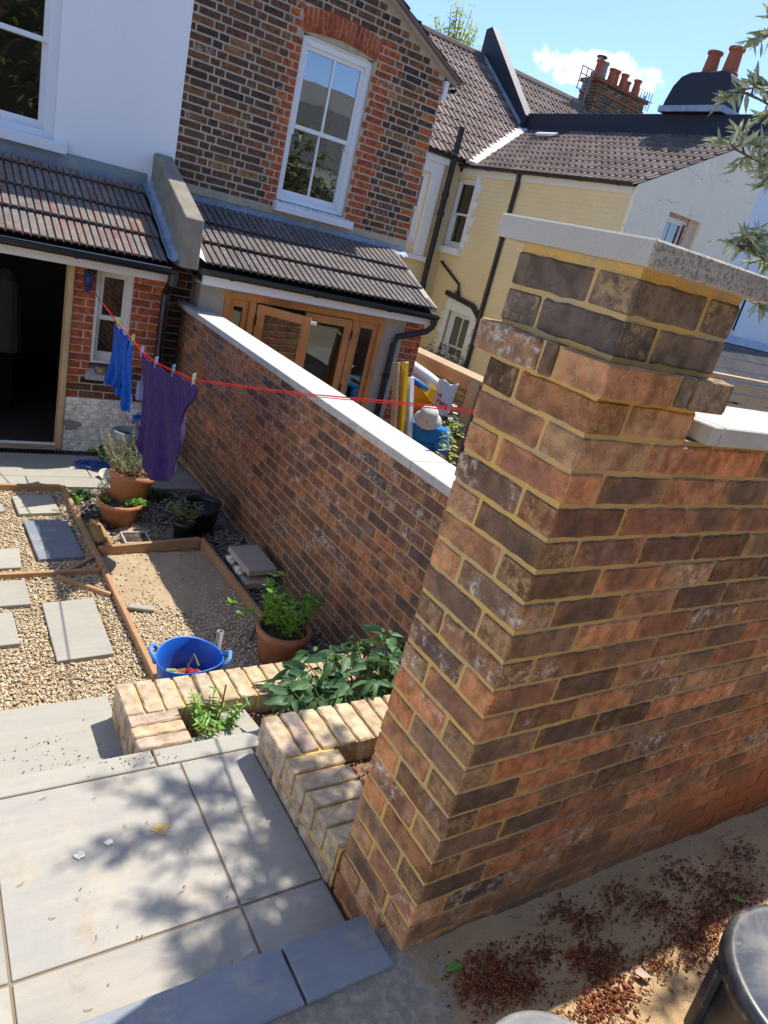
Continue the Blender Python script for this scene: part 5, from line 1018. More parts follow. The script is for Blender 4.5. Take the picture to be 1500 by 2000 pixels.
# bunch of blue ties over the grey pot, long handled scoop
b = MB(); rr = random.Random(3)
for k in range(40):
    a = rr.uniform(0, 6.28); b.tube([(0.70, 5.50, -0.36), (0.70 + 0.03 * math.cos(a), 5.50 + 0.03 * math.sin(a), -0.36 + rr.uniform(-0.02, 0.04)), (0.70 + 0.055 * math.cos(a), 5.5 + 0.05 * math.sin(a), -0.37 + rr.uniform(-0.05, 0.03))], 0.004, 4)
mp = thing('mop', 'blue headed mop standing upside down behind the purple towel', 'mop', (0.70, 5.50, -0.87)); b.build('head', M_BLUE, mp); MB().tube([(0.71, 5.52, -0.87), (0.70, 5.50, -0.36)], 0.011, 8).build('pole', M_GREY, mp)
br = thing('dustpan', 'lilac long handled dustpan leaning on the wall behind the purple towel', 'dustpan', (0.82, 5.75, -0.87)); MB().tube([(0.80, 5.72, -0.86), (0.84, 5.90, -0.30)], 0.010, 8).build('pole', M_GREY, br)
MB().box(0.765, 0.875, 5.86, 5.92, -0.31, -0.13).build('pan', plain('lilac plastic', (0.32, 0.36, 0.66), 0.5), br, bevel=0.012)
# roll of tape on the window sill
tp = MB().lathe((0.455, 5.985, -0.095), [(0.035, 0), (0.052, 0), (0.052, 0.05), (0.035, 0.05), (0.035, 0)], 24).build('tape_roll', plain('brown tape', (0.22, 0.18, 0.13), 0.5, 0.4), smooth=False); tag(tp, 'brown roll of tape resting on the narrow window sill', 'tape')
# straw bundle, seed tray, broken pieces
sb = thing('straw_bundle', 'frayed straw coloured coir bundle lying beside the edging board', 'bundle', (0.09, 3.95, -0.81)); b = MB(); rr = random.Random(8)
for k in range(420):
    a = rr.uniform(0, math.pi); r = 0.07 * math.sqrt(rr.random()) ** 0.5; y0 = 3.80 + rr.uniform(-0.02, 0.06); y1 = 4.12 + rr.uniform(-0.05, 0.05); x = 0.09 + r * math.cos(a); z = -0.815 + r * math.sin(a) * 1.15
    b.tube([(x + rr.uniform(-0.01, 0.01), y0, z), (x, (y0 + y1) / 2, z + 0.012), (x * 0.8 + 0.02 + rr.uniform(-0.015, 0.015), y1, z * 0.9 - 0.08)], 0.0022, 3, cap=False)
s_ = b.build('straw', plain('straw', (0.42, 0.25, 0.10), 0.8, 0.2, 0.5, 40), sb, fix=False); s_['kind'] = 'stuff'
tr = thing('seed_tray', 'square white edged tray filled with dark soil beside the leaning pot', 'tray', (0.345, 3.91, -0.81)); b = MB()
for (x0, x1, y0, y1) in ((0.25, 0.26, 3.82, 4.0), (0.43, 0.44, 3.82, 4.0), (0.26, 0.43, 3.82, 3.83), (0.26, 0.43, 3.99, 4.0)): b.box(x0, x1, y0, y1, -0.815, -0.775)
b.build('tray', plain('pale plastic', (0.45, 0.43, 0.40), 0.5), tr); MB().grid(lambda u, v: Vector((0.26 + 0.17 * u, 3.83 + 0.16 * v, -0.787 + 0.01 * fbm(u * 4, v * 4, 2.0))), 14, 14).build('soil', M_SOIL, tr, smooth=True)
# ---- clothes line
def lx(y): return 0.30 + 0.32 * (6.0 - y) / 5.8
LP = [Vector(p) for p in ((0.299, 5.985, 0.655), (0.348, 5.13, 0.545), (0.372, 4.70, 0.515), (0.384, 4.48, 0.485), (0.403, 4.13, 0.495), (0.422, 3.79, 0.535), (0.442, 3.43, 0.58), (0.517, 2.07, 0.915), (0.555, 1.38, 1.10), (0.578, 0.97, 1.205), (0.62, 0.235, 1.40))]
M_REDL = plain('red line', (0.62, 0.012, 0.012), 0.45, 0.4, 0.1, bump=0)
b = MB(); b.tube(LP, 0.0030, 6); b.tube([p + Vector((0.0, 0.0, -0.009 if 0 < i < 10 else 0)) for i, p in enumerate(LP)], 0.0022, 5); tag(b.build('washing_line', M_REDL, smooth=True), 'red washing line stretched from the house reel to the garden wall', 'washing line')
rl = thing('line_reel', 'dark blue retractable line reel fixed to the red brick by the door', 'reel', (0.275, 5.95, 0.72)); M_NAVY = plain('navy plastic', (0.015, 0.03, 0.12), 0.3, 0.5, 0.1)
MB().lathe((0.26, 5.945, 0.735), [(0, -0.028), (0.065, -0.028), (0.078, -0.018), (0.078, 0.018), (0.065, 0.028), (0, 0.028)], 28, Matrix.Rotation(R(90), 3, 'Y')).build('case', M_NAVY, rl, smooth=True); MB().box(0.245, 0.275, 5.93, 5.998, 0.62, 0.85).build('bracket', M_NAVY, rl, bevel=0.004); MB().box(0.25, 0.285, 5.90, 5.95, 0.638, 0.675).build('mouth', M_NAVY, rl, bevel=0.004)
def line_at(y):
    for p, q in zip(LP, LP[1:]):
        if q.y <= y <= p.y: f = (p.y - y) / (p.y - q.y); return p + (q - p) * f
    return LP[-1]
def peg(y, m, label, name='clothes_peg'):
    p = line_at(y); o = thing(name, label, 'peg', p, 'clothes pegs on the red line')
    for s in (-1, 1):
        b = MB(); d = Vector((0.35 * s, 0.94, 0)); b.bar(p + Vector((s * 0.004, s * 0.002, -0.045)), p + Vector((s * 0.010, s * 0.012, 0.038)), 0.010, 0.005, (0, 1, 0)); b.build('arm', m, o, bevel=0.0015)
    MB().tube([p + Vector((-0.006, 0, 0.0)), p + Vector((0.006, 0, 0.0))], 0.006, 8).build('spring', M_ALU, o)
PGR = plain('lime peg', (0.42, 0.70, 0.10), 0.4, 0.4, 0.1); PTL = plain('teal peg', (0.10, 0.40, 0.55), 0.4, 0.4, 0.1); PWH = plain('pale green peg', (0.55, 0.68, 0.52), 0.4, 0.4, 0.1); PBL = plain('pale blue peg', (0.35, 0.48, 0.72), 0.4, 0.4, 0.1)
peg(5.12, PGR, 'lime green peg at the house end of the blue cloth'); peg(4.70, PGR, 'lime green peg at the towel end of the blue cloth'); peg(4.46, PBL, 'pale blue peg nearest the house on the purple towel')
peg(4.14, PBL, 'second peg from the house on the purple towel, pale blue'); peg(3.80, PTL, 'teal peg third along the purple towel'); peg(3.44, PWH, 'pale green peg at the garden end of the purple towel')
def cloth(name, top, bot, m, label, fold, cat, seed, n=60, sub=None, dx=0.0, amp=0.03):
    T = [Vector(p) for p in top]; Bt = [Vector(p) for p in bot]
    def on_poly(P, s):
        d = [0]; 
        for a, b_ in zip(P, P[1:]): d.append(d[-1] + (b_ - a).length)
        x = s * d[-1]
        for i in range(len(P) - 1):
            if x <= d[i + 1] + 1e-9: return P[i] + (P[i + 1] - P[i]) * ((x - d[i]) / max(1e-9, d[i + 1] - d[i]))
        return P[-1]
    rr = random.Random(seed); ph = [rr.uniform(0, 6.28) for _ in range(6)]
    def fn(u, v):
        a = on_poly(T, u); c = on_poly(Bt, u); p = a + (c - a) * v; p.z -= 0.02 * math.sin(math.pi * u * 3) ** 2 * (1 - v)
        w = amp * v ** 0.6 * (math.sin(u * fold + ph[0] + v * 1.2) + 0.5 * math.sin(u * fold * 2.1 + ph[1] - v * 2) + 0.25 * math.sin(u * fold * 4.3 + ph[2]))
        p.x += dx + w + 0.012 * fbm(u * 3 + seed, v * 5, 1.5) * v + 0.03 * v * math.sin(v * 3 + ph[3]); p.y += 0.3 * w; return p
    o = MB().grid(fn, n, n).build(name, m, smooth=True, fix=False); so = o.modifiers.new('thickness', 'SOLIDIFY'); so.thickness = 0.006
    if cat: tag(o, label, cat)
    return o
def towel_mat(n, c):
    t = MT(n, 0.95, 0.1); f = t.noise(330, 4); g = t.noise(9, 6, None, 0.6, 1.5); t.p.inputs['Sheen Weight'].default_value = 0.12; t.col(t.val(c if False else t.mix(0.0, c, c), t.math('ADD', 0.75, t.math('MULTIPLY', t.math('ADD', f, g), 0.25)))); t.bump(t.math('ADD', f, t.math('MULTIPLY', g, 6.0)), 0.8, 0.006); return t.m
TWP = [LP[3] + Vector((0, 0.02, -0.006)), LP[4] + Vector((0, 0, -0.012)), LP[5] + Vector((0, 0, -0.012)), Vector((0.440, 3.46, 0.565)), Vector((0.446, 3.34, 0.545))]
TWB = [(0.395, 4.27, -0.14), (0.407, 4.07, -0.245), (0.42, 3.82, -0.275), (0.431, 3.63, -0.215), (0.439, 3.48, -0.08), (0.442, 3.43, 0.14), (0.442, 3.42, 0.31), (0.446, 3.35, 0.44)]
tw = cloth('towel', TWP, TWB, towel_mat('purple towelling', (0.040, 0.013, 0.115)), 'large purple towel pegged on the red washing line', 9.5, 'towel', 4, 110, amp=0.026)
MB().box(0.405, 0.413, 3.90, 3.94, -0.20, -0.15).build('care_label', M_WPAINT, tw)
cloth('cloth', [LP[1] + Vector((0, 0.02, -0.01)), LP[2] + Vector((0, -0.02, -0.01))], [(0.350, 5.03, -0.03), (0.36, 4.93, 0.0), (0.366, 4.80, -0.08), (0.374, 4.68, -0.06)], towel_mat('bright blue cotton', (0.008, 0.10, 0.50)), 'bright blue cloth folded over the washing line beside the purple towel', 11.0, 'cloth', 9, 50, amp=0.022)
o = cloth('cloth', [LP[1] + Vector((-0.015, 0.0, -0.012)), LP[2] + Vector((-0.015, 0.05, -0.012))], [(0.34, 5.17, 0.06), (0.35, 5.08, 0.02), (0.36, 4.95, 0.06), (0.36, 4.86, 0.10)], towel_mat('deeper blue cotton', (0.006, 0.075, 0.42)), 'shorter front layer of blue cloth hanging on the house end of the line', 9.0, 'cloth', 12, 40, amp=0.02)

# ---- black bins in the near corner
def bin_(name, label, c, r, h, m):
    o = thing(name, label, 'bin', c); c = Vector(c)
    b = MB(); b.lathe(c, [(r * 0.84, 0), (r * 0.90, h * 0.3), (r * 0.93, h * 0.32), (r * 0.95, h * 0.86), (r * 0.985, h * 0.88), (r * 0.985, h * 0.905), (0, h * 0.906)], 48); b.build('body', m, o, smooth=True)
    b = MB(); b.lathe(c, [(r * 1.0, h * 0.85), (r * 1.04, h * 0.86), (r * 1.05, h * 0.93), (r * 1.02, h * 0.955), (r * 0.96, h * 0.965), (r * 0.93, h * 0.955), (r * 0.5, h * 0.985), (0, h * 1.0)], 64); b.build('lid', m, o, smooth=True)
    for a in (0.6, 2.2, 3.7, 5.2): d = Vector((math.cos(a), math.sin(a), 0)); MB().bar(c + d * r * 0.95 + Vector((0, 0, h * 0.35)), c + d * r * 1.0 + Vector((0, 0, h * 0.84)), 0.05, 0.02, d).build('rib', m, o, bevel=0.004)
    return o
t = MT('worn black plastic', 0.28, 0.5); n = t.noise(7, 6, None, 0.65, 0.8); s = t.noise(28, 5, None, 0.7, 0.4); c = t.mix(t.math('MULTIPLY', t.smooth(n, 0.44, 0.66), 0.7), (0.03, 0.033, 0.038), (0.12, 0.115, 0.11)); t.col(t.mix(t.math('MULTIPLY', t.smooth(s, 0.60, 0.70), 0.6), c, (0.26, 0.22, 0.15))); t.rough(t.math('ADD', 0.22, t.math('MULTIPLY', n, 0.35))); t.bump(s, 0.15, 0.003)
bin_('compost_bin', 'worn black plastic bin with a domed lid in the near right corner', (0.62, -0.685, -0.05), 0.235, 0.47, t.m)
bin_('water_butt', 'pale dusty topped black tub just showing at the bottom edge', (-0.05, -0.515, -0.02), 0.155, 0.32, plain('dusty grey plastic', (0.16, 0.16, 0.16), 0.6, 0.4, 0.8, 9, c2=(0.26, 0.25, 0.23)))

# ---- the neighbour's side: workman, planks, tub, bag
PS = thing('person', 'man in a pale bucket hat and bright blue polo shirt looking down', 'person', (3.86, 5.34, -0.88))
M_SKIN = plain('skin', (0.50, 0.26, 0.18), 0.55, 0.35, 0.15, bump=0.05); M_POLO = plain('blue polo', (0.02, 0.19, 0.52), 0.85, 0.2, 0.25, 14); M_TROU = plain('work trousers', (0.10, 0.10, 0.11), 0.9, 0.1, 0.3)
def skinned(name, verts, edges, m, parent, root=0, sub=2):
    o = wloc(parent); bm = bmesh.new(); ly = bm.verts.layers.skin.verify(); V = []
    for v in verts: q = bm.verts.new(Vector(v[:3]) - o); q[ly].radius = (v[3], v[4] if len(v) > 4 else v[3]); V.append(q)
    for a, b_ in edges: bm.edges.new((V[a], V[b_]))
    V[root][ly].use_root = True; me = bpy.data.meshes.new(name); bm.to_mesh(me); bm.free(); me.materials.append(m)
    ob = bpy.data.objects.new(name, me); COL.objects.link(ob); ob.parent = parent; WL[ob.name] = o
    ob.modifiers.new('skin', 'SKIN').use_smooth_shade = True; ss = ob.modifiers.new('sub', 'SUBSURF'); ss.levels = ss.render_levels = sub; return ob
# he faces the camera side (-x, -y), back bent forward over his work
fx = Vector((-0.62, -0.78, 0)).normalized(); rx = Vector((-fx.y, fx.x, 0)); P0 = Vector((3.86, 5.34, 0))
def pp(f, r, z): return tuple(P0 + fx * f + rx * r + Vector((0, 0, z)))
G0 = -0.88
bd = [(*pp(0, 0, G0 + 0.36), 0.13, 0.10), (*pp(0.09, 0, G0 + 0.50), 0.125, 0.085), (*pp(0.19, 0, G0 + 0.64), 0.13, 0.085), (*pp(0.25, 0, G0 + 0.74), 0.10, 0.07), (*pp(0.29, 0, G0 + 0.80), 0.055), (*pp(0.32, 0, G0 + 0.84), 0.052),
      (*pp(0.365, 0, G0 + 0.865), 0.08, 0.09), (*pp(0.385, 0, G0 + 0.925), 0.072, 0.082),
      (*pp(0.24, 0.19, G0 + 0.72), 0.058), (*pp(0.30, 0.27, G0 + 0.46), 0.046), (*pp(0.50, 0.17, G0 + 0.30), 0.034), (*pp(0.56, 0.14, G0 + 0.27), 0.036, 0.02),
      (*pp(0.24, -0.19, G0 + 0.72), 0.058), (*pp(0.30, -0.27, G0 + 0.46), 0.046), (*pp(0.50, -0.17, G0 + 0.30), 0.034), (*pp(0.56, -0.14, G0 + 0.27), 0.036, 0.02),
      (*pp(0.0, 0.10, G0 + 0.33), 0.09), (*pp(0.30, 0.14, G0 + 0.09), 0.066), (*pp(-0.10, 0.12, G0 + 0.06), 0.042), (*pp(-0.22, 0.12, G0 + 0.04), 0.034),
      (*pp(0.0, -0.10, G0 + 0.33), 0.09), (*pp(0.30, -0.14, G0 + 0.09), 0.066), (*pp(-0.10, -0.12, G0 + 0.06), 0.042), (*pp(-0.22, -0.12, G0 + 0.04), 0.034)]
ed = [(0, 1), (1, 2), (2, 3), (3, 4), (4, 5), (5, 6), (6, 7), (3, 8), (8, 9), (9, 10), (10, 11), (3, 12), (12, 13), (13, 14), (14, 15), (0, 16), (16, 17), (17, 18), (18, 19), (0, 20), (20, 21), (21, 22), (22, 23)]
skinned('body', bd, ed, M_SKIN, PS)
for s in (1, -1):                                               # fingers and thumbs round the board he holds
    for i in range(5):
        a = Vector(pp(0.56, 0.14 * s, G0 + 0.27)); w_ = Vector(pp(0.56 + (0.09 if i < 4 else 0.04) * (1 - 0.08 * abs(i - 1.5)), s * (0.14 + (i - 1.5) * 0.019 if i < 4 else 0.09), G0 + 0.255)); e_ = w_ + fx * 0.012 + Vector((0, 0, -0.03))
        skinned('finger', [(*a, 0.012), (*((a + w_) / 2), 0.0095), (*w_, 0.009), (*e_, 0.0075)], [(0, 1), (1, 2), (2, 3)], M_SKIN, PS, 0, 1)
skinned('polo_shirt', [(*pp(-0.01, 0, G0 + 0.32), 0.185, 0.14), (*pp(0.09, 0, G0 + 0.50), 0.18, 0.13), (*pp(0.19, 0, G0 + 0.64), 0.185, 0.135), (*pp(0.25, 0, G0 + 0.735), 0.15, 0.115), (*pp(0.288, 0, G0 + 0.80), 0.082), (*pp(0.24, 0.20, G0 + 0.72), 0.10), (*pp(0.29, 0.262, G0 + 0.50), 0.08), (*pp(0.24, -0.20, G0 + 0.72), 0.10), (*pp(0.29, -0.262, G0 + 0.50), 0.08)], [(0, 1), (1, 2), (2, 3), (3, 4), (3, 5), (5, 6), (3, 7), (7, 8)], M_POLO, PS, 1)
b = MB(); c0 = Vector(pp(0.30, 0, G0 + 0.805))
for s in (1, -1): b.prism([c0 + rx * 0.010 * s + fx * 0.075 - Vector((0, 0, 0.04)), c0 + rx * 0.07 * s + fx * 0.05 - Vector((0, 0, 0.01)), c0 + rx * 0.085 * s - fx * 0.02 + Vector((0, 0, 0.03)), c0 + rx * 0.04 * s + fx * 0.06 + Vector((0, 0, 0.01))], (0, 0, 0.008))
b.prism([c0 + rx * 0.012 + fx * 0.098 - Vector((0, 0, 0.05)), c0 - rx * 0.012 + fx * 0.098 - Vector((0, 0, 0.05)), c0 - rx * 0.012 + fx * 0.085 - Vector((0, 0, 0.16)), c0 + rx * 0.012 + fx * 0.085 - Vector((0, 0, 0.16))], fx * 0.006)
b.build('collar', M_POLO, PS)
skinned('trousers', [(*v[:3], *(r + 0.02 for r in v[3:])) for v in [bd[0], bd[16], bd[17], bd[18], bd[20], bd[21], bd[22]]], [(0, 1), (1, 2), (2, 3), (0, 4), (4, 5), (5, 6)], M_TROU, PS)
ht = Vector(pp(0.385, 0, G0 + 0.915)); HM = (Matrix.Rotation(R(32), 3, rx)) if True else None
b = MB(); b.lathe(ht, [(0.150, -0.062), (0.154, -0.055), (0.108, 0.0), (0.104, 0.01), (0.100, 0.06), (0.082, 0.092), (0.045, 0.105), (0, 0.108)], 36, HM); b.lathe(ht, [(0.1055, 0.004), (0.1065, 0.006), (0.1035, 0.026), (0.1025, 0.026)], 36, HM)
t = MT('pale cotton hat', 0.9, 0.1); w = t.noise(200, 3); t.col(t.mix(w, (0.62, 0.58, 0.50), (0.52, 0.48, 0.42))); t.bump(t.math('ADD', w, t.math('MULTIPLY', t.noise(18, 4), 3.0)), 0.5, 0.004); o = b.build('bucket_hat', t.m, PS, smooth=True)
# ears, nose, eyes (mostly under the brim)
hd = Vector(pp(0.375, 0, G0 + 0.895)); b = MB()
for s in (1, -1): b.lathe(hd + rx * 0.082 * s, [(0, -0.02), (0.014, -0.01), (0.016, 0.01), (0, 0.024)], 8)
b.lathe(hd + fx * 0.10 + Vector((0, 0, -0.03)), [(0, -0.018), (0.014, -0.008), (0.01, 0.012), (0, 0.03)], 8); b.build('ears_and_nose', M_SKIN, PS, smooth=True)
b = MB()
for s in (1, -1): b.lathe(hd + fx * 0.088 + rx * 0.032 * s + Vector((0, 0, -0.005)), [(0, -0.009), (0.009, -0.004), (0.009, 0.004), (0, 0.009)], 8)
b.build('eyes', M_WPAINT, PS)
tag(MB().box(2.02, 2.42, 3.05, 3.2, G0, G0 + 0.84).box(1.95, 2.5, 3.0, 3.35, G0 + 0.841, G0 + 0.87).build('workbench', M_PINE), 'pale plywood work table in front of the man in blue', 'table') if False else None
def plank(p0, p1, w, h, m, name, label, cat='plank', group=None, up=(1, 0, 0)): return tag(MB().bar(p0, p1, w, h, up).build(name, m, bevel=0.004), label, cat, group)
plank((3.27, 5.36, 0.50), (3.36, 5.02, -0.88), 0.085, 0.035, M_PINE, 'timber_post', 'brown timber length leaning beside the drainpipe', 'post', 'leaning lengths by the drainpipe')
plank((3.36, 5.34, 0.52), (3.45, 5.00, -0.88), 0.065, 0.05, M_YELP, 'timber_post', 'bright yellow length leaning between brown and white ones', 'post', 'leaning lengths by the drainpipe')
plank((3.46, 5.32, 0.37), (3.56, 4.96, -0.88), 0.075, 0.05, M_WPAINT, 'timber_post', 'white painted length leaning at the right of the yellow one', 'post', 'leaning lengths by the drainpipe')
YT = thing('yellow_tub', 'yellow flexible tub lying on its side behind the workman', 'tub', (4.45, 6.3, -0.30)); MT_ = Matrix.Rotation(R(38), 3, Vector((0.85, 0.52, 0))); yc = Vector((4.43, 6.45, -0.26))
MB().lathe(yc, [(0, 0), (0.19, 0), (0.27, 0.36), (0.282, 0.365), (0.255, 0.355), (0.18, 0.02), (0, 0.02)], 36, MT_).build('body', M_YELP, YT, smooth=True)
MB().tube([yc + MT_ @ Vector((0.275 * math.cos(a), 0.275 * math.sin(a), 0.365 + 0.06 * math.sin((a + 0.4) * 3.9))) for a in [-0.4 + 0.1 * i for i in range(9)]], 0.014, 6).build('handle', M_YELP, YT, smooth=True)
tag(MB().box(4.12, 4.80, 6.15, 6.75, -0.88, -0.36).box(4.08, 4.84, 6.10, 6.8, -0.358, -0.31).build('crate', M_PINE), 'rough wooden crate under the yellow tub', 'crate')
tag(MB().tube([(4.05, 6.30, 0.32), (4.14, 6.29, 0.30), (4.40, 6.27, 0.20), (4.62, 6.25, 0.10)], 0.075, 16).build('foam_roll', plain('white wrap', (0.80, 0.79, 0.76), 0.5, 0.3, 0.1, 6), smooth=True), 'rolled white sheet lying across the top of the yellow tub', 'roll')
tag(MB().tube([(4.08, 6.22, 0.18), (4.40, 6.20, 0.06)], 0.045, 10).build('blue_roll', plain('blue wrap', (0.05, 0.20, 0.52), 0.5), smooth=True), 'small blue roll between the white roll and the yellow tub', 'roll')
plank((4.86, 5.85, 0.30), (4.60, 5.60, -0.86), 0.20, 0.04, M_TIMBW, 'plank', 'broad grey plank leaning on the mossy wall beside the carrier bag')
bg_ = thing('carrier_bag', 'white carrier bag with bold red print hanging before the mossy wall', 'bag', (4.42, 5.80, -0.15))
T = frame((4.32, 5.90, -0.14), Vector((0.80, -0.6, 0)), Vector((-0.6, -0.8, 0)))
def bagp(u, v): return Vector((0.23 * u + 0.03 * (v - 0.5) * (u - 0.5), -0.05 * math.sin(math.pi * u) * (1 - 0.7 * v) + 0.006 * math.sin(u * 19 + v * 7), 0.40 * v + 0.02 * math.sin(u * 7)))
o = MB(T).grid(bagp, 16, 16).build('bag', plain('white polythene', (0.74, 0.72, 0.68), 0.4, 0.4, 0.15), bg_, smooth=True); so = o.modifiers.new('t', 'SOLIDIFY'); so.thickness = 0.004
b = MB(T); M_RPR = plain('red print', (0.55, 0.02, 0.03), 0.5, 0.3, 0.1)
def prt(u0, u1, v0, v1):
    b.prism([bagp(u, v) + Vector((0, -0.004, 0)) for u, v in ((u0, v0), (u1, v0), (u1, v1), (u0, v1))], (0, -0.002, 0))
for u0, u1, v0, v1 in ((0.12, 0.17, 0.44, 0.58), (0.17, 0.27, 0.49, 0.53), (0.27, 0.32, 0.44, 0.58), (0.12, 0.17, 0.20, 0.38), (0.17, 0.25, 0.32, 0.38), (0.28, 0.33, 0.20, 0.40), (0.36, 0.44, 0.22, 0.38), (0.48, 0.53, 0.20, 0.40), (0.53, 0.62, 0.34, 0.40), (0.66, 0.78, 0.22, 0.37)): prt(u0, u1, v0, v1)
b.build('red_print', M_RPR, bg_)
plank((3.55, 5.45, -0.02), (3.80, 5.62, -0.10), 0.10, 0.03, M_PINE, 'plank', 'short pale board end sticking out behind the bucket hat', up=(0.3, -0.5, 1))
# ---------------------------------------------------------------- plants
_lm = {}
def leaf_mesh(L, Wd, curl, var=0, seg=4):
    k = (L, Wd, curl, var)
    if k in _lm: return _lm[k]
    rr = random.Random(var * 7 + 1); vs = []; fs = []; curl = curl * (0.3 + 0.5 * var); sw = rr.uniform(-0.12, 0.12)
    for i in range(seg + 1):
        f = i / seg; w = Wd / 2 * (math.sin(math.pi * min(1, (f * 0.93 + 0.07)) ** 0.8)) if i < seg else 0.001; z = -curl * L * f * f + 0.03 * L * rr.uniform(-1, 1)
        rip = 0.10 * Wd * rr.uniform(-1, 1) * (i > 0); sy = sw * L * f * f; vs += [(f * L, -w + sy, z + w * (0.25 + 0.12 * var) + rip), (f * L, sy, z), (f * L, w + sy, z + w * (0.45 - 0.06 * var) - rip)]
    for i in range(seg):
        a = i * 3; fs += [(a, a + 3, a + 4, a + 1), (a + 1, a + 4, a + 5, a + 2)]
    me = bpy.data.meshes.new('leaf'); me.from_pydata(vs, [], fs); me.polygons.foreach_set('use_smooth', [True] * len(fs)); _lm[k] = me; return me
def leaf_M(p, d, up=(0, 0, 1), roll=0.0, s=1.0):
    x = Vector(d).normalized(); z = Vector(up); y = z.cross(x)
    if y.length < 1e-3: y = Vector((0, 1, 0)).cross(x)
    y.normalize(); z = x.cross(y); M = Matrix((x * s, y * s, z * s)).transposed().to_4x4() @ Matrix.Rotation(roll, 4, 'X'); M.translation = p; return M
def rdir(rr, tilt0, tilt1):
    a = rr.uniform(0, 6.283); e = rr.uniform(tilt0, tilt1); return Vector((math.cos(a) * math.cos(e), math.sin(a) * math.cos(e), math.sin(e)))
def leaves(parent, items, m, ms, limit=300):
    items = sorted(items, key=lambda t: (t[1].translation - CAM).length)
    for me, M in items[:limit]:
        if not me.materials: me.materials.append(m)
        o = put('leaf', me, parent, M)
        if me.materials[0] != m: o.material_slots[0].link = 'OBJECT'; o.material_slots[0].material = m
    if len(items) > limit: join_stuff('foliage', items[limit:], ms, parent)
def lm2(n, a, b, **k): return leaf_mat(n, a, b, **k), leaf_mat(n + ' mass', a, b, island=True, **k)
L_PEONY = lm2('peony leaf', (0.045, 0.115, 0.038), (0.085, 0.165, 0.06), rough=0.55, trans=0.2)
L_MINT = lm2('mint leaf', (0.13, 0.31, 0.035), (0.20, 0.38, 0.06), trans=0.4)
L_SMALL = lm2('fresh leaf', (0.13, 0.27, 0.03), (0.19, 0.34, 0.06), trans=0.3)
L_ROSE = lm2('rosemary needle', (0.20, 0.23, 0.11), (0.27, 0.29, 0.15), trans=0.2)
L_OLIVE = lm2('olive leaf', (0.22, 0.27, 0.13), (0.40, 0.43, 0.29), trans=0.3)
L_APPLE = lm2('apple leaf', (0.22, 0.32, 0.05), (0.32, 0.40, 0.08), trans=0.45)
L_DARK = lm2('ivy leaf', (0.03, 0.065, 0.02), (0.06, 0.11, 0.03), trans=0.15)
L_FAR = lm2('spring leaf', (0.26, 0.34, 0.06), (0.36, 0.42, 0.10), trans=0.4)

# peony: big divided leaves
PE = thing('peony', 'dark green peony clump with large divided leaves spilling over the planter', 'plant', (0.5, 1.1, -0.23)); rr = random.Random(21); st = MB(); it = []
for k in range(56):
    x = 0.16 + 0.80 * rr.random() ** 1.15; y = rr.uniform(0.97, 1.33); z = -0.12 + 0.15 * math.sin(math.pi * min(1, (x - 0.05) / 0.95)) + rr.uniform(-0.09, 0.05)
    b0 = Vector((0.22 + 0.75 * (x - 0.1), 1.06 + 0.35 * (y - 1.1), -0.235)); tp_ = Vector((x, y, z)); mid = (b0 + tp_) / 2 + Vector((0, 0, 0.05)); st.tube([b0, mid, tp_], 0.0042, 6, r1=0.0028)
    base = math.atan2(tp_.y - 1.08, tp_.x - 0.52) + rr.uniform(-0.7, 0.7); n_ = rr.choice((5, 6, 7))
    for lf in range(n_):
        a = base + (lf - (n_ - 1) / 2) * 0.62 + rr.uniform(-0.3, 0.3); d2 = Vector((math.cos(a), math.sin(a), rr.uniform(-0.75, 0.25))); q = tp_ + d2 * rr.uniform(0.008, 0.035)
        it.append((leaf_mesh(0.100, 0.040, 0.30, rr.randint(0, 4), 5), leaf_M(q, d2, (0, 0, 1), rr.uniform(-0.9, 0.9), rr.uniform(0.45, 1.15))))
st.build('stems', M_STALK, PE, fix=False); leaves(PE, it, *L_PEONY)
b = MB(); rr = random.Random(5)
for k in range(70):
    p = Vector((rr.uniform(0.3, 0.9), rr.uniform(0.98, 1.2), -0.235)); d = rdir(rr, 0.5, 1.2) * rr.uniform(0.08, 0.16); b.tube([p, p + d * 0.6, p + d + Vector((0, 0, -0.03))], 0.0022, 3, cap=False, r1=0.0008)
o = b.build('grass_blades', leaf_mat('grass', (0.10, 0.17, 0.06), (0.16, 0.23, 0.09)), PE, fix=False); o['kind'] = 'stuff'

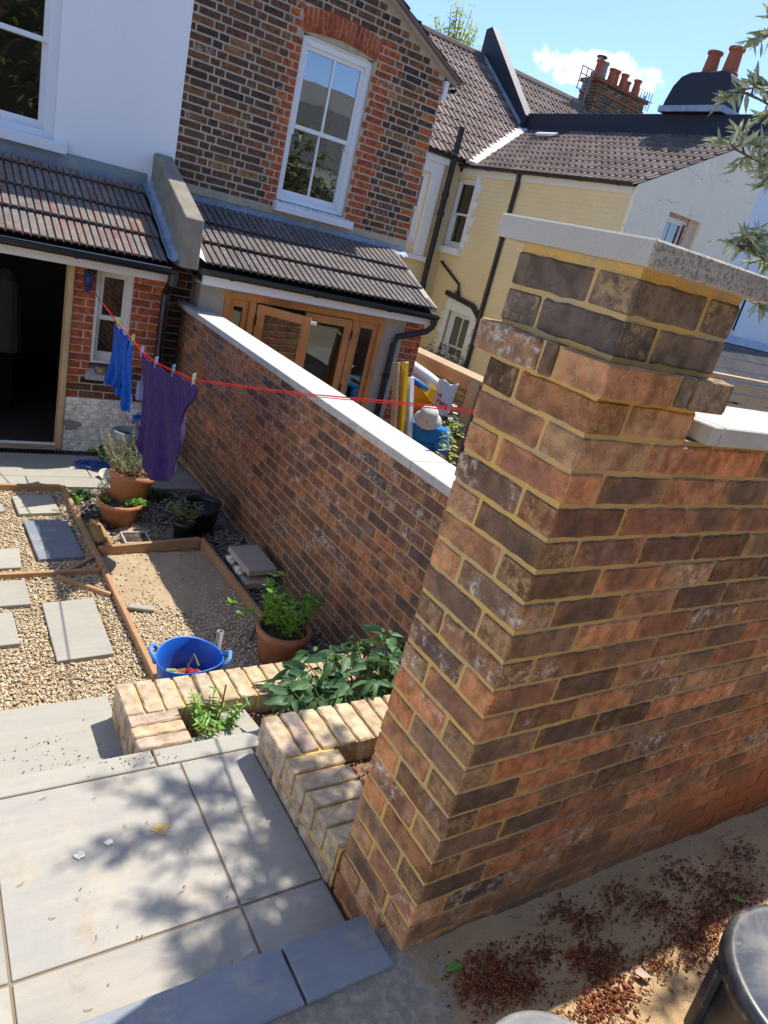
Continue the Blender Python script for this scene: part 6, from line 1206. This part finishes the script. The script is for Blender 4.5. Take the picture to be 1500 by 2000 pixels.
def herb(name, label, c, r, h, n, per, L, Wd, mats, seed, lean=0.35, cat='plant', limit=300, curl=0.2, stemr=0.0022, top=1.0, group=None, droop=(-0.2, 0.5)):
    o = thing(name, label, cat, c, group); c = Vector(c); rr = random.Random(seed); b = MB(); it = []
    for k in range(n):
        a = rr.uniform(0, 6.283); q = r * math.sqrt(rr.random()); p = c + Vector((q * math.cos(a), q * math.sin(a), 0)); hh = h * rr.uniform(0.55, 1.0)
        e = p + Vector((math.cos(a) * lean * hh * rr.uniform(0.3, 1), math.sin(a) * lean * hh * rr.uniform(0.3, 1), hh)); m_ = (p + e) / 2 + Vector((rr.uniform(-0.1, 0.1) * hh, rr.uniform(-0.1, 0.1) * hh, 0)); b.tube([p, m_, e], stemr, 5, r1=stemr * 0.5)
        for j in range(per):
            f = 0.15 + 0.85 * (j + 1) / per; s = p + (m_ - p) * (f * 2) if f < 0.5 else m_ + (e - m_) * (f * 2 - 1); a0 = j * 1.571 + k
            for sgn in (0, math.pi):
                aa = a0 + sgn + rr.uniform(-0.3, 0.3); d = Vector((math.cos(aa), math.sin(aa), rr.uniform(*droop) + 0.4 * f))
                it.append((leaf_mesh(L, Wd, curl, rr.randint(0, 3), 3), leaf_M(s, d, (0, 0, 1), rr.uniform(-0.4, 0.4), rr.uniform(0.6, 1.1))))
    b.build('stems', M_STALK, o, fix=False); leaves(o, it, *mats, limit=limit); return o
herb('mint', 'bright green mint growing in the terracotta pot behind the planter', (0.80, 2.29, -0.605), 0.13, 0.31, 30, 6, 0.05, 0.027, L_MINT, 31, 0.45)
mb = thing('mint', 'long trailing mint shoot reaching left out of the pot', 'plant', (0.66, 2.33, -0.5)); b = MB(); tr_ = [Vector((0.69, 2.33, -0.57)), Vector((0.62, 2.38, -0.50)), Vector((0.55, 2.40, -0.49)), Vector((0.49, 2.42, -0.46))]; b.tube(tr_, 0.0025, 5); b.build('stems', M_STALK, mb, fix=False)
rr = random.Random(2); it = []
for q in (tr_[1], tr_[3], tr_[3] + Vector((0, 0, 0.006)), tr_[2] + Vector((0.0, -0.03, -0.02))):
    for k in range(5): it.append((leaf_mesh(0.045, 0.026, 0.2, k % 4, 3), leaf_M(q, rdir(rr, -0.1, 0.7), (0, 0, 1), 0, rr.uniform(0.7, 1.0))))
leaves(mb, it, *L_MINT)
herb('small_shrub', 'small light green leafy plant in the soil of the lower planter', (-0.085, 1.165, -0.225), 0.05, 0.15, 13, 7, 0.042, 0.012, L_SMALL, 41, 0.6)
tag(MB().tube([(-0.05, 1.20, -0.23), (-0.045, 1.205, -0.04)], 0.0035, 5).build('plant_stick', M_TWIG), 'thin dark stick upright behind the small light green plant', 'stick')
herb('seedling', 'pale green seedling growing in the small black pot by the bucket', (0.70, 3.93, -0.665), 0.05, 0.15, 14, 5, 0.045, 0.018, lm2('seedling leaf', (0.14, 0.20, 0.08), (0.22, 0.28, 0.13)), 51, 0.9)
# rosemary
RO = thing('rosemary', 'woody grey green rosemary bush in the leaning terracotta pot', 'shrub', (0.38, 4.37, -0.45)); rr = random.Random(61); b = MB(); it = []
for k in range(52):
    a = rr.uniform(0, 6.283); q = 0.11 * math.sqrt(rr.random()); p = Vector((0.385 + q * math.cos(a), 4.37 + q * math.sin(a), -0.47)); hh = rr.uniform(0.13, 0.30) * (1.35 if k % 9 == 0 else 1)
    e = p + Vector((math.cos(a) * 0.22 * hh / 0.2 * rr.uniform(0.2, 0.7) - 0.02, math.sin(a) * 0.15 * rr.uniform(0.2, 1), hh)); m_ = (p + e) / 2 + Vector((rr.uniform(-1, 1) * 0.03, rr.uniform(-1, 1) * 0.03, -0.01)); b.tube([p, m_, e], 0.0035, 5, r1=0.0015)
    for j in range(46):
        f = 0.35 + 0.65 * j / 45; s = p + (m_ - p) * (f * 2) if f < 0.5 else m_ + (e - m_) * (f * 2 - 1)
        it.append((leaf_mesh(0.030, 0.0055, 0.05, j % 3, 2), leaf_M(s, rdir(rr, 0.1, 1.0), (0, 0, 1), 0, rr.uniform(0.6, 1.1))))
b.build('stems', M_TWIG, RO, fix=False); join_stuff('foliage', it, L_ROSE[1], RO)
def clump(name, label, c, r, h, n, L, Wd, mats, seed, cat='plant', flat=1.0):
    o = thing(name, label, cat, c); rr = random.Random(seed); it = []; c = Vector(c); b = MB()
    for k in range(n):
        a = rr.uniform(0, 6.283); q = r * math.sqrt(rr.random()); p = c + Vector((q * math.cos(a), q * math.sin(a) * flat, h * rr.random() * (1 - (q / r) ** 2 * 0.7)))
        it.append((leaf_mesh(L, Wd, 0.2, rr.randint(0, 3), 3), leaf_M(p, rdir(rr, -0.3, 0.8), (0, 0, 1), rr.uniform(-0.5, 0.5), rr.uniform(0.6, 1.2))))
        if k % 5 == 0: b.tube([(p.x, p.y, c.z - 0.01), p], 0.0015, 4)
    b.build('stems', M_STALK, o, fix=False); join_stuff('foliage', it, mats[1], o); return o
clump('herb', 'low mat of green herbs at the right rim of the bowl pot', (0.40, 4.20, -0.64), 0.075, 0.05, 260, 0.022, 0.016, L_MINT, 71, flat=0.6); clump('herb', 'few green herb leaves at the left rim of the bowl pot', (0.20, 4.27, -0.64), 0.035, 0.03, 60, 0.02, 0.014, L_MINT, 72)
clump('weeds', 'low green weeds along the paving edge left of the terracotta pots', (0.10, 4.72, -0.83), 0.13, 0.10, 320, 0.032, 0.02, L_DARK, 73, flat=0.5); clump('weeds', 'yellowish weeds beside the corner of the gravel edging board', (0.04, 4.62, -0.82), 0.05, 0.08, 90, 0.03, 0.012, L_SMALL, 74)
clump('ivy', 'dark ivy under the paving edge behind the black bucket', (0.66, 4.74, -0.83), 0.20, 0.09, 360, 0.036, 0.026, L_DARK, 75, flat=0.4); clump('weeds', 'tuft of weeds at the foot of the white brickwork by the drain', (0.47, 5.90, -0.88), 0.10, 0.07, 110, 0.035, 0.012, L_SMALL, 76, flat=0.4)
clump('herb', 'dusty green herb shoots left of the leaning rosemary pot', (0.24, 4.55, -0.70), 0.05, 0.16, 120, 0.026, 0.010, L_ROSE, 77)
# apple sapling in blossom on the far side of the wall
AP = thing('apple_sapling', 'young apple sapling with blossom standing behind the white coping', 'sapling', (1.72, 2.20, -0.88)); tr_ = [Vector(p) for p in ((1.72, 2.22, -0.88), (1.66, 2.21, 0.0), (1.60, 2.20, 0.52), (1.53, 2.20, 0.92))]; b = MB(); b.tube(tr_, 0.008, 6, r1=0.003); b.build('trunk', M_TWIG, AP, smooth=True); rr = random.Random(81); it = []; fb = MB()
for k in range(120):
    f = rr.random() ** 0.8; p = tr_[1] + (tr_[2] - tr_[1]) * (0.45 + 0.55 * f * 1.7) if f < 0.55 else tr_[2] + (tr_[3] - tr_[2]) * ((f - 0.55) / 0.45 * 0.7); sp_ = 0.075 * (1 - 0.6 * f); d = rdir(rr, -0.3, 0.9); it.append((leaf_mesh(0.055, 0.026, 0.25, k % 4, 3), leaf_M(p + d * sp_ * rr.random(), d, (0, 0, 1), rr.uniform(-0.5, 0.5), rr.uniform(0.6, 1.2) * (1 - 0.3 * f))))
for c_ in ((1.53, 2.20, 0.90), (1.54, 2.19, 0.86), (1.56, 2.21, 0.74), (1.55, 2.19, 0.72), (1.57, 2.2, 0.64), (1.54, 2.21, 0.82)):
    for k in range(5):
        a = k * 1.257; fb.lathe(Vector(c_) + Vector((0.010 * math.cos(a), 0.010 * math.sin(a), rr.uniform(-0.004, 0.004))), [(0, -0.003), (0.009, 0), (0, 0.003)], 6)
leaves(AP, it, *L_APPLE); fb.build('blossom', plain('blossom', (0.82, 0.76, 0.74), 0.7), AP)
clump('shrub', 'dark leafy growth at the foot of the mossy wall', (4.1, 5.25, -0.25), 0.22, 0.28, 300, 0.07, 0.04, L_DARK, 83, flat=0.7); clump('shrub', 'scrubby plants in front of the low yellow house window', (7.6, 10.15, -0.40), 0.5, 0.5, 420, 0.10, 0.04, lm2('dry leaf', (0.14, 0.11, 0.05), (0.20, 0.17, 0.08)), 84)

# ---- olive tree: its crown overhangs the garden from the right
OT = thing('olive_tree', 'olive tree reaching in from the right edge above the garden wall', 'tree', (3.0, 0.6, -0.9)); rr = random.Random(91); tb = MB(); it = []; far = []
tk = [Vector(p) for p in ((3.0, 0.6, -0.95), (3.02, 0.62, 0.6), (2.9, 0.62, 1.8), (2.6, 0.7, 2.7))]; tb.tube(tk, 0.075, 10, r1=0.05)
def twig(pts, r0, nleaf, store, L=0.060, Wd=0.017):
    pts = [Vector(p) for p in pts]; tb.tube(pts, r0, 6, r1=0.0015)
    for k in range(nleaf):
        f = 0.25 + 0.75 * k / max(1, nleaf - 1); x = f * (len(pts) - 1); i = min(int(x), len(pts) - 2); p = pts[i] + (pts[i + 1] - pts[i]) * (x - i); ax = (pts[i + 1] - pts[i]).normalized(); d = (ax * 0.7 + rdir(rr, -0.7, 0.9)).normalized()
        store.append((leaf_mesh(L, Wd, 0.12, rr.randint(0, 3), 3), leaf_M(p, d, rdir(rr, 0.3, 1.5), 0, rr.uniform(0.65, 1.15))))
def bough(p0, p1, n, store, spread=0.22, nl=15, sub=None):
    p0 = Vector(p0); p1 = Vector(p1); m_ = (p0 + p1) / 2 + Vector((0, 0, 0.08)); tb.tube([p0, m_, p1], 0.010, 6, r1=0.003)
    for k in range(n):
        f = 0.60 + 0.42 * ((k + rr.random()) / n) ** 0.7; q = m_ + (p1 - m_) * (f * 2 - 1) if f > 0.5 else p0 + (m_ - p0) * (f * 2); d = rdir(rr, -0.9, 0.9) * spread * rr.uniform(0.5, 1.0); twig([q, q + d * 0.5 + Vector((0, 0, 0.015)), q + d], 0.004, nl, store)
bough((2.75, 0.65, 2.2), (1.25, 0.86, 2.40), 19, it, 0.12, 15); bough((2.7, 0.68, 2.4), (1.31, 0.90, 2.60), 13, it, 0.11, 14); bough((2.9, 0.62, 1.7), (1.44, 0.79, 1.95), 22, it, 0.11, 15); bough((2.92, 0.62, 1.6), (1.52, 0.72, 1.80), 16, it, 0.10, 14); bough((2.85, 0.64, 2.0), (1.29, 0.86, 2.24), 17, it, 0.12, 14)
for k in range(21):
    e = Vector((rr.uniform(1.40, 2.08), rr.uniform(0.78, 1.60), rr.uniform(3.25, 3.75))); bough(tk[3] + Vector((rr.uniform(-0.1, 0.1), 0, rr.uniform(0.1, 0.5))), e, 9, far, 0.24, 15)
for k in range(16):
    e = Vector((rr.uniform(2.1, 3.3), rr.uniform(0.0, 1.2), rr.uniform(3.0, 3.8))); bough(tk[3] + Vector((rr.uniform(-0.1, 0.1), 0, rr.uniform(0, 0.3))), e, 6, far, 0.3, 12)
tb.build('trunk', M_BARK, OT, smooth=True, fix=False); leaves(OT, it, *L_OLIVE); join_stuff('crown', far, L_OLIVE[1], OT)
# far tree behind the roofs
FT = thing('far_tree', 'pale green spring tree showing thinly above the left roof', 'tree', (15.4, 24.0, -1)); b = MB(); rr = random.Random(95); it = []; b.tube([(15.6, 24, -1), (15.5, 24, 5), (15.4, 24, 7.6)], 0.22, 8, r1=0.08)
for k in range(34):
    e = Vector((rr.uniform(13.9, 16.9), 24 + rr.uniform(-1, 1), rr.uniform(8.3, 9.7))); e.z -= abs(e.x - 15.2) * 0.35; s = Vector((15.42, 24, rr.uniform(6.2, 7.5))); b.tube([s, (s + e) / 2 + Vector((0, 0, 0.15)), e], 0.03, 5, r1=0.008)
    for j in range(48): q = s + (e - s) * rr.uniform(0.45, 1.02) + rdir(rr, -1, 1) * 0.17; it.append((leaf_mesh(0.16, 0.09, 0.2, j % 4, 2), leaf_M(q, rdir(rr, -0.6, 0.6))))
b.build('trunk', M_TWIG, FT, fix=False); join_stuff('crown', it, L_FAR[1], FT)
# hedge and trees behind the viewer, mirrored; set close to dim the right wall
HG = thing('hedge', 'added tall hedge behind the viewer, mirrored in the windows, set close to dim the right wall', 'hedge', (6, -6, -1)); rr = random.Random(97); it = []
for k in range(9000):
    x = rr.uniform(-9, 24); h = 3.7 + 3.2 * max(0, min(1, (7 - x) / 4)) + 0.9 * math.sin(x * 0.9) + 0.5 * math.sin(x * 2.3 + 1); z = -0.9 + h * rr.random() ** 0.7; it.append((leaf_mesh(0.30, 0.16, 0.2, k % 4, 2), leaf_M(Vector((x, -6 + rr.uniform(-0.6, 0.8), z)), rdir(rr, -0.6, 0.9))))
join_stuff('foliage', it, lm2('hedge leaf', (0.06, 0.10, 0.025), (0.16, 0.17, 0.07))[1], HG); MB().grid(lambda u, v: Vector((-9 + 33 * u, -6.4, -1 + (3.1 + 3.0 * max(0, min(1, (16 - 33 * u) / 4)) + 0.9 * math.sin((-9 + 33 * u) * 0.9)) * v)), 40, 4).build('inner_shade', M_BARK, HG)

# ---------------------------------------------------------------- loose stuff
IC = bmesh.new(); bmesh.ops.create_icosphere(IC, subdivisions=1, radius=1.0); IV = np.array([v.co[:] for v in IC.verts]); IF = np.array([[v.index for v in f.verts] for f in IC.faces]); IC.free()
def scatter(name, pts, size, m, seed, flat=0.6, label=None, jag=0.18, base=(IV, IF)):
    """pts (n,3): pebble-like lumps, one joined mesh of kind stuff"""
    g = np.random.default_rng(seed); n = len(pts); V0, F0 = base; k = len(V0)
    s = size * (0.6 + 0.8 * g.random((n, 1, 1))) ; sc = np.stack([1 + 0.5 * g.random(n), 0.75 + 0.3 * g.random(n), flat * (0.7 + 0.6 * g.random(n))], 1)[:, None, :]
    v = V0[None] * (1 + jag * (g.random((n, k, 1)) - 0.5) * 2) * sc * s; a = g.random(n) * 6.283; b = (g.random(n) - 0.5) * 0.9
    ca, sa, cb, sb = np.cos(a), np.sin(a), np.cos(b), np.sin(b); x = v[..., 0] * cb[:, None] + v[..., 2] * sb[:, None]; z = -v[..., 0] * sb[:, None] + v[..., 2] * cb[:, None]; y = v[..., 1]
    w = np.stack([x * ca[:, None] - y * sa[:, None], x * sa[:, None] + y * ca[:, None], z], -1) + np.asarray(pts)[:, None, :]
    me = bpy.data.meshes.new(name); F = (F0[None] + (np.arange(n) * k)[:, None, None]).reshape(-1, 3); me.vertices.add(n * k); me.vertices.foreach_set('co', w.reshape(-1)); nf = len(F)
    me.loops.add(nf * 3); me.loops.foreach_set('vertex_index', F.reshape(-1).astype(np.int32)); me.polygons.add(nf); me.polygons.foreach_set('loop_start', np.arange(0, nf * 3, 3, dtype=np.int32)); me.update(calc_edges=True); me.materials.append(m)
    o = bpy.data.objects.new(name, me); COL.objects.link(o); o['kind'] = 'stuff'
    if label: o['label'] = label
    return o
def stone_mat(n, cols, rough=0.8):
    t = MT(n, rough, 0.25); r = t.rand(True); k = len(cols); c = t.ramp(r, [((i + 0.5) / k, q) for i, q in enumerate(cols)]); t.col(t.val(c, t.math('ADD', 0.75, t.math('MULTIPLY', t.noise(90, 3), 0.5)))); return t.m
M_PEB = stone_mat('flint gravel', [(0.638, 0.529, 0.357), (0.484, 0.356, 0.204), (0.682, 0.605, 0.459), (0.396, 0.259, 0.128), (0.550, 0.432, 0.265), (0.726, 0.648, 0.500), (0.506, 0.313, 0.138), (0.330, 0.259, 0.173), (0.616, 0.508, 0.337), (0.528, 0.464, 0.367)])
g = np.random.default_rng(5)
inslab = [(-0.41, -0.09, 2.49, 3.12), (-0.38, -0.05, 3.63, 4.25), (-0.41, -0.09, 4.33, 4.70), (-1.1, -0.44, 3.53, 3.82), (-1.1, -0.455, 3.08, 3.39), (-1.1, -0.56, 2.68, 3.03), (-1.1, -0.46, 4.38, 4.54)]
p = np.concatenate([np.stack([g.uniform(-1.2, 0.03, 42000), g.uniform(1.56, 4.80, 42000), g.uniform(-0.812, -0.796, 42000)], 1), np.stack([g.uniform(-2.74, -1.2, 30000), g.uniform(1.56, 4.80, 30000), g.uniform(-0.812, -0.796, 30000)], 1)]); ok = np.ones(len(p), bool)
for x0, x1, y0, y1 in inslab: ok &= ~((p[:, 0] > x0) & (p[:, 0] < x1) & (p[:, 1] > y0) & (p[:, 1] < y1))
scatter('gravel', p[ok], 0.0062, M_PEB, 6, 0.62)
p = np.stack([g.uniform(0.06, 0.85, 20000), g.uniform(1.46, 3.7, 20000), g.uniform(-0.806, -0.796, 20000)], 1); d = np.clip((3.05 - p[:, 1]) / 0.45 + 0.25 * np.sin(p[:, 0] * 9), 0.035, 1); p = p[g.random(len(p)) < d]; scatter('bed_gravel', p, 0.0062, M_PEB, 8, 0.6)
p = np.stack([g.uniform(0.86, 1.19, 3000), g.uniform(1.46, 4.0, 3000), g.uniform(-0.82, -0.79, 3000)], 1); q = np.stack([g.uniform(0.05, 1.19, 900), g.uniform(3.84, 4.85, 900), g.uniform(-0.825, -0.80, 900)], 1); scatter('rubble', np.concatenate([p, q]), 0.011, stone_mat('dark rubble', [(0.16, 0.14, 0.12), (0.30, 0.26, 0.21), (0.10, 0.085, 0.07), (0.42, 0.38, 0.32), (0.20, 0.15, 0.10)]), 9, 0.6)
p = np.stack([g.uniform(0.08, 1.15, 70), g.uniform(3.86, 4.7, 70), g.uniform(-0.825, -0.81, 70)], 1); scatter('rubble_lumps', p, 0.017, stone_mat('pale rubble', [(0.40, 0.34, 0.27), (0.30, 0.26, 0.21), (0.5, 0.46, 0.4)]), 10, 0.6, jag=0.3)
# fallen blossom husks: clumps of small curled bits
M_HUSK = stone_mat('fallen husks', [(0.20, 0.045, 0.02), (0.33, 0.10, 0.035), (0.13, 0.03, 0.018), (0.40, 0.15, 0.05), (0.25, 0.06, 0.025), (0.10, 0.035, 0.02)])
TV = np.array([[-1, 0, 0.1], [1, 0.2, 0], [0.1, 0.7, 0.5], [-0.2, -0.7, 0.45], [0.2, 0.0, 0.9]], float); TF = np.array([[0, 1, 2], [0, 3, 1], [0, 2, 4], [1, 4, 2], [3, 4, 1], [0, 4, 3]])
def husks(name, n, box, zf, seed, thresh, sc, size, clus):
    g = np.random.default_rng(seed); P_ = []
    while len(P_) < n:
        x, y = g.uniform(box[0], box[1]), g.uniform(box[2], box[3]); v = fbm(x + seed, y, sc, 3) + 0.35 * fbm(x, y + seed, sc * 4, 2)
        if v > thresh + 0.55 * g.random() - 0.2 or g.random() < clus: P_.append((x, y, zf(x, y)))
    return scatter(name, np.array(P_), size, M_HUSK, seed, 0.7, jag=0.35, base=(TV, TF))
def clustered(name, cl, zf, seed, size, box):
    """cl: (x, y, spread, count) heaps of husks"""
    g = np.random.default_rng(seed); P_ = []
    for x0, y0, sp_, n in cl:
        for k in range(int(n * (0.5 if n > 95 else 1))):
            x = x0 + g.normal() * sp_ * 1.15; y = y0 + g.normal() * sp_ * 0.62
            if box[0] < x < box[1] and box[2] < y < box[3]: P_.append((x, y, zf(x, y) + abs(g.normal()) * 0.003 * (n > 150)))
    return scatter(name, np.array(P_), size, M_HUSK, seed, 0.8, jag=0.4, base=(TV, TF))
def zs(x, y): return -0.004 - 0.05 * max(0, x) + 0.012 * fbm(x, y, 3.5)
clustered('fallen_husks', [(0.20, -0.13, 0.05, 900), (0.25, -0.20, 0.045, 800), (0.14, -0.17, 0.04, 300), (0.40, -0.14, 0.035, 260), (0.56, -0.24, 0.05, 700), (0.50, -0.20, 0.03, 200), (0.62, -0.12, 0.04, 350), (0.55, -0.06, 0.03, 160), (0.90, -0.17, 0.05, 420), (0.80, -0.09, 0.04, 260), (1.10, -0.11, 0.05, 300), (0.42, -0.32, 0.05, 700), (0.52, -0.33, 0.04, 420), (0.93, -0.31, 0.07, 1100), (1.25, -0.22, 0.08, 1100), (1.07, -0.27, 0.05, 500), (1.5, -0.14, 0.06, 260), (0.70, -0.30, 0.04, 300), (0.3, -0.45, 0.06, 500), (0.75, -0.2, 0.3, 170)], zs, 11, 0.0052, (0.03, 2.2, -1.0, -0.012))
clustered('tread_husks', [(-0.50, 1.10, 0.05, 260), (-0.62, 1.16, 0.05, 240), (-0.75, 1.08, 0.06, 300), (-0.44, 1.15, 0.02, 90), (-0.6, 1.3, 0.12, 60)], lambda x, y: -0.298, 12, 0.0034, (-1.2, -0.405, 1.05, 1.55)); clustered('landing_husks', [(-0.35, 0.99, 0.03, 14), (-0.2, 0.6, 0.3, 14), (-0.6, 0.5, 0.3, 10), (-0.45, 1.02, 0.05, 40)], lambda x, y: -0.1465, 13, 0.003, (-0.9, -0.02, 0.15, 1.045))
husks('planter_husks', 700, (0.19, 0.9, 0.33, 0.74), lambda x, y: -0.088, 14, -0.3, 5.0, 0.006, 0.3); husks('soil_husks', 420, (-0.20, 0.12, 1.06, 1.24), lambda x, y: -0.225, 15, 0.0, 6.0, 0.0045, 0.1); husks('coping_husks', 90, (-0.39, 0.55, 0.74, 0.94), lambda x, y: 0.006, 16, 0.1, 6.0, 0.0035, 0.2) if False else None
b = MB(); rr = random.Random(99)
for k in range(330):
    x = rr.uniform(0.0, 1.9); y = rr.uniform(-0.9, -0.02); z = -0.002 - 0.05 * max(0, x) + 0.012 * fbm(x, y, 3.5); a = rr.uniform(0, 6.28); L = rr.uniform(0.012, 0.045); d = Vector((math.cos(a), math.sin(a), 0)) * L; b.tube([(x, y, z), Vector((x, y, z + 0.004)) + d * 0.5 + Vector((-d.y, d.x, 0)) * 0.2, Vector((x, y, z)) + d], 0.0009, 3, cap=False)
for k in range(14):
    x = rr.uniform(-0.85, -0.05); y = rr.uniform(0.15, 1.03); a = rr.uniform(0, 6.28); L = rr.uniform(0.01, 0.03); d = Vector((math.cos(a), math.sin(a), 0)) * L; b.tube([(x, y, -0.147), Vector((x, y, -0.145)) + d * 0.5 + Vector((-d.y, d.x, 0)) * 0.2, Vector((x, y, -0.147)) + d], 0.0009, 3, cap=False)
o = b.build('fallen_stalks', plain('dry stalk', (0.26, 0.16, 0.07), 0.9), fix=False); o['kind'] = 'stuff'
for x, y, m, l in ((0.13, -0.10, L_SMALL[0], 'green leaf on the sand nearest the pillar foot'), (0.24, -0.37, L_SMALL[0], 'small green leaf on the sand beside the dark husks'), (0.62, -0.30, plain('pale dead leaf', (0.42, 0.30, 0.24), 0.7), 'pale pinkish dead leaf on the sand at the shadow edge'), (1.25, -0.28, L_SMALL[0], 'green leaf on the sand at the far right')):
    o = put('fallen_leaf', leaf_mesh(0.05, 0.028, 0.1, 1, 3), None, leaf_M(Vector((x, y, 0.006 - 0.05 * x)), (rr.uniform(-1, 1), rr.uniform(-1, 1), 0.05), (0, 0, 1))); o.data = o.data.copy(); o.data.materials.clear(); o.data.materials.append(m); tag(o, l, 'leaf', 'fallen leaves on the sand')
# mortar splashes and flakes on the landing
for x, y, r, m, l in ((-0.42, 0.70, 0.024, MO_YEL, 'yellow mortar splash dried on the large landing slab'),):
    b = MB(); b.prism([(x + r * (1 + 0.3 * math.sin(3 * a) + 0.15 * math.sin(7 * a)) * math.cos(a), y + 0.8 * r * (1 + 0.25 * math.sin(4 * a + 1)) * math.sin(a), -0.1495) for a in [i * 0.2856 for i in range(22)]], (0, 0, 0.0018)); tag(b.build('mortar_splash', m), l, 'mortar splash')
for x, y, r, l in ((-0.66, 0.68, 0.013, 'white paint flake on the landing, left of the other'), (-0.575, 0.70, 0.011, 'white paint flake on the landing nearest the mortar splash')):
    b = MB(); b.prism([(x + r * (1 + 0.4 * math.sin(2.6 * a)) * math.cos(a), y + r * (1 + 0.3 * math.sin(5 * a)) * math.sin(a), -0.149) for a in [i * 0.698 for i in range(9)]], (0, 0, 0.004)); tag(b.build('paint_flake', M_CREAM), l, 'flake')
